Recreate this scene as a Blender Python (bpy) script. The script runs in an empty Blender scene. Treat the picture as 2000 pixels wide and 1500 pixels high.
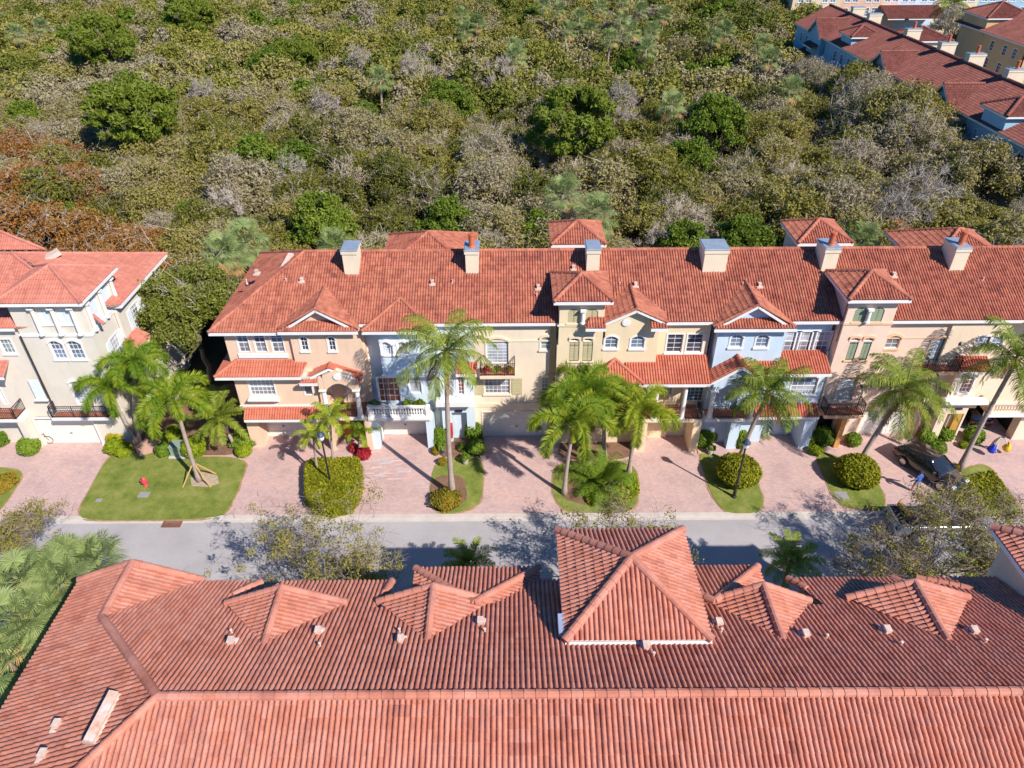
import bpy, bmesh, math, random
import numpy as np
from mathutils import Vector, Matrix, Quaternion
rad = math.radians
S = bpy.context.scene
COL = S.collection
# ---------------------------------------------------------------- camera, sky, sun, exposure
FPX, PITCH, CAMH, ROLL = 1410.0, 35.5, 34.0, -0.35
cam = bpy.data.cameras.new('camera'); camo = bpy.data.objects.new('camera', cam); COL.objects.link(camo)
cam.sensor_width = 36.0; cam.lens = FPX / 2000.0 * 36.0; cam.clip_start = 0.5; cam.clip_end = 3000
CM = Matrix.Rotation(rad(90 - PITCH), 4, 'X') @ Matrix.Rotation(rad(ROLL), 4, 'Z')
camo.matrix_world = Matrix.Translation((0, 0, CAMH)) @ CM
S.camera = camo
SUN_EL, SUN_AZ = 41.0, 135.0            # azimuth clockwise from +Y
w = bpy.data.worlds.new('World'); S.world = w; w.use_nodes = True
nt = w.node_tree; bg = nt.nodes['Background']
sky = nt.nodes.new('ShaderNodeTexSky'); sky.sky_type = 'NISHITA'; sky.sun_disc = False
sky.sun_elevation = rad(SUN_EL); sky.sun_rotation = rad(SUN_AZ); sky.altitude = 10; sky.dust_density = 0.3; sky.ozone_density = 7.0
hs = nt.nodes.new('ShaderNodeHueSaturation'); hs.inputs['Saturation'].default_value = 1.35; nt.links.new(sky.outputs[0], hs.inputs['Color']); nt.links.new(hs.outputs[0], bg.inputs[0]); bg.inputs[1].default_value = 0.095
sl = bpy.data.lights.new('sun', 'SUN'); sl.energy = 4.8; sl.angle = rad(0.53); sl.color = (1.0, 0.93, 0.83)
slo = bpy.data.objects.new('sun', sl); COL.objects.link(slo)
sd = Vector((math.sin(rad(SUN_AZ)) * math.cos(rad(SUN_EL)), math.cos(rad(SUN_AZ)) * math.cos(rad(SUN_EL)), math.sin(rad(SUN_EL))))
slo.rotation_euler = sd.to_track_quat('Z', 'Y').to_euler(); slo.location = (60, -60, 80)
S.view_settings.view_transform = 'Standard'; S.view_settings.look = 'None'; S.view_settings.gamma = 1.0
S.view_settings.exposure = 0.42
S.cycles.max_bounces = 5; S.cycles.transparent_max_bounces = 4; S.cycles.use_adaptive_sampling = True

# ---------------------------------------------------------------- surveying: a sight line met with a height / facade plane
CR = CM.to_3x3()
def ray(u, v): return CR @ Vector(((u - 1000) / FPX, (750 - v) / FPX, -1.0))
def P(u, v, z=None, Y=None, X=None):
    d = ray(u, v)
    t = (z - CAMH) / d.z if z is not None else (Y / d.y if Y is not None else X / d.x)
    return Vector((t * d.x, t * d.y, CAMH + t * d.z))
def PL(u, v, y0, z0, p):                # roof plane z = z0 + p (y - y0)
    d = ray(u, v); t = (z0 - p * y0 - CAMH) / (d.z - p * d.y)
    return Vector((t * d.x, t * d.y, CAMH + t * d.z))
def G(u, v, z=0.0): return P(u, v, z=z)

# ---------------------------------------------------------------- materials
MATS = {}
def nodes(m): m.use_nodes = True; return m.node_tree, m.node_tree.nodes['Principled BSDF']
def ramp(nt, stops):
    r = nt.nodes.new('ShaderNodeValToRGB'); e = r.color_ramp.elements
    while len(e) < len(stops): e.new(0.5)
    for i, (p, c) in enumerate(stops): e[i].position = p; e[i].color = (*c, 1)
    return r
def noise(nt, scale, detail=4, rough=0.6, coord='Object', vec=None):
    n = nt.nodes.new('ShaderNodeTexNoise'); n.inputs['Scale'].default_value = scale
    n.inputs['Detail'].default_value = detail; n.inputs['Roughness'].default_value = rough
    if vec is None:
        tc = nt.nodes.new('ShaderNodeTexCoord'); vec = tc.outputs[coord]
    nt.links.new(vec, n.inputs['Vector']); return n
def mixc(nt, fac, a, b, mode='MIX'):
    m = nt.nodes.new('ShaderNodeMix'); m.data_type = 'RGBA'; m.blend_type = mode
    for sock, val in ((0, fac), (6, a), (7, b)):
        if hasattr(val, 'is_linked') or hasattr(val, 'links'): nt.links.new(val, m.inputs[sock])
        elif isinstance(val, (int, float)): m.inputs[sock].default_value = val
        else: m.inputs[sock].default_value = (*val, 1)
    return m.outputs[2]
def mat(name, col, rough=0.8, var=0.12, scale=1.5, bump=0.0, bscale=40, metal=0.0, spec=0.5, col2=None, coat=0):
    if name in MATS: return MATS[name]
    m = bpy.data.materials.new(name); nt, b = nodes(m)
    b.inputs['Roughness'].default_value = rough; b.inputs['Metallic'].default_value = metal
    b.inputs['Specular IOR Level'].default_value = spec; b.inputs['Coat Weight'].default_value = coat
    n = noise(nt, scale, 5, 0.65)
    lo = tuple(c * (1 - var) for c in col); hi = col2 if col2 else tuple(min(1, c * (1 + var)) for c in col)
    r = ramp(nt, [(0.3, lo), (0.7, hi)]); nt.links.new(n.outputs[0], r.inputs[0]); nt.links.new(r.outputs[0], b.inputs['Base Color'])
    if bump:
        n2 = noise(nt, bscale, 3, 0.6); bp = nt.nodes.new('ShaderNodeBump'); bp.inputs['Strength'].default_value = bump
        bp.inputs['Distance'].default_value = 0.02; nt.links.new(n2.outputs[0], bp.inputs['Height']); nt.links.new(bp.outputs[0], b.inputs['Normal'])
    MATS[name] = m; return m
def stucco(name, col):
    if name in MATS: return MATS[name]
    m = bpy.data.materials.new(name); nt, b = nodes(m); b.inputs['Roughness'].default_value = 0.9; b.inputs['Specular IOR Level'].default_value = 0.2
    n = noise(nt, 0.5, 6, 0.6); r = ramp(nt, [(0.3, tuple(c * 0.9 for c in col)), (0.65, col)]); nt.links.new(n.outputs[0], r.inputs[0])
    tc = nt.nodes.new('ShaderNodeTexCoord'); mp = nt.nodes.new('ShaderNodeMapping'); mp.inputs['Scale'].default_value = (1.5, 1.5, 0.3)
    nt.links.new(tc.outputs['Object'], mp.inputs[0]); n3 = noise(nt, 1.6, 5, 0.7, vec=mp.outputs[0])
    r3 = ramp(nt, [(0.30, (0.93, 0.925, 0.92)), (0.5, (1, 1, 1))]); nt.links.new(n3.outputs[0], r3.inputs[0])
    c = mixc(nt, 1.0, r.outputs[0], r3.outputs[0], 'MULTIPLY'); nt.links.new(c, b.inputs['Base Color'])
    n2 = noise(nt, 30, 3, 0.6); bp = nt.nodes.new('ShaderNodeBump'); bp.inputs['Strength'].default_value = 0.35; bp.inputs['Distance'].default_value = 0.02
    nt.links.new(n2.outputs[0], bp.inputs['Height']); nt.links.new(bp.outputs[0], b.inputs['Normal'])
    MATS[name] = m; return m
def tilemat(name, cols, stain=(0.5, 0.42, 0.42), stain_amt=0.5, rough=0.75):
    m = bpy.data.materials.new(name); nt, b = nodes(m); b.inputs['Roughness'].default_value = rough; b.inputs['Specular IOR Level'].default_value = 0.3
    uv = nt.nodes.new('ShaderNodeUVMap'); uv.uv_map = 'UVMap'
    fl = nt.nodes.new('ShaderNodeVectorMath'); fl.operation = 'FLOOR'; nt.links.new(uv.outputs[0], fl.inputs[0])
    wn = nt.nodes.new('ShaderNodeTexWhiteNoise'); wn.noise_dimensions = '2D'; nt.links.new(fl.outputs[0], wn.inputs['Vector'])
    hv = nt.nodes.new('ShaderNodeVectorMath'); hv.operation = 'MULTIPLY'; hv.inputs[1].default_value = (0.5, 1, 1); nt.links.new(uv.outputs[0], hv.inputs[0])
    fl2 = nt.nodes.new('ShaderNodeVectorMath'); fl2.operation = 'FLOOR'; nt.links.new(hv.outputs[0], fl2.inputs[0])
    wn2 = nt.nodes.new('ShaderNodeTexWhiteNoise'); wn2.noise_dimensions = '2D'; nt.links.new(fl2.outputs[0], wn2.inputs['Vector'])
    big = noise(nt, 0.45, 5, 0.6)
    ad = nt.nodes.new('ShaderNodeMath'); ad.operation = 'MULTIPLY_ADD'; nt.links.new(wn2.outputs[0], ad.inputs[0]); ad.inputs[1].default_value = 0.32
    ml = nt.nodes.new('ShaderNodeMath'); ml.operation = 'MULTIPLY_ADD'; nt.links.new(big.outputs[0], ml.inputs[0]); ml.inputs[1].default_value = 1.0; ml.inputs[2].default_value = -0.16
    nt.links.new(ml.outputs[0], ad.inputs[2])
    n = len(cols); r = ramp(nt, [(0.1 + 0.8 * i / (n - 1), c) for i, c in enumerate(cols)]); nt.links.new(ad.outputs[0], r.inputs[0])
    ad2 = nt.nodes.new('ShaderNodeMath'); ad2.operation = 'MULTIPLY_ADD'; nt.links.new(wn.outputs[0], ad2.inputs[0]); ad2.inputs[1].default_value = 0.22; nt.links.new(ad.outputs[0], ad2.inputs[2]); nt.links.new(ad2.outputs[0], r.inputs[0])
    sn = noise(nt, 1.7, 6, 0.75); r2 = ramp(nt, [(0.44, (1, 1, 1)), (0.70, stain)]); nt.links.new(sn.outputs[0], r2.inputs[0])
    um = nt.nodes.new('ShaderNodeMapping'); um.inputs['Scale'].default_value = (0.45, 0.07, 1); nt.links.new(uv.outputs[0], um.inputs[0]); st_ = noise(nt, 1.0, 5, 0.75, vec=um.outputs[0]); rs = ramp(nt, [(0.38, (0.72, 0.70, 0.74)), (0.55, (1, 1, 1))]); nt.links.new(st_.outputs[0], rs.inputs[0])
    fn = noise(nt, 14, 3, 0.7); r3 = ramp(nt, [(0.3, (0.86, 0.86, 0.86)), (0.7, (1.06, 1.05, 1.04))]); nt.links.new(fn.outputs[0], r3.inputs[0])
    c = mixc(nt, stain_amt, r.outputs[0], r2.outputs[0], 'MULTIPLY'); c = mixc(nt, 1.0, c, r3.outputs[0], 'MULTIPLY'); c = mixc(nt, 0.6, c, rs.outputs[0], 'MULTIPLY')
    nt.links.new(c, b.inputs['Base Color']); MATS[name] = m; return m
def leafmat(name, cols, trans=0.25, rough=0.6, objvar=0.5):
    m = bpy.data.materials.new(name); nt, b = nodes(m); b.inputs['Roughness'].default_value = rough; b.inputs['Specular IOR Level'].default_value = 0.25
    g = nt.nodes.new('ShaderNodeNewGeometry'); oi = nt.nodes.new('ShaderNodeObjectInfo'); n = noise(nt, 0.8, 3, 0.6)
    a = nt.nodes.new('ShaderNodeMath'); a.operation = 'MULTIPLY_ADD'; nt.links.new(g.outputs['Random Per Island'], a.inputs[0]); a.inputs[1].default_value = 0.35
    o = nt.nodes.new('ShaderNodeMath'); o.operation = 'MULTIPLY_ADD'; nt.links.new(oi.outputs['Random'], o.inputs[0]); o.inputs[1].default_value = objvar
    q = nt.nodes.new('ShaderNodeMath'); q.operation = 'MULTIPLY_ADD'; nt.links.new(n.outputs[0], q.inputs[0]); q.inputs[1].default_value = 0.7; q.inputs[2].default_value = -0.17 - objvar * 0.5 + 0.15
    nt.links.new(q.outputs[0], o.inputs[2]); nt.links.new(o.outputs[0], a.inputs[2])
    k = len(cols); r = ramp(nt, [(0.05 + 0.9 * i / (k - 1), c) for i, c in enumerate(cols)]); nt.links.new(a.outputs[0], r.inputs[0])
    nt.links.new(r.outputs[0], b.inputs['Base Color'])
    tr = nt.nodes.new('ShaderNodeBsdfTranslucent'); nt.links.new(r.outputs[0], tr.inputs[0])
    mx = nt.nodes.new('ShaderNodeMixShader'); mx.inputs[0].default_value = trans
    out = nt.nodes['Material Output']; nt.links.new(b.outputs[0], mx.inputs[1]); nt.links.new(tr.outputs[0], mx.inputs[2]); nt.links.new(mx.outputs[0], out.inputs[0])
    MATS[name] = m; return m

# ---------------------------------------------------------------- mesh builder
class MB:
    def __init__(s): s.v = []; s.n = 0; s.f = []; s.uv = []; s.mi = []; s.hasuv = False
    def add(s, verts, faces, mi=0, uv=None):
        a = np.asarray(verts, float).reshape(-1, 3); s.v.append(a)
        if isinstance(faces, np.ndarray): fs = [faces + s.n]
        else:
            d = {}
            for k, f in enumerate(faces): d.setdefault(len(f), []).append(f)
            fs = [np.array(x) + s.n for x in d.values()]
        for x in fs:
            s.f.append(x); s.mi.append(np.full(len(x), mi, int))
        if uv is not None: s.hasuv = True; s.uv.append(np.asarray(uv, float).reshape(-1, 2))
        else: s.uv.append(a[:, :2] * 0 + 0.5)
        s.n += len(a); return s
    def box(s, x0, x1, y0, y1, z0, z1, mi=0):
        v = [(x, y, z) for z in (z0, z1) for y in (y0, y1) for x in (x0, x1)]
        return s.add(v, [(0, 2, 3, 1), (4, 5, 7, 6), (0, 1, 5, 4), (2, 6, 7, 3), (0, 4, 6, 2), (1, 3, 7, 5)], mi)
    def prism(s, pts, off, mi=0):
        pts = [Vector(p) for p in pts]; off = Vector(off); n = len(pts)
        v = pts + [p + off for p in pts]
        return s.add([tuple(p) for p in v], [tuple(range(n)), tuple(range(2 * n - 1, n - 1, -1))] + [(i, i + n, (i + 1) % n + n, (i + 1) % n) for i in range(n)], mi)
    def poly(s, pts, mi=0): return s.add([tuple(p) for p in pts], [tuple(range(len(pts)))], mi)
    def bar(s, p0, p1, wd, ht, up=(0, 0, 1), mi=0):
        p0, p1 = Vector(p0), Vector(p1); d = (p1 - p0).normalized(); sd_ = d.cross(Vector(up))
        if sd_.length < 1e-4: sd_ = Vector((1, 0, 0))
        sd_.normalize(); u = sd_.cross(d).normalized(); a, b = sd_ * wd / 2, u * ht / 2
        v = [p + i * a + j * b for p in (p0, p1) for i, j in ((-1, -1), (1, -1), (1, 1), (-1, 1))]
        return s.add([tuple(x) for x in v], [(0, 1, 2, 3), (7, 6, 5, 4), (0, 4, 5, 1), (1, 5, 6, 2), (2, 6, 7, 3), (3, 7, 4, 0)], mi)
    def tube(s, pts, rr, k=8, mi=0, cap=True):
        pts = [Vector(p) for p in pts]; n = len(pts); rr = rr if hasattr(rr, '__len__') else [rr] * n
        V = []; ref = Vector((0.3, 0.9, 0.2)).normalized()
        for i, p in enumerate(pts):
            d = (pts[min(i + 1, n - 1)] - pts[max(i - 1, 0)]).normalized(); a = d.cross(ref)
            if a.length < 0.05: a = d.cross(Vector((1, 0, 0)))
            a.normalize(); b = d.cross(a)
            V += [tuple(p + rr[i] * (math.cos(2 * math.pi * j / k) * a + math.sin(2 * math.pi * j / k) * b)) for j in range(k)]
        F = [(i * k + j, i * k + (j + 1) % k, (i + 1) * k + (j + 1) % k, (i + 1) * k + j) for i in range(n - 1) for j in range(k)]
        if cap: F += [tuple(range(k - 1, -1, -1)), tuple(range((n - 1) * k, n * k))]
        return s.add(V, F, mi)
    def lathe(s, c, prof, k=12, mi=0, rot=None):
        V = []; c = Vector(c)
        for r, z in prof:
            for j in range(k):
                p = Vector((r * math.cos(2 * math.pi * j / k), r * math.sin(2 * math.pi * j / k), z))
                if rot: p = rot @ p
                V.append(tuple(c + p))
        n = len(prof); F = [(i * k + j, i * k + (j + 1) % k, (i + 1) * k + (j + 1) % k, (i + 1) * k + j) for i in range(n - 1) for j in range(k)]
        F += [tuple(range(k - 1, -1, -1)), tuple(range((n - 1) * k, n * k))]
        return s.add(V, F, mi)
    def mesh(s, name, mats, smooth=False):
        me = bpy.data.meshes.new(name)
        if not s.v: return me
        V = np.concatenate(s.v); UV = np.concatenate(s.uv)
        me.vertices.add(len(V)); me.vertices.foreach_set('co', V.ravel())
        loops = np.concatenate([f.ravel() for f in s.f]); sizes = np.concatenate([np.full(len(f), f.shape[1]) for f in s.f])
        me.loops.add(len(loops)); me.loops.foreach_set('vertex_index', loops.astype(np.int32))
        starts = np.concatenate([[0], np.cumsum(sizes)[:-1]])
        me.polygons.add(len(sizes)); me.polygons.foreach_set('loop_start', starts.astype(np.int32)); me.polygons.foreach_set('loop_total', sizes.astype(np.int32))
        me.polygons.foreach_set('material_index', np.concatenate(s.mi).astype(np.int32))
        me.polygons.foreach_set('use_smooth', np.full(len(sizes), bool(smooth)))
        if s.hasuv:
            ul = me.uv_layers.new(name='UVMap'); ul.data.foreach_set('uv', UV[loops].ravel())
        for m in (mats if isinstance(mats, (list, tuple)) else [mats]): me.materials.append(m)
        me.update(calc_edges=True); me.validate(); return me

def tag(o, label=None, cat=None, group=None, kind=None):
    if label: o['label'] = label
    if cat: o['category'] = cat
    if group: o['group'] = group
    if kind: o['kind'] = kind
    return o
def empty(name, loc, label, cat, group=None, rz=0):
    o = bpy.data.objects.new(name, None); COL.objects.link(o); o.location = loc; o.rotation_euler = (0, 0, rz); o.empty_display_size = 0.3
    return tag(o, label, cat, group)
def obj(name, mb, m, parent=None, world=True, smooth=False, **k):
    me = mb if isinstance(mb, bpy.types.Mesh) else mb.mesh(name, m, smooth)
    o = bpy.data.objects.new(name, me); COL.objects.link(o)
    if parent is not None:
        o.parent = parent
        if world:
            L = Vector(parent.location); q = parent.parent
            while q is not None: L = L + Vector(q.location); q = q.parent
            L = Vector(parent['_o']) if '_o' in parent else L
            o.matrix_parent_inverse = Matrix.Translation(-L) if parent.type == 'EMPTY' else Matrix.Identity(4)
    return tag(o, **k)
def struct(name, mb, m, label=None, **k): return tag(obj(name, mb, m, **k), label=label, kind='structure')
def dup(o, parent=None):
    c = o.copy(); COL.objects.link(c)
    if parent is not None: c.parent = parent
    for ch in o.children: dup(ch, c)
    return c
def place(proto, loc, rz=0, sc=1.0, label=None, group=None, used=set()):
    o = proto if proto.name not in used else dup(proto)
    used.add(proto.name); o.location = loc; o.rotation_euler = (0, 0, rz); o.scale = (sc, sc, sc) if not hasattr(sc, '__len__') else sc
    if label: o['label'] = label
    if group: o['group'] = group
    return o

# ---------------------------------------------------------------- barrel tile roofs
def clip_poly(pts, edges):
    for (nx, ny, c) in edges:
        out = []; m = len(pts)
        for i in range(m):
            a, b = pts[i], pts[(i + 1) % m]; da = a[0] * nx + a[1] * ny - c; db = b[0] * nx + b[1] * ny - c
            if da >= 0: out.append(a)
            if (da >= 0) != (db >= 0):
                t = da / (da - db); out.append(tuple(a[k] + t * (b[k] - a[k]) for k in range(3)))
        pts = out
        if len(pts) < 3: return []
    return pts
TRNG = np.random.default_rng(5)
def tiles(mb, poly, w=0.178, L=0.36, A=0.055, step=0.03, k=6, mi=0, under=True, umi=1, lift=0.0, tref=None):
    poly = [Vector(p) for p in poly]
    n = Vector((0, 0, 0))
    for i in range(len(poly)): n += (poly[i] - poly[0]).cross(poly[(i + 1) % len(poly)] - poly[0])
    n.normalize()
    if n.z < 0: n = -n; poly = poly[::-1]
    d = -(Vector((0, 0, 1)) - n * n.z); d.normalize(); d = d; u = n.cross(d).normalized()
    # d points down the slope (z decreasing)
    if d.z > 0: d = -d; u = n.cross(d).normalized()
    o = poly[0]; base = o.dot(n)
    st = [(p.dot(u), p.dot(d)) for p in poly]
    area = sum(st[i][0] * st[(i + 1) % len(st)][1] - st[(i + 1) % len(st)][0] * st[i][1] for i in range(len(st)))
    if area < 0: st = st[::-1]
    edges = []
    for i in range(len(st)):
        a, b = st[i], st[(i + 1) % len(st)]; ex, ey = b[0] - a[0], b[1] - a[1]; l = math.hypot(ex, ey)
        if l < 1e-6: continue
        nx, ny = -ey / l, ex / l; edges.append((nx, ny, nx * a[0] + ny * a[1]))
    smin, smax = min(p[0] for p in st), max(p[0] for p in st); tmin, tmax = min(p[1] for p in st), max(p[1] for p in st)
    fr = np.array([0, .1, .28, .5, .72, .9]) if k == 6 else (np.array([0, .18, .5, .82]) if k == 4 else np.array([0, .5]))
    prof = np.sqrt(np.maximum(0, 1 - (2 * fr - 1) ** 2)) * A
    if k in (6, 4): k += 1; fr = np.append(fr * (.82 if k == 7 else .84), (.84 if k == 7 else .86)); prof = np.append(prof, 0.0); prof[0] = 0; prof[-1] = -.012; prof[0] = -.012
    c0, c1 = math.floor(smin / w), math.ceil(smax / w); j0 = math.floor((tmin - tmax) / L)
    if tref is not None: tr = Vector(tref).dot(d); tmax = tr + math.ceil((tmax - tr) / L - 1e-6) * L
    ncol = c1 - c0; nr = int(math.ceil((tmax - tmin) / L)) + 1
    sv = (np.arange(ncol)[:, None] + fr[None, :] + c0).ravel() * w; hv = np.tile(prof, ncol); ns = len(sv)
    jit = TRNG.normal(0, 0.006, (nr, ncol)); rows = []; tv = []
    for j in range(nr):                       # courses counted up from the eave so that the lowest course ends there
        tb = tmax - (nr - 1 - j) * L; tt = tb - L
        jj = np.repeat(jit[j], k)
        rows.append(hv + 0.0); tv.append(tt); rows.append(hv + step + jj * (hv > 0.3 * A)); tv.append(tb)
    Hh = np.array(rows) + lift; Tt = np.array(tv); R = len(Tt)
    SS, TT = np.meshgrid(sv, Tt)
    idx = np.arange(R * ns).reshape(R, ns)
    a = idx[:-1, :-1]; b = idx[:-1, 1:]; c = idx[1:, 1:]; dd = idx[1:, :-1]
    q = np.stack([a, b, c, dd], -1).reshape(-1, 4)
    fs, ft, fh = SS.ravel(), TT.ravel(), Hh.ravel()
    inside = np.ones(len(q), bool); outside = np.zeros(len(q), bool)
    for (nx, ny, cc) in edges:
        dist = (fs * nx + ft * ny - cc)[q]
        inside &= (dist >= -1e-6).all(1); outside |= (dist < 1e-6).all(1)
    U = np.array(u); Dn = np.array(d); N = np.array(n); O = N * base
    def W(s, t, h): return O + np.outer(s, U) + np.outer(t, Dn) + np.outer(h, N)
    keep = q[inside]
    used = np.unique(keep); remap = np.zeros(R * ns, int); remap[used] = np.arange(len(used))
    if len(used):
        uvv = np.stack([fs[used] / w + 0.001, (ft[used] - tmax) / L - 0.02 + 1000], -1)
        f = remap[keep]
        if U.dot(np.cross(Dn, N)) < 0 or True:
            p0, p1, p2 = W(fs[keep[:1, 0]], ft[keep[:1, 0]], fh[keep[:1, 0]]), None, None
        mb.add(W(fs[used], ft[used], fh[used]), f[:, ::-1] if np.cross(U, Dn).dot(N) < 0 else f, mi, uvv)
    strad = q[~inside & ~outside]; V = []; F = []; UVs = []
    for fq in strad:
        pts = clip_poly([(fs[i], ft[i], fh[i]) for i in fq], edges)
        if len(pts) >= 3:
            cu = sum(p[0] for p in pts) / len(pts); F.append(tuple(range(len(V), len(V) + len(pts)))); V += pts
            UVs += [(math.floor(cu / w) + 0.5, (p[1] - tmax) / L - 0.02 + 1000) for p in pts]
    if V:
        V = np.array(V); mb.add(W(V[:, 0], V[:, 1], V[:, 2]), F, mi, UVs)
    if under:
        mb.add([tuple(p - n * 0.04) for p in poly], [tuple(range(len(poly)))], umi)
        # closing rim so the slab has thickness
        m = len(poly)
        mb.add([tuple(p - n * 0.04) for p in poly] + [tuple(p - n * 0.004) for p in poly], [(i, (i + 1) % m, (i + 1) % m + m, i + m) for i in range(m)], mi)
def caps(mb, p0, p1, r=0.13, seg=0.37, mi=0, k=7):
    p0, p1 = Vector(p0), Vector(p1); d = p1 - p0; L = d.length; n = max(1, round(L / seg)); dn = d.normalized()
    sdv = dn.cross(Vector((0, 0, 1)))
    if sdv.length < 1e-3: return
    sdv.normalize(); up = sdv.cross(dn); lift = up * 0.03
    for i in range(n):
        a = p0 + d * (i / n) + lift; b = p0 + d * ((i + 1.12) / n) + lift; V = []
        for c, rr in ((a, r * 1.12), (b, r * 0.95)):
            for j in range(k):
                th = math.pi * (j / (k - 1)) * 1.1 - 0.157; V.append(tuple(c + rr * (math.cos(th) * sdv + math.sin(th) * up)))
        uvv = [(777.5 + i, 50.5)] * (2 * k)
        mb.add(V, [(j, j + 1, k + j + 1, k + j) for j in range(k - 1)] + [tuple(range(k - 1, -1, -1)), tuple(range(k, 2 * k))], mi, uvv)
def fascia(mb, p0, p1, h=0.2, t=0.05):
    p0, p1 = Vector(p0), Vector(p1); z = Vector((0, 0, -h / 2 - 0.01)); mb.bar(p0 + z, p1 + z, t, h)
# ---------------------------------------------------------------- house kit
WHITE = mat('white_trim', (0.80, 0.78, 0.77), 0.6, 0.05, 2)
SOFF = mat('soffit', (0.62, 0.58, 0.56), 0.9, 0.05, 2)
IRON = mat('black_iron', (0.025, 0.02, 0.028), 0.5, 0.2, 5)
FRAME = mat('vinyl_frame', (0.78, 0.79, 0.82), 0.4, 0.03, 3)
CREAMT = mat('cream_trim', (0.78, 0.66, 0.48), 0.8, 0.06, 2)
PEACHT = mat('peach_trim', (0.82, 0.50, 0.32), 0.8, 0.06, 2)
GARAGE = mat('garage_paint', (0.80, 0.76, 0.69), 0.6, 0.04, 1)
STONE = mat('cast_stone', (0.70, 0.60, 0.55), 0.85, 0.12, 3, bump=0.2)
METALCAP = mat('galvanised_cap', (0.42, 0.47, 0.55), 0.45, 0.15, 2, metal=0.4)
CLAYPOT = mat('clay_pot', (0.52, 0.13, 0.06), 0.7, 0.15, 4)
VENT = mat('vent_metal', (0.66, 0.50, 0.42), 0.7, 0.2, 8)
SHUTG = mat('green_shutter', (0.27, 0.33, 0.23), 0.7, 0.08, 4)
SHUTT = mat('tan_shutter', (0.50, 0.44, 0.27), 0.7, 0.08, 4)
SHUTW = mat('white_shutter', (0.68, 0.74, 0.78), 0.6, 0.05, 4)
WOOD = mat('ochre_door', (0.55, 0.28, 0.05), 0.6, 0.2, 3)
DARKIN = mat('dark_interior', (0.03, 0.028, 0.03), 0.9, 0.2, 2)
DECK = mat('terracotta_deck', (0.42, 0.16, 0.09), 0.7, 0.2, 5)
CREAMCH = stucco('chimney_stucco', (0.78, 0.68, 0.52))
def glassmat(name, col, slat=None, rough=0.12, sx=9.0):
    m = bpy.data.materials.new(name); nt, b = nodes(m); b.inputs['Roughness'].default_value = rough; b.inputs['Specular IOR Level'].default_value = 0.8
    n = noise(nt, 0.9, 3, 0.5); r = ramp(nt, [(0.35, tuple(c * 0.6 for c in col)), (0.65, tuple(min(1, c * 1.35) for c in col))]); nt.links.new(n.outputs[0], r.inputs[0]); c = r.outputs[0]
    if slat:
        tc = nt.nodes.new('ShaderNodeTexCoord'); wv = nt.nodes.new('ShaderNodeTexWave'); wv.bands_direction = 'Z'; wv.inputs['Scale'].default_value = sx
        nt.links.new(tc.outputs['Object'], wv.inputs[0]); r2 = ramp(nt, [(0.25, slat), (0.6, (1, 1, 1))]); nt.links.new(wv.outputs[0], r2.inputs[0]); c = mixc(nt, 1.0, c, r2.outputs[0], 'MULTIPLY')
    nt.links.new(c, b.inputs['Base Color']); MATS[name] = m; return m
GB = glassmat('window_glass', (0.16, 0.21, 0.30))
GD = glassmat('dark_glass', (0.06, 0.06, 0.08))
GW = glassmat('glass_with_blinds', (0.50, 0.53, 0.57), (0.6, 0.62, 0.68), 0.25, 3.2)
GG = glassmat('screened_glass', (0.24, 0.24, 0.27), (0.75, 0.75, 0.8), 0.35, 3.2)
GR = glassmat('red_brown_glass', (0.24, 0.07, 0.035), None, 0.2)  # brown-red panes and dark red blinds in one colour
GT = glassmat('teal_glass', (0.05, 0.16, 0.22), None, 0.15)
GP = glassmat('pale_glass', (0.36, 0.44, 0.44), (0.8, 0.82, 0.85), 0.2, 3.2)
GLASS = dict(b=GB, d=GD, w=GW, g=GG, r=GR, t=GT, p=GP)

class Face:                              # a vertical wall plane: kind Y faces -Y (towards the camera), X faces +X, x faces -X
    def __init__(s, k, v): s.k, s.v = k, v
    def w(s, a, z, d):
        return (a, s.v - d, z) if s.k == 'Y' else ((s.v + d, a, z) if s.k == 'X' else (s.v - d, a, z))
    def box(s, mb, a0, a1, z0, z1, d0, d1, mi=0):
        p, q = s.w(a0, z0, d0), s.w(a1, z1, d1)
        mb.box(min(p[0], q[0]), max(p[0], q[0]), min(p[1], q[1]), max(p[1], q[1]), z0, z1, mi)
    def quad(s, mb, a0, a1, z0, z1, d, mi=0): mb.poly([s.w(a0, z0, d), s.w(a1, z0, d), s.w(a1, z1, d), s.w(a0, z1, d)], mi)
    def at(s, u, v):
        p = P(u, v, Y=s.v) if s.k == 'Y' else P(u, v, X=s.v)
        return (p.x if s.k == 'Y' else p.y), p.z
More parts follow.
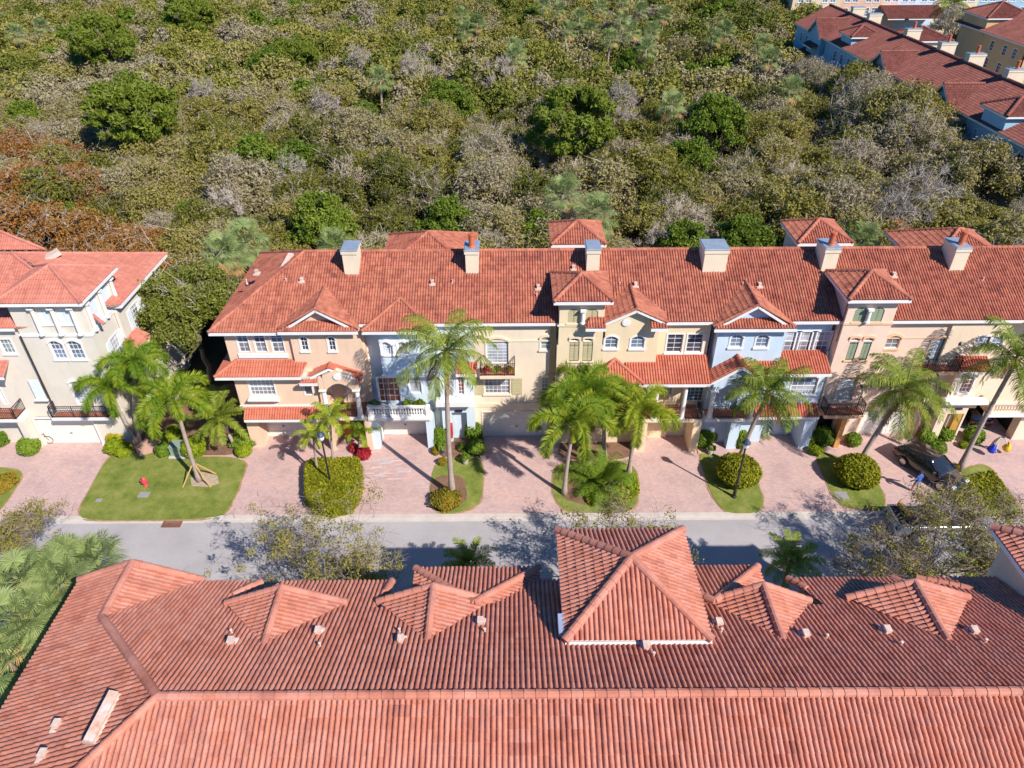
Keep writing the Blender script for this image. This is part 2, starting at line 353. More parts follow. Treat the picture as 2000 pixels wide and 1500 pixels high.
class House:
    def __init__(s, name, loc, label, cat, wm, group=None, tm=WHITE):
        s.r = empty(name, loc, label, cat, group); s.wm, s.tm = wm, tm; s.panels = []; s.holes = []; s.roofs = []
    def rect(s, F, u0, v0, u1, v1):
        a0, z1 = F.at(u0, v0); a1, z0 = F.at(u1, v1)
        return min(a0, a1), max(a0, a1), min(z0, z1), max(z0, z1)
    def wall(s, F, a0, a1, z0, z1, ret=0.5, m=None): s.panels.append((F, a0, a1, z0, z1, ret, m or s.wm))
    def win(s, F, u0, v0, u1, v1, nx=2, ny=4, arch=0.0, glass='b', low=None, rail=0.5, sill=True, trim=0.09, tm=None, hood=False, dep=0.10, rect=None, shut=None, name='window', fm=None, bar=0.03):
        a0, a1, z0, z1 = rect or s.rect(F, u0, v0, u1, v1)
        s.holes.append((F, a0, a1, z0, z1, arch)); tm = tm or s.tm; fm = fm or FRAME
        f = MB(); b = 0.055
        F.box(f, a0, a0 + b, z0, z1, -dep, -dep + .05); F.box(f, a1 - b, a1, z0, z1, -dep, -dep + .05); F.box(f, a0 + b, a1 - b, z0, z0 + b, -dep, -dep + .05); F.box(f, a0 + b, a1 - b, z1 - b, z1, -dep, -dep + .05)
        if rail: zr = z0 + (z1 - z0) * rail; F.box(f, a0 + b, a1 - b, zr - .03, zr + .03, -dep, -dep + .045)
        for i in range(1, nx): x = a0 + (a1 - a0) * i / nx; F.box(f, x - bar / 2, x + bar / 2, z0 + b, z1 - b, -dep, -dep + .03)
        for i in range(1, ny):
            z = z0 + (z1 - z0) * i / ny
            if not rail or abs(z - zr) > .1: F.box(f, a0 + b, a1 - b, z - bar / 2, z + bar / 2, -dep, -dep + .026)
        o = obj(name, f, fm, s.r)
        g = MB(); zr = z0 + (z1 - z0) * (rail or 0)
        if low and rail:
            F.quad(g, a0, a1, z0, zr, -dep + .012, 0); F.quad(g, a0, a1, zr, z1, -dep + .012, 1); obj('pane', g, [GLASS[low], GLASS[glass]], o)
        else: F.quad(g, a0, a1, z0, z1, -dep + .012); obj('pane', g, GLASS[glass], o)
        if sill: t = MB(); F.box(t, a0 - .12, a1 + .12, z0 - .13, z0 - .002, -dep + .05, .10); obj('sill', t, tm, o)
        if trim or hood:
            t = MB(); n = 10; h = trim or .1; e = .03 + (.05 if hood else 0); zs = z1 - arch
            if trim and not arch and not hood:
                F.box(t, a0 - h, a0, z0, z1, -.01, .03); F.box(t, a1, a1 + h, z0, z1, -.01, .03); F.box(t, a0 - h, a1 + h, z1, z1 + h, -.01, .035)
            else:
                if trim: F.box(t, a0 - h, a0 - .001, z0, zs, -.01, .03); F.box(t, a1 + .001, a1 + h, z0, zs, -.01, .03)
                top = []
                for i in range(n + 1):
                    q = -1 + 2 * i / n; top.append((a0 - h + (a1 - a0 + 2 * h) * i / n, zs + (arch) * (1 - abs(q) ** 2.2)))
                for i in range(n):
                    (xa, za), (xb, zb) = top[i], top[i + 1]; hh = .12 + (.06 if hood else 0)
                    V = [F.w(x, z, d) for d in (-.005, e + .02) for x, z in ((xa, za), (xb, zb), (xb, zb + hh), (xa, za + hh))]
                    t.add(V, [(0, 3, 2, 1), (4, 5, 6, 7), (0, 1, 5, 4), (3, 7, 6, 2), (0, 4, 7, 3), (1, 2, 6, 5)])
            obj('surround', t, tm, o)
        if shut:
            sw = (a1 - a0) * .42
            for x0 in (a0 - .12 - sw, a1 + .12):
                q = MB(); F.box(q, x0, x0 + sw, z0 - .05, z1 + .02, 0, .05)
                k = 9
                for i in range(k): z = z0 + .1 + (z1 - z0 - .2) * i / (k - 1); F.box(q, x0 + .06, x0 + sw - .06, z - .03, z + .03, .05, .065)
                obj('shutter', q, shut, s.r)
        return o
    def shutters(s, F, u0, v0, u1, v1, m, arch=0, rect=None, tm=None):
        a0, a1, z0, z1 = rect or s.rect(F, u0, v0, u1, v1); s.holes.append((F, a0, a1, z0, z1, arch)); q = MB(); mid = (a0 + a1) / 2
        for x0, x1 in ((a0 + .01, mid - .012), (mid + .012, a1 - .01)):
            F.box(q, x0, x1, z0 + .01, z1 - .01, -.09, -.05)
            k = int((z1 - z0) / .13)
            for i in range(k): z = z0 + .1 + (z1 - z0 - .2) * i / max(1, k - 1); F.box(q, x0 + .05, x1 - .05, z - .035, z + .03, -.05, -.035)
        o = obj('shutter', q, m, s.r)
        t = MB(); F.box(t, a0 - .1, a1 + .1, z0 - .12, z0 - .002, -.05, .08); obj('sill', t, tm or s.tm, o)
        return o
    def door(s, F, a0, a1, z0, z1, nx=2, ny=4, glass='b', name='french_door', dep=.12):
        return s.win(F, 0, 0, 0, 0, nx=nx * 2, ny=ny, glass=glass, rail=0, sill=False, trim=.08, rect=(a0, a1, z0, z1), name=name, dep=dep)
    def garage(s, F, a0, a1, z1, m=GARAGE, rows=4, cols=8):
        s.holes.append((F, a0, a1, 0.0, z1, 0)); q = MB(); dep = .22
        F.box(q, a0, a1, 0.02, z1, -dep - .04, -dep)
        hh = (z1 - .02) / rows
        for r in range(rows):
            for c in range(cols):
                wd = (a1 - a0) / cols; F.box(q, a0 + c * wd + .07, a0 + (c + 1) * wd - .07, .02 + r * hh + .08, .02 + (r + 1) * hh - .07, -dep, -dep + .02)
        o = obj('garage_door', q, m, s.r); t = MB()
        F.box(t, a0 - .12, a0, 0, z1 + .12, -.01, .04); F.box(t, a1, a1 + .12, 0, z1 + .12, -.01, .04); F.box(t, a0, a1, z1, z1 + .12, -.01, .04)
        hd = MB(); F.box(hd, (a0 + a1) / 2 - .08, (a0 + a1) / 2 + .08, 1.0, 1.05, -dep + .02, -dep + .06); obj('handle', hd, IRON, o)
        obj('door_frame', t, s.tm, o); return o
    def column(s, x, y, z0, z1, r=.16, m=None, name='column'):
        q = MB(); h = z1 - z0
        q.lathe((x, y, z0), [(r * 1.5, 0), (r * 1.5, .08), (r * 1.25, .12), (r * 1.05, .18), (r, h * .5), (r * .88, h - .2), (r * 1.1, h - .16), (r * 1.1, h - .12)], 14)
        q.box(x - r * 1.5, x + r * 1.5, y - r * 1.5, y + r * 1.5, z1 - .12, z1)
        return obj(name, q, m or s.tm, s.r)
    def band(s, F, a0, a1, z0, z1, d=.05, m=None, name='band'):
        q = MB(); F.box(q, a0, a1, z0, z1, 0, d); return obj(name, q, m or s.tm, s.r)
    def railing(s, pts, z, h=.95, gap=.13, m=IRON, name='railing', base=.1):
        q = MB()
        for a, b in zip(pts[:-1], pts[1:]):
            a, b = Vector(a), Vector(b); L = (b - a).length; n = max(2, int(L / gap)); U = Vector((0, 0, 1))
            q.bar(a + U * (z + h), b + U * (z + h), .05, .04); q.bar(a + U * (z + h - .14), b + U * (z + h - .14), .025, .025); q.bar(a + U * (z + base), b + U * (z + base), .03, .03)
            for i in range(n + 1):
                p = a.lerp(b, i / n); wd = .045 if i in (0, n) or i % 12 == 0 else .018; q.bar(p + U * z, p + U * (z + h - .02), wd, wd, (0, 1, 0))
        return obj(name, q, m, s.r)
    def balustrade(s, x0, x1, y, z, h=.85, n=20, m=None, side=None):
        m = m or s.tm; q = MB(); q.box(x0, x1, y - .11, y + .11, z + h - .13, z + h); q.box(x0, x1, y - .10, y + .10, z, z + .12)
        for x in (x0 + .12, x1 - .12): q.box(x - .15, x + .15, y - .15, y + .15, z - .05, z + h + .05)
        o = obj('balustrade', q, m, s.r)
        for i in range(n):
            x = x0 + .35 + (x1 - x0 - .7) * i / (n - 1); b = MB(); hh = h - .25
            b.lathe((x, y, z + .12), [(.06, 0), (.06, .04), (.035, .07), (.075, hh * .35), (.045, hh * .62), (.03, hh * .75), (.055, hh - .03), (.06, hh)], 8)
            obj('baluster', b, m, o)
        return o
    def balcony(s, x0, x1, y0, y1, z, th=.22, rail=True, deck=DECK):
        q = MB(); q.box(x0, x1, y0, y1, z - th, z - .01, 0); q.box(x0 + .08, x1 - .08, y0 + .08, y1, z - .012, z, 1)
        q.box(x0 + .07, x1 - .07, y0 + .07, y1, z - th - .09, z - th, 0)
        o = obj('balcony', q, [s.tm, deck], s.r)
        if rail: s.railing([(x0 + .07, y1, 0), (x0 + .07, y0 + .07, 0), (x1 - .07, y0 + .07, 0), (x1 - .07, y1, 0)], z)
        return o
    def roof(s, polys, m, eaves=(), cp=(), name='roof', k=4, capr=.12, fm=None, gut=.2, parent=None, under=True, tref=None, w=.178):
        q = MB()
        for p in polys: tiles(q, p, k=k, under=under, tref=tref, w=w, A=(.082 if k == 6 else .066) * min(1.6, w / .178))
        for a, b in cp: caps(q, a, b, capr)
        o = obj(name, q, [m, SOFF], parent or s.r)
        if eaves:
            for a, b in eaves: f = MB(); fascia(f, a, b, gut); obj('fascia', f, fm or WHITE, o)
        return o
    def chimney(s, c, wx, wy, z0, z1, pot=0, cap=True):
        x, y = c; q = MB(); q.box(x - wx / 2, x + wx / 2, y, y + wy, z0, z1 - .25); q.box(x - wx / 2 - .06, x + wx / 2 + .06, y - .06, y + wy + .06, z1 - .25, z1)
        o = obj('chimney', q, CREAMCH, s.r); k = MB(); k.box(x - wx / 2 - .09, x + wx / 2 + .09, y - .09, y + wy + .09, z1, z1 + .03); k.box(x - wx / 2 - .02, x + wx / 2 + .02, y - .02, y + wy + .02, z1 + .03, z1 + .07)
        obj('chimney_cap', k, METALCAP, o)
        for i in range(pot):
            k = MB(); px = x + (i - (pot - 1) / 2) * .5; k.lathe((px, y + wy * .35, z1 + .07), [(.24, 0), (.24, .06), (.2, .1), (.19, .75), (.23, .8), (.23, .9), (.15, .92)], 14); obj('chimney_pot', k, CLAYPOT, o)
        return o
    def vents(s, pts, roofobj, p=.49, up=1):
        for i, (c, kind) in enumerate(pts):
            q = MB(); c = Vector(c)
            if kind == 'b': q.prism([(c.x - .09, c.y - .12, c.z - .1), (c.x + .09, c.y - .12, c.z - .1), (c.x + .09, c.y + .12, c.z - .1), (c.x - .09, c.y + .12, c.z - .1)], (0, 0, .36)); q.box(c.x - .11, c.x + .11, c.y - .14, c.y + .14, c.z + .26, c.z + .29); q.box(c.x - .2, c.x + .2, c.y - .22, c.y + .22, c.z - .03, c.z + .07)
            else: q.lathe((c.x, c.y, c.z - .1), [(.09, 0), (.045, .12), (.035, .30), (.055, .32), (.055, .36), (.02, .37)], 9)
            obj('roof_vent', q, VENT, roofobj)
    def pier(s, *boxes, m=None):
        for b in boxes: q = MB(); q.box(*b); obj('pier', q, m or s.wm, s.r)
    def body(s, x0, x1, y0, y1, z0, z1, m=None, name='wall_core'):
        q = MB(); q.box(x0, x1, y0, y1, z0, z1); return obj(name, q, m or s.wm, s.r)
    def finish(s):
        groups = {}
        for F, a0, a1, z0, z1, ret, m in s.panels:
            mb = groups.setdefault(m.name, (MB(), m))[0]
            hs = [h for h in s.holes if h[0] is F and h[1] < a1 and h[2] > a0 and h[3] < z1 and h[4] > z0]
            A = sorted({a0, a1} | {min(max(x, a0), a1) for h in hs for x in (h[1], h[2])}); Z = sorted({z0, z1} | {min(max(x, z0), z1) for h in hs for x in (h[3], h[4])})
            for i in range(len(A) - 1):
                for j in range(len(Z) - 1):
                    ca, cz = (A[i] + A[i + 1]) / 2, (Z[j] + Z[j + 1]) / 2
                    if A[i + 1] - A[i] < 1e-4 or Z[j + 1] - Z[j] < 1e-4: continue
                    if not any(h[1] < ca < h[2] and h[3] < cz < h[4] for h in hs): F.quad(mb, A[i], A[i + 1], Z[j], Z[j + 1], 0)
            for (_, b0, b1, y0, y1, ar) in hs:
                R = -.3
                for pa, pb in (((b0, y0), (b0, y1)), ((b1, y0), (b1, y1)), ((b0, y0), (b1, y0)), ((b0, y1), (b1, y1))):
                    mb.poly([F.w(*pa, 0), F.w(*pb, 0), F.w(*pb, R), F.w(*pa, R)])
                if ar:
                    n = 8; zs = y1 - ar; arc = [(b0 + (b1 - b0) * i / n, zs + ar * (1 - abs(-1 + 2 * i / n) ** 2.2)) for i in range(n + 1)]
                    for i in range(n):
                        (xa, za), (xb, zb) = arc[i], arc[i + 1]
                        mb.poly([F.w(xa, za, -.003), F.w(xb, zb, -.003), F.w(xb, y1, -.003), F.w(xa, y1, -.003)])
                        mb.poly([F.w(xa, za, -.003), F.w(xb, zb, -.003), F.w(xb, zb, -.2), F.w(xa, za, -.2)])
            if ret:
                for pa, pb in (((a0, z0), (a0, z1)), ((a1, z0), (a1, z1)), ((a0, z0), (a1, z0)), ((a0, z1), (a1, z1))):
                    mb.poly([F.w(*pa, 0), F.w(*pb, 0), F.w(*pb, -ret), F.w(*pa, -ret)])
        for mb, m in groups.values(): obj('wall', mb, m, s.r)
# ---------------------------------------------------------------- tile materials
T_NEAR = tilemat('tile_near', [(0.29, 0.13, 0.12), (0.50, 0.185, 0.125), (0.61, 0.235, 0.155), (0.63, 0.28, 0.205), (0.53, 0.20, 0.14)], (0.60, 0.48, 0.52), 0.55)
T_FAR = tilemat('tile_far', [(0.23, 0.08, 0.07), (0.38, 0.125, 0.085), (0.50, 0.165, 0.105), (0.56, 0.21, 0.13), (0.42, 0.13, 0.09)], (0.46, 0.37, 0.40), 0.8)
T_LEFT = tilemat('tile_left', [(0.48, 0.17, 0.12), (0.57, 0.21, 0.155), (0.63, 0.26, 0.195)], (0.75, 0.65, 0.62), 0.4)
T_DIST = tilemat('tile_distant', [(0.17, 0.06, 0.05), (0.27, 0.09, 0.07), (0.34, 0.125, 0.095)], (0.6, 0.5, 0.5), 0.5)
T_LOW = tilemat('tile_low', [(0.46, 0.13, 0.08), (0.56, 0.17, 0.105), (0.60, 0.22, 0.14)], (0.7, 0.55, 0.5), 0.4)

YR, ZR, YE, ZE = 45.7, 12.67, 40.35, 10.05
PM = (ZR - ZE) / (YR - YE); YB = 51.0; ZB = ZR - PM * (YB - YR)
def zm(y): return ZR - PM * abs(YR - y)
def M(x, y, dz=0): return Vector((x, y, zm(y) + dz))
def pm(u, v): return PL(u, v, YE, ZE, PM)
FY = {}
def fy(y):
    if y not in FY: FY[y] = Face('Y', y)
    return FY[y]
ROWG = 'townhouses of the row across the street'
S_SAL = stucco('salmon_stucco', (0.80, 0.58, 0.43)); S_BLUE = stucco('paleblue_stucco', (0.66, 0.77, 0.87)); S_CREAM = stucco('cream_stucco', (0.83, 0.70, 0.55))
S_YEL = stucco('straw_stucco', (0.81, 0.66, 0.45)); S_PINK = stucco('pink_stucco', (0.84, 0.63, 0.51)); S_PEACH = stucco('peach_stucco', (0.84, 0.68, 0.53)); S_BLUE2 = stucco('skyblue_stucco', (0.58, 0.71, 0.86))
def pyramid(cx, cy, hx, hy, ze, rise):
    c = [Vector((cx - hx, cy - hy, ze)), Vector((cx + hx, cy - hy, ze)), Vector((cx + hx, cy + hy, ze)), Vector((cx - hx, cy + hy, ze))]; a = Vector((cx, cy, ze + rise))
    return [[c[i], c[(i + 1) % 4], a] for i in range(4)], [(c[i], c[(i + 1) % 4]) for i in range(4)], [(c[i], a) for i in range(4)]
def tower(h, cx, cy, hx, hy, ze, rise, m, zbase, ov=.42, k=4, F=None, cr=.13):
    ps, ev, cp = pyramid(cx, cy, hx, hy, ze, rise); o = h.roof(ps, m, ev, cp, name='tower_roof', k=k, capr=cr)
    h.body(cx - hx + ov, cx + hx - ov, cy - hy + ov + (.31 if F else 0), cy + hy - ov, zbase, ze - .06, name='tower_wall'); 
    if F: h.wall(F, cx - hx + ov, cx + hx - ov, zbase, ze - .06, .32)
    return o
def mainroof(h, x0, x1, m=T_FAR, ye=YE, back=True, hipL=None, k=4, cl=False):
    # front slope split is convex: a rectangle from ridge to eave
    e0, e1 = M(x0, ye), M(x1, ye); polys = [[e0, e1, M(x1, YR), M(x0, YR)], [M(x0, YR), M(x1, YR), M(x1, YB), M(x0, YB)]]
    return h.roof(polys, m, [(e0, e1), (M(x0, YB), M(x1, YB))], [(M(x0, YR), M(x1, YR))], k=k)
def wall_lamp(h, u, v, Y):
    c = P(u, v, Y=Y); q = MB(); q.box(c.x - .04, c.x + .04, Y - .05, Y, c.z - .06, c.z + .06); q.bar((c.x, Y - .05, c.z), (c.x, Y - .18, c.z + .1), .025, .025); q.lathe((c.x, Y - .18, c.z - .16), [(.03, 0), (.07, .05), (.09, .22), (.1, .24), (.03, .32)], 6); obj('wall_lamp', q, IRON, h.r)
def ux(u, v, Y): return P(u, v, Y=Y).x
def uz(u, v, Y): return P(u, v, Y=Y).z

XAB, XBC, XCD, XDE, XEF, XFG, XEND = -9.9, -2.65, 2.95, 13.1, 21.2, 28.9, 38.5
# ---- A: salmon end house -------------------------------------------------------------------------------
h = House('townhouse', (-14.4, 45, 0), 'salmon stucco end townhouse at the left end of the long row, with an arched porch', 'townhouse', S_SAL, ROWG); A = h
yA = 39.8; zA = zm(yA); XL = -19.55; XR_ = -14.2
Aroof = h.roof([[M(XL, yA), M(XAB, yA), M(XAB, YR), M(XR_, YR)], [M(XAB, YR), M(XAB, YB + .1), M(XL + .3, YB + .1), M(XR_, YR)], [Vector((XL, yA, zA)), Vector((XR_, YR, ZR)), Vector((XL + .3, YB + .1, zm(YB + .1)))]], T_FAR,
    [(M(XL, yA), M(-15.05, yA)), (M(XL, yA), Vector((XL + .3, YB + .1, zm(YB + .1))))], [(M(XL, yA), M(XR_, YR)), (M(XR_, YR), M(XAB, YR)), (M(XR_, YR), Vector((XL + .3, YB + .1, zm(YB + .1))))])
# bay gable roof with a tiled skirt
def gable_skirt(h, xl, xr, yf, ze, zr, skirt=.75, m=T_FAR, parent=None, wm=None, wingback=None, k=4, skz=.34):
    xm = (xl + xr) / 2; ps = .36
    yb = YR - (ZR - zr) / PM if wingback is None else wingback
    yl = YR - (ZR - ze) / PM
    f0, f1 = Vector((xl, yf + skirt * .45, ze)), Vector((xr, yf + skirt * .45, ze)); fr = Vector((xm, yf + skirt * .45, zr)); b = Vector((xm, yb, zr))
    vl, vr = Vector((xl, max(yl, yf + skirt * .5), ze)), Vector((xr, max(yl, yf + skirt * .5), ze))
    sk0, sk1 = Vector((xl - .02, yf, ze - .02)), Vector((xr + .02, yf, ze - .02)); st0, st1 = Vector((xl + .8, yf + skirt, ze + skz)), Vector((xr - .8, yf + skirt, ze + skz))
    o = h.roof([[f0, fr, b, vl], [f1, vr, b, fr], [sk0, sk1, st1, st0]], m, [(sk0, sk1)], [(fr, b), (f0, fr), (f1, fr)], name='gable_roof', k=k, capr=.1)
    q = MB(); yy = yf + skirt + .02; q.prism([(xl + .7, yy, ze + .1), (xr - .7, yy, ze + .1), (xm, yy, zr - .12)], (0, .1, 0)); obj('gable_wall', q, wm or h.wm, h.r)
    t = MB(); z = Vector((0, -.03, -.12)); t.bar(f0 + z + Vector((.35, 0, .06)), fr + z, .06, .16); t.bar(f1 + z + Vector((-.35, 0, .06)), fr + z, .06, .16); obj('rake_board', t, WHITE, o)
    return o
gz = uz(609, 601, 40.15)
Ab = gable_skirt(h, -15.0, XAB + .02, 39.62, 9.95, gz)
F3, F3b, F2, FG = fy(40.35), fy(40.12), fy(39.82), fy(40.95)
h.wall(F3, -18.85, -14.4, 7.2, 9.75, .6); h.wall(F3b, -14.45, XAB, 6.2, 9.85, .8)
for a in ((459, 651, 490, 688), (492, 651, 523, 688), (525.6, 651, 557, 688)): h.win(F3, *a, nx=2, ny=4, glass='b', low='g', sill=False, trim=.07)
h.band(F3, -18.2, -14.9, uz(500, 698, 40.35), uz(500, 690, 40.35), .1)
for a in ((584.6, 658, 603.6, 685), (639, 658, 657, 685)): h.win(F3b, *a, nx=2, ny=3, arch=.28, glass='d', rail=0, trim=.1)
h.wall(F2, -18.75, -13.3, 3.9, 6.75, .8)
r = h.rect(F2, 483, 741, 539.5, 771.6); h.win(F2, 0, 0, 0, 0, nx=6, ny=4, rect=r, glass='w', low='g', sill=False, trim=.07)
q = MB(); F2.box(q, r[0] - .15, r[1] + .15, r[2] - .18, r[2] - .08, 0, .5); q.prism([(r[0] - .15, 39.82, r[2] - .6), (r[0] - .15, 39.82, r[2] - .18), (r[0] - .15, 39.32, r[2] - .18)], (r[1] - r[0] + .3, 0, 0)); obj('window_box', q, WHITE, h.r)
h.band(F2, -18.8, -12.9, uz(520, 797, 39.82), uz(520, 791, 39.82), .08)
h.body(-18.7, XAB + .1, 40.66, YB - .6, 6.4, 9.9); h.body(-18.6, XAB + .1, 41.2, YB - .6, 0, 6.5)
# middle skirt roof, lower strip over the garage, porch
m0, m1, t0, t1 = P(419, 737, z=6.7), P(588, 735, z=6.7), Vector((-18.35, 40.33, 7.35)), Vector((-14.2, 40.33, 7.35))
m0.y = m1.y = 39.2
h.roof([[m0, m1, t1 + Vector((.6, 0, 0)), t0], [m0, t0, Vector((-18.35, 43, 7.35)), Vector((m0.x, 43, 6.7))]], T_LOW, [(m0, m1), (m0, Vector((m0.x, 43, 6.7)))], [(m0, t0)], name='skirt_roof')
q = MB(); q.box(-18.9, -13.0, 39.3, 39.84, 6.45, 6.62); obj('soffit', q, SOFF, h.r)
l0, l1 = Vector((-18.45, 39.05, 3.25)), Vector((-12.9, 39.05, 3.25)); h.roof([[l0, l1, Vector((-12.9, 39.83, 3.85)), Vector((-18.45, 39.83, 3.85))]], T_LOW, [(l0, l1)], [], name='garage_canopy')
h.wall(FG, -18.7, -12.7, 0, 3.9, .5); h.garage(FG, ux(494, 853, 40.95), ux(494, 853, 40.95) + 4.7, 2.45)
h.pier((-18.75, -17.9, 39.85, 41.0, 0, 3.2), (-13.1, -12.7, 39.85, 41.0, 0, 3.2), m=S_SAL)
FP = fy(41.15); h.wall(FP, -13.0, -10.0, 0, 6.6, .1)
h.door(FP, *h.rect(FP, 646, 748, 681, 786), ny=4, glass='t'); h.win(F2, 592, 752, 612, 772, nx=1, ny=1, rail=0, glass='d', sill=False, trim=.05)
h.balcony(-13.1, -10.15, 39.35, 41.15, 3.15, rail=False); h.railing([(-12.7, 39.5, 0), (-10.6, 39.5, 0)], 3.15)
for x in (-12.75, -10.5): h.column(x, 39.5, 3.15, 5.55, .17)
q = MB(); n = 12; xa, xb = -12.95, -10.3; arc = [(xa + .35 + (xb - xa - .7) * i / n, 5.45 + .62 * math.sin(math.pi * i / n)) for i in range(n + 1)]
for i in range(n):
    (x1, z1), (x2, z2) = arc[i], arc[i + 1]; tz = lambda x: 6.42 + 0.75 * (1 - abs(x - (xa + xb) / 2) / 1.6)
    q.prism([(x1, 39.32, z1), (x2, 39.32, z2), (x2, 39.32, tz(x2)), (x1, 39.32, tz(x1))], (0, .28, 0))
q.box(xa, xa + .36, 39.32, 39.6, 5.45, 6.5); q.box(xb - .36, xb, 39.32, 39.6, 5.45, 6.5); obj('porch_arch', q, S_SAL, h.r)
q = MB(); q.lathe((-11.62, 39.3, 6.62), [(.26, 0), (.26, .04), (.2, .06)], 20, rot=Matrix.Rotation(rad(90), 3, 'X')); obj('medallion', q, WHITE, h.r)
pk = P(641, 720, Y=39.45); pkb = Vector((pk.x, 41.1, pk.z)); eL, eR = Vector((-14.1, 39.3, 6.35)), Vector((-10.0, 39.3, 6.35))
h.roof([[eL, pk, pkb, Vector((-14.1, 40.95, 6.35))], [eR, Vector((-10.0, 41.1, 6.35)), pkb, pk]], T_LOW, [(Vector((-10.0, 39.3, 6.35)), Vector((-10.0, 41.1, 6.35)))], [(pk, pkb)], name='porch_roof')
h.roof([[Vector((-14.12, 39.05, 6.3)), Vector((-12.9, 39.05, 6.3)), Vector((-12.9, 39.4, 6.5)), Vector((-13.6, 39.4, 6.5))], [Vector((-10.35, 39.05, 6.3)), Vector((-9.98, 39.05, 6.3)), Vector((-9.98, 39.4, 6.5)), Vector((-10.35, 39.4, 6.5))]], T_LOW, [(Vector((-14.12, 39.05, 6.3)), Vector((-12.9, 39.05, 6.3)))], [], name='porch_skirt')
t = MB(); t.bar(eL + Vector((.7, -.05, .2)), pk + Vector((0, -.05, -.06)), .06, .14); t.bar(eR + Vector((-.4, -.05, .1)), pk + Vector((0, -.05, -.06)), .06, .14); obj('rake_board', t, WHITE, h.r)
q = MB(); q.box(-12.4, -10.8, 41.05, 41.2, 0, 2.2); obj('entrance_door', q, WOOD, h.r)
h.pier((-13.0, -12.6, 39.5, 41.1, 0, 3.0), (-10.35, -9.95, 39.5, 41.1, 0, 3.0), m=S_SAL)
h.vents([(pm(502, 535), 'b'), (pm(482, 552), 'p'), (pm(559, 550), 'p'), (pm(590, 550), 'b')], Aroof)
q = MB(); c = P(553, 512, z=12.2); q.bar((c.x - .35, c.y - 1.2, c.z - .9), (c.x + .35, c.y + 1.0, c.z + .1), .38, .3, (0, 0, 1)); obj('ridge_vent', q, VENT, Aroof)
h.chimney((P(685, 520, Y=43.9).x, 43.9), .95, 1.5, 11.3, 13.55); h.finish()

# ---- B: pale blue house with the balustraded terrace -----------------------------------------------------
h = House('townhouse', (-6.3, 45, 0), 'pale blue townhouse with a white balustraded terrace over its garage', 'townhouse', S_BLUE, ROWG)
Br = mainroof(h, XAB, XBC)
ap = pm(769, 586); zd = 9.85; xl, xr, yf = -9.65, -5.0, 39.72
yv = YR - (ZR - zd) / PM
f0, f1, b0, b1 = Vector((xl, yf, zd)), Vector((xr, yf, zd)), Vector((xl, yv + .3, zd)), Vector((xr, yv + .3, zd)); ap = Vector(((xl + xr) / 2, ap.y, ap.z + .12))
h.roof([[f0, f1, ap], [b0, f0, ap], [f1, b1, ap]], T_FAR, [(f0, f1), (f1, b1)], [(f0, ap), (f1, ap)], name='hip_dormer')
Fa, Fb, Fc = fy(41.33), fy(40.3), fy(40.75)
h.wall(Fa, XAB, -8.7, 2.95, 9.9, 0); h.wall(Fb, -8.75, -4.9, 5.9, 9.8, 1); h.wall(Fc, -8.75, -4.9, 2.9, 6.0, .5); h.wall(Fc, -4.95, XBC, 0, 9.95, .5)
h.win(Fa, 697.6, 662, 720, 697, nx=3, ny=6, glass='w', low='g', trim=.1)
for a in ((744, 667, 763, 692), (776, 667, 796, 692)): h.win(Fb, *a, nx=3, ny=5, arch=.3, glass='w', rail=0, trim=.12, hood=True)
h.column(ux(769.5, 690, 40.2), 40.2, uz(769, 694, 40.2), uz(769, 670, 40.2), .09)
h.door(Fc, *h.rect(Fc, 736, 738, 783, 785), ny=4, glass='r'); h.win(Fc, 798, 745, 824, 768, nx=1, ny=1, rail=0, glass='w', sill=False)
h.band(Fb, -8.8, -4.9, 5.95, 6.15, .12); h.band(Fc, -4.9, XBC, 5.9, 6.1, .1)
h.body(XAB + .05, XBC - .05, 41.56, YB - .6, 0, 9.95)
q = MB(); q.box(-10.0, -5.65, 39.45, 41.3, 2.75, 3.1); q.box(-10.0, -5.65, 39.35, 39.45, 2.9, 3.1); obj('terrace', q, WHITE, h.r)
h.balustrade(-9.95, -5.7, 39.58, 3.1, n=20)
FGb = fy(41.05); h.pier((-10.05, -9.45, 39.6, 41.1, 0, 2.75), (-6.05, -5.6, 39.6, 41.1, 0, 2.75), (-9.45, -6.05, 39.7, 40.9, 2.5, 2.75), m=S_BLUE)
h.wall(FGb, -9.9, -5.2, 0, 2.9, .3, GARAGE); h.garage(FGb, ux(744, 853, 41.05), ux(843, 853, 41.05), 2.35)
q = MB(); x, zt = ux(857, 740, 40.6), 6.0; q.tube([(x, 40.62, zt), (x, 40.62, .1)], .09, 8); obj('downpipe', q, mat('grey_pipe', (.35, .38, .45), .5), h.r)
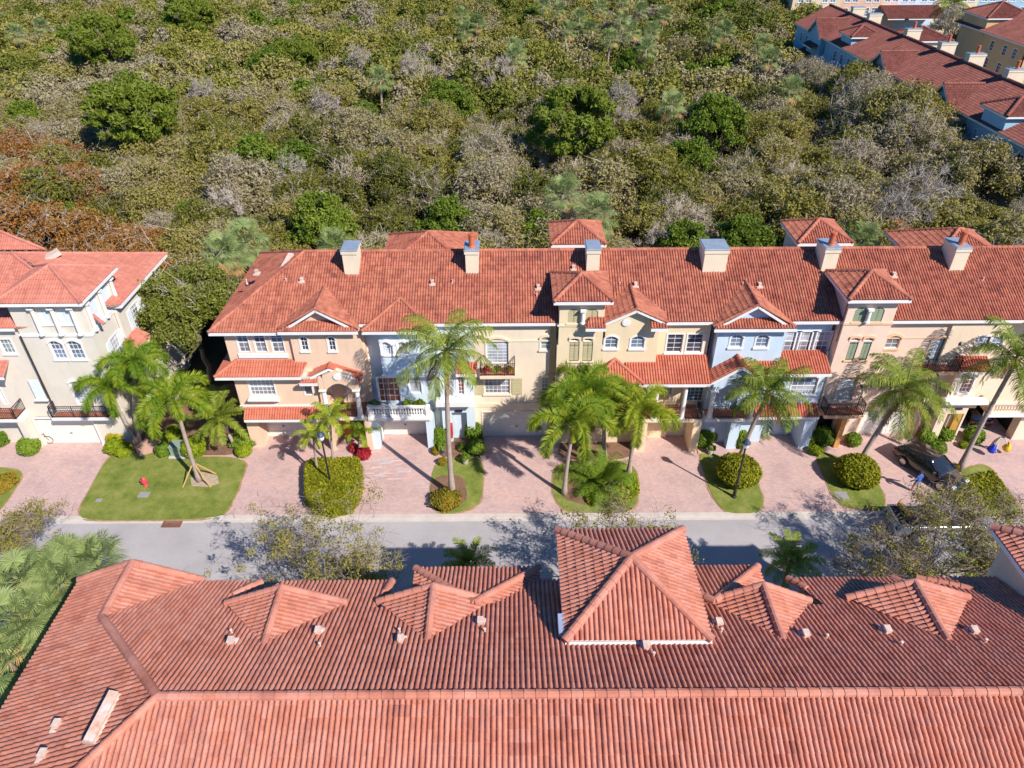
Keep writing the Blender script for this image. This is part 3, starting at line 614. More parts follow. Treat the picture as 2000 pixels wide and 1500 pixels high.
# right bay: small tiled roof, red-blind window, ledge, entrance
e0, e1 = P(890, 731, Y=39.9), P(931, 731, Y=39.9); h.roof([[e0, e1, e1 + Vector((0, .85, .42)), e0 + Vector((0, .85, .42))]], T_LOW, [(e0, e1)], [], name='small_roof')
Fe = fy(40.3); x0, x1 = ux(862, 790, 40.3), XBC
h.wall(Fe, x0, x1, 0, e0.z - .25, .5); h.win(Fe, 893, 735, 907, 771, nx=2, ny=5, arch=.25, rail=0, glass='r', trim=.12); h.win(Fc, 893, 661, 906, 682, nx=2, ny=4, glass='t', rail=0)
q = MB(); q.box(x0 - .3, x1 + .05, 39.6, 40.3, uz(900, 795, 39.6), uz(900, 787, 39.6)); obj('ledge', q, WHITE, h.r)
q = MB(); a0, a1, z0, z1 = h.rect(Fe, 882, 806, 913, 838); h.holes.append((Fe, a0, a1, 0, z1, 0)); q.box(a0, a1, 41.2, 41.25, .0, z1); obj('entrance_recess', q, CREAMT, h.r); q = MB(); q.box(a0 + .3, a1 - .2, 41.1, 41.2, 0.02, 1.1); obj('entrance_door', q, DARKIN, h.r)
q = MB(); c = P(896, 803, Y=40.25); q.box(c.x - .25, c.x + .25, 40.22, 40.29, c.z - .07, c.z + .07); obj('number_plaque', q, IRON, h.r)
q = MB(); q.box(a0 - .12, a0 + .02, 39.75, 40.29, .9, 1.9); obj('flag', q, mat('red_flag', (.5, .03, .05), .8), h.r)
wall_lamp(h, 797, 742, 40.75); h.vents([(pm(845, 555), 'b')], Br); h.chimney((P(922, 520, Y=43.9).x, 43.9), .85, 1.5, 11.3, 13.5, pot=1); h.finish()

# ---- C: cream house, plain facade, iron balcony ---------------------------------------------------------
h = House('townhouse', (0.1, 45, 0), 'flat-fronted cream townhouse with a small flowered iron balcony', 'townhouse', S_CREAM, ROWG, CREAMT)
Cr = mainroof(h, XBC, XCD); Fc = fy(40.78); h.wall(Fc, XBC, XCD, 0, 9.95, .5); h.body(XBC + .05, XCD - .05, 41.2, YB - .6, 0, 9.95)
h.win(Fc, 949, 661, 993, 710, nx=4, ny=8, rail=0, glass='w', tm=CREAMT, hood=True, arch=.3, sill=False, name='french_door')
h.win(Fc, 1056, 657, 1080, 683, nx=2, ny=3, rail=0, arch=.25, glass='p', tm=CREAMT, hood=True)
h.win(Fc, 946, 739, 996, 769, nx=6, ny=4, rail=.5, glass='g', low='g', tm=CREAMT, shut=SHUTT)
h.win(Fc, 1058, 736, 1083, 765, nx=4, ny=4, rail=0, glass='g', tm=CREAMT, hood=True)
zb = P(970, 735, Y=39.75).z; h.balcony(ux(937, 735, 39.75), ux(1007, 735, 39.75), 39.75, 40.78, zb); h.band(Fc, XBC, XCD, uz(1020, 667, 40.78), uz(1020, 664, 40.78), .04, CREAMT)
h.band(Fc, XBC, XCD, uz(940, 794, 40.78), uz(940, 787, 40.78), .06, CREAMT); h.band(Fc, 2.55, 2.85, 0, 9.9, .12, mat('tan_pilaster', (.50, .34, .17), .8))
h.garage(Fc, ux(945, 852, 40.78), ux(1073, 852, 40.78), 2.45)
h.vents([(pm(884, 553), 'p'), (pm(1051, 564), 'b'), (pm(1048, 580), 'p')], Cr); h.chimney((P(1158, 520, Y=43.9).x, 43.9), .85, 1.5, 11.3, 13.5); h.finish()

# ---- D: straw-coloured house with tower and gable -------------------------------------------------------
h = House('townhouse', (8, 45, 0), 'straw-coloured townhouse with a tower and round medallion gable, behind the palms', 'townhouse', S_YEL, ROWG, CREAMT)
Dr = mainroof(h, XCD, XDE); Ft = fy(40.1)
tw = tower(h, 4.5, 41.6, 1.86, 2.0, 12.0, .95, T_FAR, 8.5, F=Ft)
h.wall(Ft, 2.98, 6.12, 0, 8.5, 1)
h.shutters(Ft, 1110, 603, 1131, 631, SHUTT, .25); h.shutters(Ft, 1145, 603, 1167, 631, SHUTT, .25); h.shutters(Ft, 1112.7, 668, 1130, 705, SHUTT); h.shutters(Ft, 1139, 668, 1156, 705, SHUTT)
for a in ((1114, 660, 1130.5, 667), (1141, 660, 1157, 667)): h.win(Ft, *a, nx=2, ny=1, rail=0, arch=.12, glass='d', sill=False, tm=CREAMT, hood=True)
h.column(ux(1138, 630, 39.95), 39.95, uz(1138, 632, 39.95), uz(1138, 605, 39.95), .12, WHITE); h.band(Ft, 2.95, 6.15, uz(1130, 637, 40.1), uz(1130, 634, 40.1), .06)
yg = 39.75; g0, g1, gp = P(1180, 628, Y=yg), P(1285, 634, Y=yg), P(1226, 604, Y=yg); gp = Vector(((5.9 + 9.95) / 2, yg, gp.z))
ze = gp.z - .98; L0, L1 = Vector((5.95, yg, ze)), Vector((9.95, yg, ze)); gb = Vector((gp.x, YR - (ZR - gp.z) / PM, gp.z)); yv = YR - (ZR - ze) / PM
o = h.roof([[L0, gp, gb, Vector((5.95, yv, ze))], [L1, Vector((9.95, yv, ze)), gb, gp]], T_FAR, [], [(gp, gb), (L0, gp), (L1, gp)], name='gable_roof', capr=.1)
t = MB(); z = Vector((0, -.02, -.14)); t.bar(L0 + z, gp + z, .06, .17); t.bar(L1 + z, gp + z, .06, .17); obj('rake_board', t, WHITE, o)
Fg = fy(40.12); h.wall(Fg, 6.1, 9.6, 0, ze + .1, 1); q = MB(); q.prism([(6.2, 40.12, ze + .1), (9.6, 40.12, ze + .1), (gp.x + .15, 40.12, gp.z - .15), (gp.x - .15, 40.12, gp.z - .15)], (0, .3, 0)); obj('gable_wall', q, S_YEL, h.r)
q = MB(); c = P(1222.7, 630, Y=40.1); q.lathe(tuple(c), [(.27, 0), (.27, .05), (.2, .07)], 20, rot=Matrix.Rotation(rad(90), 3, 'X')); obj('medallion', q, WHITE, h.r)
for (ua, ub, vv) in ((1144, 1184, 642), (1272, 1306, 642)):
    a, b = P(ua, vv, Y=39.4), P(ub, vv, Y=39.4); h.roof([[a, b, b + Vector((0 if ua < 1200 else -.3, .72, .42)), a + Vector((.3 if ua < 1200 else 0, .72, .42))], [a, a + Vector((.3, .72, .42)), a + Vector((0, .9, .0))]] if ua < 1200 else [[a, b, b + Vector((-.3, .72, .42)), a + Vector((0, .72, .42))]], T_FAR, [(a, b)], [], name='eave_return')
for a in ((1182, 657, 1205, 680), (1233, 657, 1257, 680)): h.win(Fg, *a, nx=2, ny=3, arch=.25, rail=0, glass='b', tm=WHITE)
Fd = fy(40.7); h.wall(Fd, 9.55, XDE, 0, 9.95, .3)
for a in ((1304.6, 653, 1330, 688.5), (1344, 653, 1369, 688)): h.win(Fd, *a, nx=2, ny=4, rail=0, glass='d', trim=.08, tm=WHITE)
h.body(XCD + .05, XDE - .05, 41.3, YB - .6, 0, 9.95)
# porch roof: hipped on the left, continuing right
zE = 6.35; pe0, pe1 = P(1150, 752, z=zE), P(1392, 752, z=zE); ye = pe0.y; ax_ = P(1195, 695, Y=39.7); tp = P(1300, 703, Y=40.15)
c0 = Vector((pe0.x, ye, zE)); c1 = Vector((8.7, ye, zE)); c2 = Vector((XDE, ye, zE)); apx = Vector(((c0.x + c1.x) / 2, min(ye + 1.9, 40.1), zE + 1.0))
zt = zE + (40.12 - ye) * .48
h.roof([[c0, c1, apx], [Vector((c0.x, 40.1, zE)), c0, apx], [Vector((c1.x - .9, ye + .02, zE)), c2, Vector((XDE, 40.65, zt + .25)), Vector((c1.x - 1.2, 40.65, zt + .25))]], T_LOW, [(c0, c2)], [(c0, apx), (c1, apx), (apx, apx + Vector((0, .3, 0)))], name='porch_roof')
q = MB(); q.box(c0.x + .3, XDE - .1, ye + .2, 40.1, zE - .3, zE - .12); obj('porch_ceiling', q, WHITE, h.r)
h.balcony(c0.x + .4, XDE - .05, ye + .35, 40.75, 3.1, rail=False)
yr = ye + .5
for u in (1186, 1233, 1280, 1335): h.column(ux(u, 790, yr), yr, 3.1, zE - .3, .15, WHITE)
h.railing([(ux(1186, 790, yr), yr, 0), (XDE - .1, yr, 0)], 3.1)
h.win(Fd, 1285, 755, 1312, 770, nx=5, ny=3, rail=0, glass='g', tm=WHITE); h.door(Fd, *h.rect(Fd, 1343, 752, 1371, 784), ny=5, glass='t')
h.win(Ft, 1110, 737, 1136, 768, nx=3, ny=4, rail=0, arch=.3, glass='d', tm=WHITE)
h.garage(Fd, ux(1300, 852, 40.7), ux(1348, 852, 40.7), 2.4, cols=4); h.pier((8.6, 9.4, ye + .5, 40.7, 0, 2.85), (12.55, XDE, ye + .4, 40.7, 0, 2.85), m=S_YEL)
h.vents([(pm(1210, 558), 'p'), (pm(1241, 559), 'b'), (pm(1120, 526), 'b')], Dr); h.chimney((P(1396, 519, Y=43.9).x, 43.9), 1.55, 1.6, 11.3, 13.45); h.finish()

# ---- E: sky blue house ----------------------------------------------------------------------------------
h = House('townhouse', (17, 45, 0), 'sky blue townhouse with a gable and a covered balcony holding rocking chairs', 'townhouse', S_BLUE2, ROWG)
Er = mainroof(h, XDE, XEF - .2); x0 = P(1394, 640, z=9.9).x; x1 = P(1553, 639, z=9.9).x
gable_skirt(h, x0, x1, 39.62, 9.95, uz(1477, 594, 40.1), m=T_FAR)
Fe1, Fe2 = fy(40.15), fy(40.95); h.wall(Fe1, x0 + .45, x1 - .35, 0, 9.8, 1.0); h.wall(Fe2, x1 - .4, XEF, 0, 9.9, .4); h.body(x0 + .4, XEF - .05, 41.3, YB - .6, 0, 9.95)
for a in ((1428.7, 654, 1447.7, 678), (1479, 654, 1498, 678)): h.win(Fe1, *a, nx=2, ny=3, arch=.28, rail=0, glass='b')
for a in ((1527, 648, 1554, 686), (1559, 648, 1585, 686), (1590, 648, 1615, 685)): h.win(Fe2, *a, nx=3, ny=4, glass='w', low='g', sill=False)
r = h.rect(Fe2, 1524, 686, 1616, 694); h.band(Fe2, r[0], r[1], r[2], r[3], .12)
ps = P(1529, 731, z=6.7), P(1634, 729, z=6.7); y_ = ps[0].y; a, b = Vector((ps[0].x - 2.0, y_, 6.7)), Vector((XEF - .02, y_, 6.7)); h.roof([[a, b, Vector((XEF - .02, 40.93, 7.45)), Vector((a.x, 40.93, 7.45))]], T_LOW, [(a, b)], [], name='skirt_roof')
Fe3 = fy(39.9); h.wall(Fe3, ux(1505, 760, 39.9), XEF - .02, 3.1, 6.6, 1); h.win(Fe3, 1550, 738, 1590, 770, nx=4, ny=4, glass='b', low='w')
zE = 6.3; gl, gr = P(1387, 748, z=zE).x, P(1500, 748, z=zE).x; yg = P(1430, 748, z=zE).y; pk = Vector(((gl + gr) / 2, yg, uz(1436, 716, yg))); pb = Vector((pk.x, 40.1, pk.z))
a, b = Vector((gl, yg, zE)), Vector((gr, yg, zE)); o = h.roof([[a, pk, pb, Vector((gl, 40.1, zE))], [b, Vector((gr, 40.1, zE)), pb, pk]], T_LOW, [(Vector((gl, 40.1, zE)), a)], [(pk, pb)], name='porch_roof')
t = MB(); z = Vector((0, -.05, -.1)); t.bar(a + z, pk + z, .06, .16); t.bar(b + z, pk + z, .06, .16); obj('rake_board', t, WHITE, o)
q = MB(); n = 12; xa, xb = gl + .35, gr - .35; arc = [(xa + .35 + (xb - xa - .7) * i / n, 5.5 + .55 * math.sin(math.pi * i / n)) for i in range(n + 1)]
for i in range(n):
    (xx, z1), (x2, z2) = arc[i], arc[i + 1]; tz = lambda x: zE - .05 + (pk.z - zE) * (1 - abs(x - pk.x) / ((gr - gl) / 2)) - .05
    q.prism([(xx, yg + .25, z1), (x2, yg + .25, z2), (x2, yg + .25, tz(x2)), (xx, yg + .25, tz(xx))], (0, .28, 0))
q.box(xa, xa + .36, yg + .25, yg + .53, 5.4, 6.4); q.box(xb - .36, xb, yg + .25, yg + .53, 5.4, 6.4); obj('porch_arch', q, S_BLUE2, h.r)
h.balcony(gl + .2, gr - .1, yg + .2, 40.15, 3.1, rail=False); h.railing([(gl + .5, yg + .35, 0), (gr - .3, yg + .35, 0)], 3.1)
for x in (gl + .5, gr - .5): h.column(x, yg + .4, 3.1, 5.5, .17)
l0, l1 = P(1461, 815, z=3.2), P(1599, 814, z=3.2); ly = l0.y; l0, l1 = Vector((l0.x, ly, 3.2)), Vector((XEF - .05, ly, 3.2)); h.roof([[l0, l1, Vector((l1.x, ly + .85, 3.75)), Vector((l0.x, ly + .85, 3.75))]], T_LOW, [(l0, l1)], [], name='garage_canopy')
Feg = fy(40.9); h.wall(Feg, gl + 2.2, XEF, 0, 3.2, .3); h.garage(Feg, ux(1478, 854, 40.9), ux(1590, 854, 40.9) - .1, 2.35)
h.pier((gl + 2.2, gl + 2.9, ly + .3, 40.9, 0, 2.9), (XEF - .75, XEF - .05, ly + .3, 40.9, 0, 3.0), m=S_BLUE2)
h.vents([(pm(1450, 558), 'p'), (pm(1483, 560), 'b')], Er); h.chimney((P(1620, 517, Y=43.9).x, 43.9), .95, 1.6, 11.3, 13.45, pot=1); h.finish()

# ---- F: pink house with green-shuttered tower ------------------------------------------------------------
h = House('townhouse', (25, 45, 0), 'pink stucco townhouse whose square tower has green shutters', 'townhouse', S_PINK, ROWG, PEACHT)
Fr_ = mainroof(h, XEF - .2, XFG); Ft = fy(40.12); tower(h, 23.0, 41.6, 1.97, 2.0, 12.0, 1.0, T_FAR, 8.5, F=Ft); h.wall(Ft, 21.45, 24.55, 0, 8.5, 1.1)
for a in ((1672.7, 600, 1688, 628.7), (1707, 600, 1721, 628.7)): h.shutters(Ft, *a, SHUTG, .25)
for a in ((1661, 668, 1666.7, 702.7), (1687.5, 668, 1692, 702.7)): h.shutters(Ft, *a, SHUTG)
for a in ((1662.5, 659, 1678, 666), (1689, 659, 1705, 666)): h.win(Ft, *a, nx=2, ny=1, rail=0, arch=.12, glass='d', sill=False, hood=True)
h.column(ux(1693, 628, 39.98), 39.98, uz(1693, 630, 39.98), uz(1693, 603, 39.98), .12, WHITE); h.band(Ft, 21.4, 24.6, uz(1690, 634, 40.12), uz(1690, 630, 40.12), .06)
Ff = fy(40.78); h.wall(Ff, 24.5, XFG, 0, 9.95, .3); h.body(XEF + .3, XFG - .05, 41.15, YB - .6, 0, 9.95)
h.win(Ff, 1735, 655, 1752.7, 680, nx=2, ny=3, rail=0, arch=.28, glass='g', hood=True); h.win(Ff, 1822.7, 659, 1846, 706, nx=4, ny=5, rail=0, arch=.3, glass='w', sill=False, hood=True, name='french_door')
h.band(Ff, 24.5, XFG + 2, uz(1780, 661, 40.78), uz(1780, 659, 40.78), .04); h.band(Ft, 21.4, 24.6, uz(1690, 801, 40.12) - .1, uz(1690, 801, 40.12) + .05, .05)
zb = P(1842, 727, Y=39.75).z; h.balcony(ux(1806, 727, 39.75), ux(1874, 727, 39.75), 39.75, 40.78, zb)
h.door(Ft, *h.rect(Ft, 1642, 737, 1662, 783), ny=6, glass='w'); h.win(Ff, 1700, 738, 1716, 757, nx=2, ny=3, rail=0, arch=.15, glass='b')
wall_lamp(h, 1873, 668, 40.78); wall_lamp(h, 1681, 752, 40.12); h.balcony(21.5, 24.2, 39.1, 40.12, 3.25)
h.garage(Ff, ux(1672, 846, 40.78), ux(1788, 846, 40.78), 2.4); q = MB(); a = h.rect(Ft, 1612, 808, 1640, 850); h.holes.append((Ft, 21.7, 22.9, 0, 2.5, 0)); q.box(21.7, 22.9, 40.6, 40.7, 0, 2.5); obj('entrance_door', q, DARKIN, h.r)  # near-black sheet stands for the shade in the entrance recess
q = MB(); q.box(23.0, 23.35, 39.4, 40.12, 0, 3.0); obj('pier', q, mat('orange_stucco', (.62, .30, .10), .85), h.r)
h.vents([(pm(1919, 548), 'p'), (pm(1745, 540), 'b')], Fr_); h.chimney((P(1873, 514, Y=43.9).x, 43.9), .95, 1.6, 11.3, 13.45, pot=1); h.finish()

# ---- G: peach house at the right edge ------------------------------------------------------------------
h = House('townhouse', (33, 45, 0), 'peach townhouse at the right end of the row, its garage standing open', 'townhouse', S_PEACH, ROWG)
mainroof(h, XFG, XEND); Fg = fy(40.6); h.wall(Fg, XFG, XEND, 2.7, 9.95, .5); h.body(XFG + .05, XEND, 41.2, YB - .6, 2.8, 9.95); h.body(XFG + .05, 31.5, 41.3, YB - .6, 0, 2.9)
gable_skirt(h, 33.3, 38.4, 39.62, 9.95, 11.0, m=T_FAR)
for a in ((1914, 657, 1930, 676), (1939, 657, 1955, 676)): h.win(Fg, *a, nx=2, ny=3, rail=0, glass='b')
e0, e1 = P(1877, 727, Y=39.5), P(1926, 727, Y=39.5); e1.x += .4; h.roof([[e0, e1, e1 + Vector((0, 1.1, .55)), e0 + Vector((0, 1.1, .55))]], T_LOW, [(e0, e1)], [], name='small_roof')
Fh = fy(39.95); x0, x1 = e0.x + .1, e1.x - .1; h.wall(Fh, x0, x1, 0, e0.z - .2, 1.2); h.win(Fh, 1884.6, 735, 1892, 766, nx=3, ny=4, rail=0, arch=.25, glass='r', tm=WHITE)
zl = uz(1880, 787, 39.5); q = MB(); q.box(x0 - .3, x1 + .8, 39.4, 40.0, zl - .12, zl + .12); obj('ledge', q, WHITE, h.r)
a0 = ux(1853, 805, 39.95); h.holes.append((Fh, a0, a0 + 1.15, 0, 2.7, 0)); q = MB(); q.box(a0, a0 + 1.15, 40.7, 40.8, 0, 2.7); q.box(a0 + .62, a0 + 1.15, 40.0, 40.7, 0, 2.65); obj('entrance_door', q, WOOD, h.r)
q = MB(); c = P(1873, 799, Y=39.9); q.box(c.x - .25, c.x + .25, 39.88, 39.94, c.z - .07, c.z + .07); obj('number_plaque', q, IRON, h.r)
xb = ux(1925, 808, 39.6); q = MB(); q.box(xb - .1, XEND, 39.45, 40.6, 2.75, 3.1); obj('terrace', q, WHITE, h.r); h.balustrade(xb, xb + 4.6, 39.6, 3.1, n=20, m=S_PEACH)
q = MB(); q.box(xb - .1, xb + .04, 39.7, 40.55, 2.75, 3.1); tm_ = mat('tan_lattice', (.62, .36, .16), .8)
for j in range(4): q.box(xb - .08, xb + .02, 39.7, 40.6, 3.1 + j * .24, 3.16 + j * .24)
for j in range(5): q.box(xb - .079, xb + .019, 39.72 + j * .2, 39.8 + j * .2, 3.1, 3.85)
obj('side_balustrade', q, tm_, h.r)
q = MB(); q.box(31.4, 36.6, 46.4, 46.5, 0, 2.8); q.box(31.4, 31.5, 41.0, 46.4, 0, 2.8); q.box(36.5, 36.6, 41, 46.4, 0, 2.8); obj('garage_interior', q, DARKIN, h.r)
h.pier((31.0, 31.6, 40.2, 40.9, 0, 2.8), (36.2, 38.4, 40.2, 40.9, 0, 2.8), m=S_PEACH); h.finish()

# ---- wings and towers at the back of the row -------------------------------------------------------------
def backtower(cx, cy, hx, hy, ze, rise, zb, lab, m=T_FAR, wm=None):
    h = House('back_tower', (cx, cy, 0), lab, 'tower', wm or S_PEACH, 'towers at the back of the row'); tower(h, cx, cy, hx, hy, ze, rise, m, 0); return h
backtower(4.85, 50, 1.98, 2.0, 12.0, .98, 8, 'square tiled tower behind the straw-coloured townhouse, beside the plain chimney')
backtower(22.6, 50, 2.0, 2.0, 12.0, .98, 8, 'square tiled tower behind the sky blue townhouse, beside the chimney with a clay pot')
for (ul, ur, ua, va, lab) in ((765, 905, 836, 453, 'low hipped roof wing behind the pale blue townhouse'), (1775, 1960, 1873, 447, 'low hipped roof wing behind the pink townhouse, beside its chimney')):
    p0, p1 = P(ul, 490, z=10.6), P(ur, 490, z=10.6); cx = P(ua, va, z=12.6)
    h = House('rear_wing', (cx.x, 53, 0), lab, 'house wing', S_PEACH, 'hipped wings at the back of the row'); hx = 2.9; cy = cx.y
    ps, ev, cp = pyramid(cx.x, cy, 3.4, 3.4, 10.9, 1.7); h.roof(ps, T_FAR, ev, cp); h.body(cx.x - 3, cx.x + 3, cy - 2.9, cy + 2.9, 0, 10.8)
# ---------------------------------------------------------------- the near row (roof seen from above)
NR, NZ, NP, NE = 12.78, 12.9, 0.42, 19.55
def zn(y): return NZ - NP * abs(y - NR)
def N_(x, y, dz=0): return Vector((x, y, zn(y) + dz))
def pn(u, v): return PL(u, v, NR, NZ, -NP)
h = House('near_townhouse_row', (5, 13, 0), 'near townhouse row along the bottom, seen as one long pink-red tiled roof', 'townhouse row', S_PEACH)
RX, XR2, YB2 = -11.17, 27.0, 2.0
R0 = N_(RX, NR); P1 = Vector((-15.5, 17.11, 11.08)); W2 = Vector((-15.5, 19.75, 11.08)); zl_ = NZ - NP * 6.83
cx505, cx443, cx546, cx733, cx765 = pn(505, 1145).x, pn(443, 1187).x, pn(552, 1137).x, pn(733, 1183).x, pn(765, 1137).x
YM = 17.55
polys = [
 [R0, P1, N_(-15.06, YM), N_(RX, YM)], [R0, N_(RX, YM), N_(XR2, YM), N_(XR2, NR)],
 [N_(-15.06, YM), N_(cx443 + .1, YM), N_(cx505, NE), N_(-12.95, NE + .1)],
 [N_(cx546 - 1.2, YM), N_(cx733, YM), N_(cx765, NE), N_(cx546, NE)],
]
B1 = P(1052, 1110, z=10.05); B0 = P(812, 1110, z=10.05); by = B0.y; bx0, bx1 = B0.x, B1.x
C1 = P(1480, 1106, z=10.05); cx1 = C1.x; cx0 = cx1 - (bx1 - bx0)
xe0, xe1 = pn(1537, 1130).x, pn(1742, 1130).x
xf0 = pn(1795, 1135).x
polys += [[N_(bx0 + 1.2, YM), N_(cx0 + .5, YM), N_(cx0, NE), N_(bx1 - .5, NE)], [N_(bx0 + 1.2, YM), N_(bx1, YM), N_(bx1 - .4, NE), N_(bx0 + .3, NE)], [N_(cx0, YM), N_(cx1 - .4, YM), N_(cx1 - .2, NE - .6), N_(cx0, NE)],
 [N_(xe0 + .6, YM), N_(xe1 + .8, YM), N_(xe1, NE), N_(xe0, NE)], [N_(xf0 - .6, YM), N_(XR2, YM), N_(XR2, NE), N_(xf0, NE)]]
le, le0 = Vector((-18.0, 19.75, zl_)), Vector((-18.0, 5.95, zl_))
lw = NZ - NP * 6.83
polys += [[R0, P1, Vector((-18.0, 17.11, lw)), le0], [P1, W2, le, Vector((-18.0, 17.11, lw))], [P1, W2, Vector((-12.85, 19.75, 9.97))],
 [R0, N_(XR2, NR), N_(XR2, 5.95), N_(-18.0, 5.95)], [N_(-18.0, 5.95), N_(XR2, 5.95), N_(XR2, YB2), N_(-18.0, YB2)]]
caplist = [(R0, N_(XR2, NR)), (P1, R0), (P1, W2), (le0, R0), (N_(cx505 + .02, NE), N_(cx505 - .75, NE - .95)), (N_(cx765, NE), N_(cx765 - .1, NE - .8)), (N_(xe0, NE), N_(xe0 + .45, NE - .75)), (N_(xe1, NE), N_(xe1 + .5, NE - .7)),
 (Vector((-12.85, 19.75, 9.97)), W2), (le, W2), (N_(xf0, NE), N_(xf0 + 1.7, NE - .9))]
nroof = h.roof(polys[:-1], T_NEAR, [(N_(-12.95, NE), N_(cx505, NE)), (N_(cx546, NE), N_(cx765, NE)), (N_(xe0, NE), N_(xe1, NE)), (le0, le), (N_(xf0, NE), N_(XR2, NE)), (le + Vector((0, 0, 0)), W2), (W2, Vector((-12.85, 19.75, 9.97)))], caplist, k=6, capr=.15, tref=N_(0, NE))
for i, (f, b, l, r_) in enumerate((((552, 1148), (515, 1257), (446, 1187), (680, 1188)), ((848, 1145), (833, 1250), (735, 1183), (958, 1180)), ((1487, 1143), (1532, 1248), (1390, 1176), (1593, 1178)), ((1785, 1137), (1853, 1250), (1645, 1180), (1888, 1182)))):
    Bk = pn(*b); Fz = P(*f, z=Bk.z); L_, R_ = pn(*l), pn(*r_); yf = Fz.y; ylr = max(L_.y, R_.y, YM + .0); xm = (Bk.x + Fz.x) / 2
    hw = (R_.x - L_.x) / 2; xl, xr = xm - hw, xm + hw; zv = zn(ylr) + .02
    f0, f1, fr, bk = Vector((xl, yf, zv)), Vector((xr, yf, zv)), Vector((xm, yf, Bk.z)), Vector((xm, Bk.y - .05, Bk.z)); vl, vr = Vector((xl, ylr - .1, zv)), Vector((xr, ylr - .1, zv))
    o = h.roof([[f0, fr, bk], [f1, bk, fr]], T_NEAR, [], [(bk, fr), (f0, fr), (f1, fr)], name='gable_roof', k=6, capr=.14)
    q = MB(); q.prism([(xl + .3, yf - .3, zv - .5), (xr - .3, yf - .3, zv - .5), (xr - .3, yf - .3, zv - .05), (xm, yf - .3, Bk.z - .15), (xl + .3, yf - .3, zv - .05)], (0, .2, 0)); obj('gable_wall', q, S_PEACH, h.r)
for (xa, xb) in ((bx0, bx1), (cx0, cx1)):
    xm = (xa + xb) / 2; z0 = 10.02; hw = (xb - xa) / 2; ap = Vector((xm, by - hw, z0 + NP * hw)); a, b = Vector((xa, by, z0)), Vector((xb, by, z0))
    yv = NR + (NZ - z0) / NP; va, vb = Vector((xa, 17.9, z0)), Vector((xb, 17.9, z0)); bk = Vector((xm, ap.y - .25, ap.z))
    la, lb = Vector((xa, 18.3, z0)), Vector((xb, 18.3, z0))
    h.roof([[a, b, ap], [a, ap, la], [b, lb, ap]], T_NEAR, [(a, b), (b, lb), (a, la)], [(a, ap), (b, ap)], name='bay_roof', k=6, capr=.15)
    q = MB(); q.box(xa + .4, xb - .4, 18.2, by - .4, 0, 9.95); obj('bay_wall', q, S_PEACH, h.r)
def ntower(x0, lab=None):
    cx, cy = x0 + 2.57, 17.93; ps, ev, cp = pyramid(cx, cy, 2.57, 2.59, 12.0, 1.32); o = h.roof(ps, T_NEAR, ev, cp, name='tower_roof', k=6, capr=.16)
    h.body(cx - 2.15, cx + 2.15, cy - 2.15, cy + 2.15, 9.0 if x0 < 5 else 0, 11.93, name='tower_wall'); q = MB(); q.bar((x0, 15.27, 11.93), (x0 + 5.14, 15.27, 11.93), .12, .12); obj('gutter', q, WHITE, o)
ntower(1.8); ntower(19.55)
h.body(-17.6, XR2, 6.3, 17.2, 0, 9.98); h.body(-17.6, -13.2, 17.2, 19.2, 0, 9.9); h.body(-12.6, cx505 - .4, 17.2, 19.1, 0, 9.9); h.body(cx546 + .3, cx765 - .3, 17.2, 19.1, 0, 9.9); h.body(bx0, cx1, 17.2, 19.1, 0, 9.9); h.body(xe0 + .3, xe1 - .3, 17.2, 19.1, 0, 9.9); h.body(xf0 + .3, XR2, 17.2, 19.1, 0, 9.9)
vb = [(453, 1258, 'b'), (453.6, 1238, 'p'), (623, 1238, 'b'), (626, 1264, 'p'), (783.6, 1254, 'b'), (781, 1236, 'p'), (938.6, 1219, 'b'), (947, 1236, 'p'), (1403, 1221, 'b'), (1408, 1236, 'p'), (1572, 1244, 'b'), (1613, 1248, 'p'), (1730.6, 1236, 'b'), (1758, 1262, 'p'), (1900, 1237, 'b'), (1922, 1257, 'p'), (1261, 1267, 'b'), (1276, 1283, 'p')]
h.vents([(pn(u, v), k) for u, v, k in vb], nroof)
def pleft(u, v):
    d = ray(u, v); t = (NZ + NP * (0 - RX) - CAMH) / (d.z - NP * d.x); return Vector((t * d.x, t * d.y, CAMH + t * d.z))
h.vents([(pleft(115, 1420), 'b'), (pleft(88, 1478), 'b')], nroof)
a, b = pleft(178, 1458), pleft(228, 1360); q = MB(); up = Vector((0, 0, .16)); q.bar(a + up, b + up, .42, .14, (.3, 0, 1)); q.bar(a + up * 1.7, b + up * 1.7, .3, .12, (.3, 0, 1)); obj('ridge_vent', q, mat('rusty_vent', (0.72, 0.66, 0.62), 0.6, .1, 3, col2=(0.55, 0.22, 0.08)), nroof)
q = MB(); c = pn(1196, 1237) if False else pn(1098, 1238); q.box(c.x - .15, c.x + .15, c.y - .3, c.y + .5, c.z, c.z + .5); obj('downspout', q, mat('bluegrey_spout', (.3, .36, .5), .5), h.r)
h.finish()

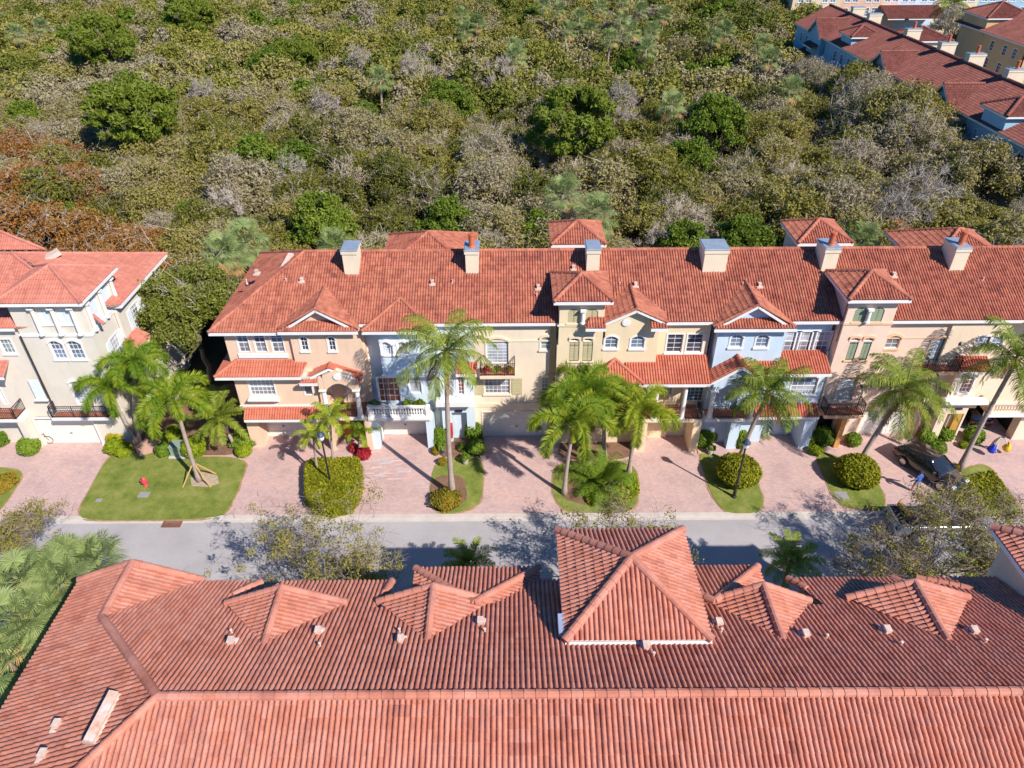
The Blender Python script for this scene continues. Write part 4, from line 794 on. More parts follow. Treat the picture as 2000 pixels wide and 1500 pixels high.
# ---------------------------------------------------------------- grey house on the left
S_GREY = stucco('grey_stucco', (0.74, 0.67, 0.58))
h = House('townhouse', (-32, 45, 0), 'pale grey stucco corner house with a square tower, left of the salmon end townhouse', 'townhouse', S_GREY, None); k = 4
RE = Vector((-34.3, YR, ZR)); cA, cB = Vector((-26.6, 40.7, 9.95)), Vector((-26.6, YB + .3, 9.95)); xw = -42.0
fl0, fl1 = Vector((xw, 40.2, zm(40.2))), Vector((-28.0, 40.2, zm(40.2)))
hp = cA.lerp(RE, .2)
lr = h.roof([[RE, Vector((xw, YR, ZR)), fl0, Vector((-32.0, 40.2, zm(40.2)))], [RE, Vector((-32.0, 40.2, zm(40.2))), Vector((-27.0, 40.95, zm(40.35)))], [RE, cB, Vector((-26.6, 43.2, 9.95)), Vector((-27.2, 42.6, 10.2))], [RE, Vector((xw, YR, ZR)), Vector((xw, YB, ZB)), cB]], T_LEFT,
    [(fl0, Vector((-32.2, 40.2, zm(40.2)))), (Vector((-26.6, 43.2, 9.95)), cB), (Vector((-27.4, 43.2, 9.95)), Vector((-26.6, 43.2, 9.95)))], [(Vector((xw, YR, ZR)), RE), (RE, cA), (RE, cB)], k=k)
ps, ev, cp = pyramid(-29.72, 42.37, 2.76, 2.58, 12.0, 1.38); h.roof(ps, T_LEFT, ev, cp, name='tower_roof')
Ft, Fl, Fx, Fx2 = fy(40.3), fy(40.62), Face('X', -27.4), Face('X', -27.15)
h.wall(Ft, -32.05, -27.4, 0, 11.9, 0); h.wall(Fx, 40.3, 44.5, 0, 11.9, 0); h.wall(Fx2, 43.4, YB - .4, 0, 9.9, .2); h.wall(Fl, xw, -32.05, 0, 9.9, .3)
h.body(-32.0, -27.75, 40.65, 44.5, 0, 11.9); h.body(xw, -27.55, 41.0, YB - .5, 0, 9.9)
h.band(Ft, -32.1, -27.35, 9.3, 9.5, .07); h.band(Fx, 40.3, 44.5, 9.3, 9.5, .07)
for a in ((68.7, 604, 102.7, 633), (106.7, 604, 142, 633)): h.shutters(Ft, *a, SHUTW, .3)
for u in (62, 100, 138): x = ux(u + 12, 634, 40.15); h.column(x, 40.15, 9.5, 11.55, .13)
for j, y0 in enumerate((40.9, 42.6)): h.shutters(Fx, 0, 0, 0, 0, SHUTW, .25, rect=(y0, y0 + 1.3, 9.62, 11.35))
for y in (40.7, 42.4, 44.1): h.column(-27.25, y, 9.5, 11.55, .12)
for a in ((93, 665, 133, 701), (128, 665, 168.7, 701)): h.win(Ft, *a, nx=3, ny=4, arch=.3, glass='b', low='b', hood=True)
h.win(Fl, -4, 663, 32, 690, nx=3, ny=3, rail=0, glass='p', hood=False); h.shutters(Ft, 52, 743, 91, 780, SHUTW)
h.win(Ft, 133, 744, 183, 790, nx=4, ny=8, rail=0, glass='w', arch=.25, hood=True, sill=False, name='french_door')
for (a, F) in (((198, 640, 219, 677), Fx),):
    y0, z1 = F.at(196, 648); y1, z0 = F.at(222, 672); y0, y1 = 41.9, 43.0; z0, z1 = 5.9, 8.0; h.win(F, 0, 0, 0, 0, nx=3, ny=6, glass='w', low='g', rect=(y0, y1, z0, z1), shut=SHUTW)
h.win(Fx2, 0, 0, 0, 0, nx=3, ny=6, glass='w', low='g', rect=(45.0, 46.1, 6.6, 8.7), shut=SHUTW)
q = MB(); q.tube([(-32.0, 40.2, 9.4), (-32.0, 40.2, 3.3)], .05, 6); obj('downpipe', q, IRON, h.r)
h.garage(Ft, ux(86, 859, 40.3), ux(86, 859, 40.3) + 4.1, 2.5); zb = 3.1; h.balcony(P(103, 813, z=zb).x, P(216, 813, z=zb).x, 39.55, 40.3, zb); h.band(Ft, -32.1, -27.35, 3.15, 3.3, .05)
h.balcony(-36.2, P(42, 810, z=zb).x, 39.4, 40.62, zb); h.win(Fl, -10, 752, 16, 790, nx=3, ny=5, rail=0, glass='g', arch=.3, hood=True, sill=False, name='french_door')
e = P(8, 735, Y=39.6); h.roof([[Vector((e.x - 3, 39.5, e.z)), Vector((e.x, 39.5, e.z)), Vector((e.x, 40.6, e.z + .6)), Vector((e.x - 3, 40.6, e.z + .6))]], T_LEFT, [(Vector((e.x - 3, 39.5, e.z)), Vector((e.x, 39.5, e.z)))], [], name='small_roof')
q = MB(); x = P(45, 830, Y=39.5).x; q.box(x - .35, x + .1, 39.5, 40.62, 0, 2.85); obj('pier', q, S_GREY, h.r)
q = MB(); q.box(-36, x - .5, 40.3, 40.6, 0, 2.6); h.r  # recess front
c = P(95, 503, z=12.0); q = MB(); q.bar(c + Vector((-.6, -.5, -.2)), c + Vector((.6, .5, .25)), .7, .3); obj('ridge_vent', q, VENT, lr)
y0 = P(250, 652, X=-26.6).y; h.roof([[Vector((-26.1, y0, 6.6)), Vector((-26.1, y0 + 2.0, 6.6)), Vector((-27.15, y0 + 2.0, 7.2)), Vector((-27.15, y0, 7.2))]], T_LEFT, [(Vector((-26.1, y0, 6.6)), Vector((-26.1, y0 + 2.0, 6.6)))], [], name='side_awning')
pk = P(-30, 440, z=12.2); h.roof([[Vector((pk.x - 5, pk.y, pk.z)), pk, P(88, 488, z=10.9), Vector((pk.x - 5, P(88, 488, z=10.9).y, 10.9))]], T_LEFT, [], [(pk, P(88, 488, z=10.9))], name='rear_roof')
h.finish()

# ---------------------------------------------------------------- distant houses, top right
S_D1 = stucco('distant_cream', (0.72, 0.60, 0.42)); S_D2 = stucco('distant_blue_and_shade', (0.36, 0.56, 0.70)); S_D3 = stucco('distant_salmon', (0.74, 0.48, 0.36)); S_D4 = stucco('distant_ochre', (0.66, 0.44, 0.24))  # blue holds the receding row's shade as colour; also a blue facade's own paint
def hrow(y0, y1, lab, wm, gab, tow, chs):
    h = House('distant_townhouse', (60, (y0 + y1) / 2, 0), lab, 'townhouse', wm, 'row running away from the camera beyond the wood')
    xe, xr_, xb = 54.0, 60.0, 66.0; zr, ze = 13.0, 10.0
    c = lambda x, y, z: Vector((x, y, z))
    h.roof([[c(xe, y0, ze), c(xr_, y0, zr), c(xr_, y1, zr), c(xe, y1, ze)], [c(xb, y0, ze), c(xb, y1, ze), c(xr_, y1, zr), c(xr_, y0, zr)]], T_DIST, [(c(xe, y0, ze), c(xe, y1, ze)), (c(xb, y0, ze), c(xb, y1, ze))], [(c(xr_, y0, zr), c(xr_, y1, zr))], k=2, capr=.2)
    F = Face('x', 54.6); h.wall(F, y0 + .02, y1 - .02, 0, 9.9, .2); h.body(54.95, 65.4, y0 + .05, y1 - .05, 0, 9.9)
    for z in (1.2, 4.4, 7.4):
        y = y0 + 1.5
        while y < y1 - 2:
            h.win(F, 0, 0, 0, 0, nx=2, ny=3, rail=0, glass='d', sill=False, rect=(y, y + 1.1, z, z + 1.5), trim=.08, bar=.05); y += 2.9
    yl = y0 + (y1 - y0) * .3; h.roof([[c(52.6, yl, 6.3), c(52.6, yl + 5, 6.3), c(54.6, yl + 5, 7.2), c(54.6, yl, 7.2)]], T_DIST, [(c(52.6, yl, 6.3), c(52.6, yl + 5, 6.3))], [], name='skirt_roof', k=2, w=.3)
    for (gy, hw) in gab:
        zr2 = ze + hw * .75; xk = min(xr_, xe + (zr2 - ze) / .5); zq = 9.9
        f0, f1, fr, bk = c(53.3, gy - hw, zq), c(53.3, gy + hw, zq), c(53.3, gy, zr2), c(xk, gy, zr2)
        h.roof([[f0, fr, bk, c(xe + .2, gy - hw, zq)], [f1, fr, bk, c(xe + .2, gy + hw, zq)]], T_DIST, [(f0, fr), (f1, fr)], [(fr, bk)], name='gable_roof', k=2, capr=.16)
        q = MB(); q.prism([(53.8, gy - hw + .4, 0), (53.8, gy + hw - .4, 0), (53.8, gy + hw - .4, 9.9), (53.8, gy, zr2 - .25), (53.8, gy - hw + .4, 9.9)], (.8, 0, 0)); obj('gable_wall', q, wm, h.r)
        h.roof([[c(52.7, gy - hw * .7, 8.2), c(52.7, gy + hw * .7, 8.2), c(53.8, gy + hw * .7, 8.7), c(53.8, gy - hw * .7, 8.7)]], T_DIST, [(c(52.7, gy - hw * .7, 8.2), c(52.7, gy + hw * .7, 8.2))], [], name='small_roof', k=2)
    for (tx, ty, hw, tz) in tow: tower(h, tx, ty, hw, hw, tz, hw * .5, T_DIST, 0, k=2, cr=.2)
    for (cy, pots) in chs: h.chimney((60.9, cy), 2.1, 1.1, 12.0, 14.1, pot=pots)
    h.finish(); return h
gy = [P(1606, 38, X=54).y, P(1735, 104, X=54).y, P(1860, 166, X=54).y]; t1 = P(1692, 72, z=11.8); t2 = P(1985, 225, z=11.8)
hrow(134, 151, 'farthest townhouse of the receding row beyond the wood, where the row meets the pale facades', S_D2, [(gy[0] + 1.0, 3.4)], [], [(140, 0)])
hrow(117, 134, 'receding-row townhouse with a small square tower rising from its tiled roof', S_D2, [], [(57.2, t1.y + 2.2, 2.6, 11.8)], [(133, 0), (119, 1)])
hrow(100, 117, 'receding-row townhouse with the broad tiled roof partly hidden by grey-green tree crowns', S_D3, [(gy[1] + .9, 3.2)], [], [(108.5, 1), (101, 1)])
hrow(72, 100, 'nearest townhouse of the receding row, walls tinted blue for shade, tower at the right edge', S_D2, [(gy[2] + .7, 3.0)], [(56.6, t2.y + 2.0, 2.7, 11.8)], [(92, 1), (83, 1)])
h = House('distant_townhouse', (74, 124, 0), 'small square tower house just behind the receding row', 'tower', S_D1, 'houses beyond the receding row'); ap = P(1802, 52, z=11.5); tower(h, ap.x, ap.y, 4.0, 4.0, 9.9, 1.6, T_DIST, 0, k=2, cr=.2)
h = House('distant_house', (94, 140, 0), 'ochre house with a square tower, right edge beyond the palm', 'house', S_D4, 'houses beyond the receding row')
cx, cy, hx, hy = 96, 139.5, 11.5, 11.5; ps, ev, cp = pyramid(cx, cy, hx, hy, 10, 4.6); h.roof(ps, T_DIST, ev, cp, k=2, capr=.2); F = Face('x', cx - hx + .8); h.wall(F, cy - hy + .8, cy + hy - .8, 0, 9.95, .2); Fq = fy(round(cy - hy + .8, 3)); h.wall(Fq, cx - hx + .8, cx + hx, 0, 9.95, .2)
h.body(cx - hx + 1.2, cx + hx, cy - hy + 1.2, cy + hy - .8, 0, 9.9)
for z in (4.5, 7.3):
    for y in (131, 134, 138, 142): h.win(F, 0, 0, 0, 0, nx=2, ny=3, rail=0, glass='d', sill=False, rect=(y, y + 1.1, z, z + 1.6), bar=.05)
    h.win(Fq, 0, 0, 0, 0, nx=2, ny=3, rail=0, glass='d', sill=False, rect=(87.5, 88.7, z, z + 1.6), bar=.05)
ap = P(1957, 10, z=13.5); ps = tower(h, ap.x, ap.y, 4.4, 4.4, 12, 2.0, T_DIST, 0, k=2, cr=.2)
Ftw = fy(round(ap.y - 3.98, 3))
h.finish()
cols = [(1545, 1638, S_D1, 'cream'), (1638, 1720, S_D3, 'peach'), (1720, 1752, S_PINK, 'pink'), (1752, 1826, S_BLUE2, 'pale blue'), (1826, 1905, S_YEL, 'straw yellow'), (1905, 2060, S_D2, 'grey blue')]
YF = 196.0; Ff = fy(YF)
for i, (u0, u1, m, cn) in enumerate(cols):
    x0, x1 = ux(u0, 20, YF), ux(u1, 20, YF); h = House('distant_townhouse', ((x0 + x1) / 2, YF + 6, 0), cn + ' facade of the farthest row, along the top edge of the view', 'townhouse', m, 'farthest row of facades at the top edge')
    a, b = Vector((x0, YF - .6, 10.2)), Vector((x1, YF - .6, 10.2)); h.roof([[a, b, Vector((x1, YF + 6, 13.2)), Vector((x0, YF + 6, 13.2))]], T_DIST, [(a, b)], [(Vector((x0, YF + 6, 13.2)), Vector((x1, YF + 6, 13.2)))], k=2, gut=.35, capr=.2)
    h.wall(Ff, x0, x1, 0, 10.1, .2); h.body(x0, x1, YF + .3, YF + 12, 0, 10.0)
    n = max(1, int((x1 - x0) / 4.2))
    for j in range(n):
        x = x0 + (x1 - x0) * (j + .5) / n
        for z in (4.2, 7.3):
            for dx in (-.95, .95): h.win(Ff, 0, 0, 0, 0, nx=2, ny=3, rail=0, glass='b', arch=.3 if (i + j) % 2 else 0, rect=(x + dx - .6, x + dx + .6, z, z + 1.8), bar=.08, trim=.12)
    if i in (2, 3): h.roof([[Vector((x0 - .5, YF - 6, 4.5)), Vector((x1 + .5, YF - 6, 4.5)), Vector((x1 + .5, YF, 6.6)), Vector((x0 - .5, YF, 6.6))]], T_DIST, [(Vector((x0 - .5, YF - 6, 4.5)), Vector((x1 + .5, YF - 6, 4.5)))], [], name='porch_roof', k=2)
    h.finish()
# ---------------------------------------------------------------- ground
def flat(name, pts, z, m, label=None, th=0.0):
    q = MB(); pts = [Vector((p[0], p[1], 0)) for p in pts]
    if th: q.prism([(p.x, p.y, z - th) for p in pts], (0, 0, th))
    else: q.poly([(p.x, p.y, z) for p in pts])
    return struct(name, q, m, label)
GROUND = mat('forest_floor', (0.055, 0.05, 0.025), 1, .35, .6, col2=(0.10, 0.075, 0.035))
flat('ground', [(-700, -300), (700, -300), (700, 1500), (-700, 1500)], 0.0, GROUND)
def asphalt():
    m = bpy.data.materials.new('asphalt'); nt, b = nodes(m); b.inputs['Roughness'].default_value = .9
    n = noise(nt, .35, 6, .6); r = ramp(nt, [(.3, (.37, .345, .355)), (.7, (.46, .43, .44))]); nt.links.new(n.outputs[0], r.inputs[0]); n2 = noise(nt, 9, 4, .8); r2 = ramp(nt, [(.3, (.86, .86, .87)), (.7, (1.05, 1.05, 1.04))]); nt.links.new(n2.outputs[0], r2.inputs[0])
    n3 = noise(nt, 1.1, 6, .8); r3 = ramp(nt, [(.6, (1, 1, 1)), (.75, (.8, .76, .74))]); nt.links.new(n3.outputs[0], r3.inputs[0])
    c = mixc(nt, 1, r.outputs[0], r2.outputs[0], 'MULTIPLY'); nt.links.new(mixc(nt, .8, c, r3.outputs[0], 'MULTIPLY'), b.inputs['Base Color']); return m
def pavers():
    m = bpy.data.materials.new('brick_pavers'); nt, b = nodes(m); b.inputs['Roughness'].default_value = .9
    tc = nt.nodes.new('ShaderNodeTexCoord'); br = nt.nodes.new('ShaderNodeTexBrick'); br.inputs['Scale'].default_value = 1; br.inputs['Brick Width'].default_value = .23; br.inputs['Row Height'].default_value = .115
    br.inputs['Mortar Size'].default_value = .008; br.inputs['Color1'].default_value = (.62, .42, .38, 1); br.inputs['Color2'].default_value = (.52, .37, .36, 1); br.inputs['Mortar'].default_value = (.38, .28, .26, 1)
    nt.links.new(tc.outputs['Object'], br.inputs[0]); n = noise(nt, .45, 6, .7); r = ramp(nt, [(.32, (.87, .83, .84)), (.5, (1, 1, 1)), (.7, (1.12, 1.03, .98))]); nt.links.new(n.outputs[0], r.inputs[0])
    n2 = noise(nt, 4, 4, .8); r2 = ramp(nt, [(.35, (.90, .90, .92)), (.65, (1.06, 1.04, 1.02))]); nt.links.new(n2.outputs[0], r2.inputs[0])
    c = mixc(nt, 1, br.outputs[0], r.outputs[0], 'MULTIPLY'); nt.links.new(mixc(nt, 1, c, r2.outputs[0], 'MULTIPLY'), b.inputs['Base Color']); return m
def lawnm():
    m = bpy.data.materials.new('lawn_grass'); nt, b = nodes(m); b.inputs['Roughness'].default_value = .9; b.inputs['Specular IOR Level'].default_value = .1
    n = noise(nt, .9, 6, .7); r = ramp(nt, [(.3, (.13, .18, .035)), (.5, (.23, .27, .06)), (.72, (.36, .34, .12))]); nt.links.new(n.outputs[0], r.inputs[0]); n2 = noise(nt, 12, 3, .8); r2 = ramp(nt, [(.3, (.72, .75, .7)), (.7, (1.18, 1.15, 1.1))]); nt.links.new(n2.outputs[0], r2.inputs[0])
    nt.links.new(mixc(nt, 1, r.outputs[0], r2.outputs[0], 'MULTIPLY'), b.inputs['Base Color']); bp = nt.nodes.new('ShaderNodeBump'); bp.inputs['Distance'].default_value = .06; bp.inputs['Strength'].default_value = .8; n3 = noise(nt, 30, 3, .7); nt.links.new(n3.outputs[0], bp.inputs['Height']); nt.links.new(bp.outputs[0], b.inputs['Normal']); return m
ASPH, PAV, LAWN = asphalt(), pavers(), lawnm()
MULCH = mat('mulch', (.20, .11, .07), 1, .3, 3, bump=.5); CURB = mat('concrete_kerb', (.56, .50, .46), .9, .1, 1.2); GRAVEL = mat('pale_gravel', (.60, .36, .26), 1, .25, 12, bump=.6); DRYG = mat('dry_grass_edge', (.36, .23, .12), 1, .3, 4)
YK = 33.1
flat('road', [(-80, 25.0), (80, 25.0), (80, 32.55), (-80, 32.55)], .004, ASPH)
q = MB(); q.box(-80, 80, 32.55, 32.85, -.1, .03); q.box(-80, 80, 32.86, YK, -.1, .12); q.box(-80, 80, 24.6, 25.0, -.1, .12); struct('kerb', q, CURB)
flat('road_patch', [(-33, 29.4), (-27.2, 29.5), (-27.4, 31.6), (-32.8, 31.5)], .008, mat('old_patch', (.36, .345, .36), .95, .08, 2)); flat('road_patch', [(-3.0, 29.2), (1.4, 29.1), (1.5, 30.6), (-2.8, 30.8)], .008, MATS['old_patch'])
flat('driveway', [(-60, YK), (45, YK), (45, 41.3), (-60, 41.3)], .09, PAV, th=.15)
q = MB(); q.box(-60, 45, 39.9, 46.6, -.1, .06); struct('garage_floor', q, CURB)
flat('near_lawn', [(-60, 6), (30, 6), (30, 24.6), (-60, 24.6)], .012, LAWN)
Z0 = .1
def chaikin(p, n=2):
    for _ in range(n): p = [q for i in range(len(p)) for q in (p[i].lerp(p[(i + 1) % len(p)], .2), p[i].lerp(p[(i + 1) % len(p)], .8))]
    return p
def gpts(l): return [G(u, v, Z0) for u, v in l]
lawns = {'a': [(-60, 905), (0, 913), (48, 921), (28, 958), (-5, 1004), (-60, 1010)], 'b': [(217, 880), (300, 874), (330, 893), (485, 893), (470, 945), (452, 985), (432, 1014), (165, 1017), (151, 1000)],
 'c': [(848, 898), (943, 888), (943, 965), (932, 990), (884, 1004), (860, 1003), (838, 982)], 'd': [(1080, 900), (1240, 900), (1249, 972), (1232, 1001), (1110, 1002), (1080, 975)],
 'e': [(1363, 885), (1385, 882), (1470, 920), (1486, 960), (1492, 985), (1478, 1003), (1418, 1003), (1390, 970)], 'f': [(1590, 890), (1625, 885), (1700, 930), (1722, 955), (1730, 985), (1720, 997), (1650, 991), (1630, 975)], 'g': [(1800, 985), (1880, 915), (1928, 905), (1962, 950), (1998, 1000), (1980, 1005), (1800, 1003)],
 'h': [(597, 905), (700, 895), (710, 960), (690, 1004), (615, 1004), (598, 985)]}
for k_, l in lawns.items():
    pp = chaikin(gpts(l), 2); flat('lawn', pp, Z0 + .035, LAWN, th=.05); cc = sum(pp, Vector()) / len(pp)
    flat('dry_grass_edge', [p + (p - cc).normalized() * (.10 + .05 * math.sin(i * 1.7)) for i, p in enumerate(pp)], Z0 + .012, DRYG, th=.05)
for l in ([(248, 885), (262, 850), (330, 790), (470, 740), (500, 800), (492, 889), (330, 889)], [(848, 895), (862, 840), (945, 838), (945, 888)], [(1085, 898), (1100, 850), (1235, 850), (1240, 898)], [(838, 960), (850, 930), (905, 928), (915, 975), (890, 992), (860, 990)], [(1100, 975), (1098, 950), (1170, 925), (1244, 935), (1244, 972), (1210, 988), (1140, 986)]):
    flat('mulch_bed', chaikin(gpts(l)), Z0 + .045, MULCH, th=.06)
flat('gravel_patch', gpts([(262, 872), (285, 858), (310, 866), (302, 884), (272, 892)]), Z0 + .06, GRAVEL, th=.05)
flat('gravel_patch', gpts([(1359, 870), (1382, 870), (1386, 885), (1364, 887)]), Z0 + .06, GRAVEL, th=.05)
flat('mulch_bed', gpts([(372, 935), (395, 922), (425, 930), (428, 945), (405, 952), (375, 950)]), Z0 + .05, mat('sandy_ring', (.42, .33, .24), 1, .2, 5), th=.05)
# chalk marks on the third driveway
rng = random.Random(3)
q = MB()
for i in range(40):
    u, v = 715 + rng.random() * 85, 880 + rng.random() * 60
    if i > 34: u, v = 815 + rng.random() * 10, 940 + rng.random() * 22
    zc_ = .0955 + i * .0006; c = G(u, v, .094); a = rng.random() * .4; l, w_ = .15 + rng.random() * .35, .04 + rng.random() * .08
    q.poly([(c.x - l, c.y - w_, zc_), (c.x + l, c.y - w_ + a * .2, zc_), (c.x + l, c.y + w_, zc_), (c.x - l, c.y + w_ * .6, zc_)], rng.randrange(3))
tag(obj('chalk_scribbles', q, [mat('chalk_white', (.62, .48, .45), 1), mat('chalk_blue', (.52, .45, .47), 1), mat('chalk_pink', (.62, .38, .36), 1)]), 'faded coloured chalk scribbles on the brick driveway of the pale blue house', 'chalk drawing', kind='stuff')
# ---------------------------------------------------------------- vegetation
OLIVE = leafmat('oak_leaves', [(.09, .105, .018), (.19, .19, .03), (.31, .27, .05), (.33, .28, .11), (.39, .33, .23)], objvar=.85)
BRIGHT = leafmat('bright_leaves', [(.06, .11, .012), (.15, .22, .02), (.28, .32, .045)], objvar=.3)
PINEG = leafmat('pine_needles', [(.07, .11, .012), (.17, .22, .022), (.30, .33, .05)], objvar=.2)
RUST = leafmat('rusty_leaves', [(.18, .16, .03), (.35, .145, .03), (.38, .19, .05), (.30, .24, .08)], objvar=.3)
SPARSE = leafmat('young_oak_leaves', [(.15, .14, .03), (.30, .27, .05), (.42, .37, .12)], objvar=.1)
PALMG = leafmat('palm_leaves', [(.06, .10, .01), (.15, .22, .02), (.32, .37, .05), (.52, .43, .07)], objvar=.15, trans=.3)
FOXG = leafmat('foxtail_leaves', [(.06, .13, .012), (.15, .27, .02), (.36, .41, .03), (.58, .46, .04)], objvar=.2, trans=.35)
SABG = leafmat('fan_palm_leaves', [(.10, .15, .05), (.26, .33, .11), (.46, .50, .24)], objvar=.2)
HEDGE = leafmat('hedge_leaves', [(.10, .12, .006), (.24, .25, .012), (.42, .38, .02)], objvar=.1)
BUSHG = leafmat('shrub_leaves', [(.07, .13, .012), (.16, .26, .02), (.30, .38, .05)], objvar=.3)
LIME = leafmat('lime_leaves', [(.10, .18, .006), (.24, .32, .012), (.38, .38, .02)], objvar=.2)
YELL = leafmat('yellow_leaves', [(.26, .20, .01), (.48, .38, .02), (.55, .48, .06)], objvar=.1)
REDL = leafmat('red_leaves', [(.18, .01, .02), (.42, .02, .04), (.50, .10, .10)], objvar=.1)
CROTON = leafmat('croton_leaves', [(.05, .06, .01), (.17, .16, .015), (.33, .24, .02), (.36, .12, .03)], objvar=.2)
BARK = mat('grey_bark', (.20, .155, .13), .95, .25, 4, bump=.4); PBARK = mat('palm_bark', (.38, .30, .26), .9, .18, 3, bump=.3); PALE = mat('pale_dead_wood', (.42, .36, .31), .9, .2, 5)
TWIG = mat('grey_twigs', (.46, .39, .33), .95, .25, 3)
THATCH = mat('dry_thatch', (.40, .24, .10), .95, .3, 5)

def farleaf():
    m = bpy.data.materials.new('far_crown_leaves'); nt, b = nodes(m); b.inputs['Roughness'].default_value = .7; b.inputs['Specular IOR Level'].default_value = .2
    tc = nt.nodes.new('ShaderNodeTexCoord'); nz = noise(nt, .25, 3, .6); mx = nt.nodes.new('ShaderNodeMapping'); mx.inputs['Scale'].default_value = (1, 1, .2); ad = nt.nodes.new('ShaderNodeVectorMath'); ad.operation = 'MULTIPLY_ADD'; nt.links.new(nz.outputs[1], ad.inputs[0]); ad.inputs[1].default_value = (6, 6, 0); nt.links.new(tc.outputs['Object'], ad.inputs[2]); nt.links.new(ad.outputs[0], mx.inputs[0])
    vo = nt.nodes.new('ShaderNodeTexVoronoi'); vo.inputs['Scale'].default_value = .17; nt.links.new(mx.outputs[0], vo.inputs['Vector']); sp = nt.nodes.new('ShaderNodeSeparateColor'); nt.links.new(vo.outputs['Color'], sp.inputs[0])
    g = nt.nodes.new('ShaderNodeNewGeometry'); a = nt.nodes.new('ShaderNodeMath'); a.operation = 'MULTIPLY_ADD'; nt.links.new(g.outputs['Random Per Island'], a.inputs[0]); a.inputs[1].default_value = .3; q = nt.nodes.new('ShaderNodeMath'); q.operation = 'MULTIPLY'; q.inputs[1].default_value = .75; nt.links.new(sp.outputs[0], q.inputs[0]); nt.links.new(q.outputs[0], a.inputs[2])
    r = ramp(nt, [(.05, (.09, .115, .015)), (.3, (.17, .18, .03)), (.5, (.28, .25, .045)), (.72, (.28, .24, .11)), (.92, (.33, .28, .21))]); nt.links.new(a.outputs[0], r.inputs[0]); nt.links.new(r.outputs[0], b.inputs['Base Color']); return m
def leaves(mb, C, size, rg, mi=0, asp=1.6, up=.35, outward=None):
    n = len(C); a = rg.normal(size=(n, 3)); a[:, 2] += up
    if outward is not None: a += outward * .8
    a /= np.linalg.norm(a, axis=1)[:, None]; t = rg.normal(size=(n, 3)); b = np.cross(a, t); b /= np.linalg.norm(b, axis=1)[:, None]; c = np.cross(a, b)
    s = size * rg.uniform(.6, 1.3, (n, 1)); B, Cc = b * s * asp / 2, c * s / 2
    V = np.stack([C - B, C - Cc * .9, C + B, C + Cc * .9], 1).reshape(-1, 3)
    mb.add(V, np.arange(4 * n).reshape(n, 4), mi)
def clumps(mb, centres, rad_, per, size, rg, mi=0, flat=.7, asp=1.6, core=None):
    for c, r in zip(centres, rad_):
        d = rg.normal(size=(per, 3)); d /= np.linalg.norm(d, axis=1)[:, None]; rr = r * rg.uniform(.45, 1.05, (per, 1)); p = d * rr; p[:, 2] *= flat
        leaves(mb, p + c, size, rg, mi, asp, outward=d)
def limb(mb, p, d, L, r, depth, rg, tips, spread=.7, k=5, up=.15):
    n = 4; pts = [p]; rs = [r]
    for i in range(n):
        d = (d + Vector(rg.normal(0, .16, 3)) + Vector((0, 0, up * .3))).normalized(); p = p + d * L / n; pts.append(p); rs.append(r * (1 - .5 * (i + 1) / n))
    mb.tube(pts, rs, k if r > .05 else 3, cap=False)
    if depth == 0: tips.append(p); return
    m = 3 if depth > 1 else 3
    for i in range(m):
        ax = Vector(rg.normal(size=3)); ax = (ax - d * ax.dot(d)).normalized(); nd = (d + ax * spread * rg.uniform(.6, 1.3)).normalized()
        limb(mb, pts[rg.integers(2, n + 1)], nd, L * rg.uniform(.6, .85), rs[-1] * .8, depth - 1, rg, tips, spread, k, up)
    tips.append(p)
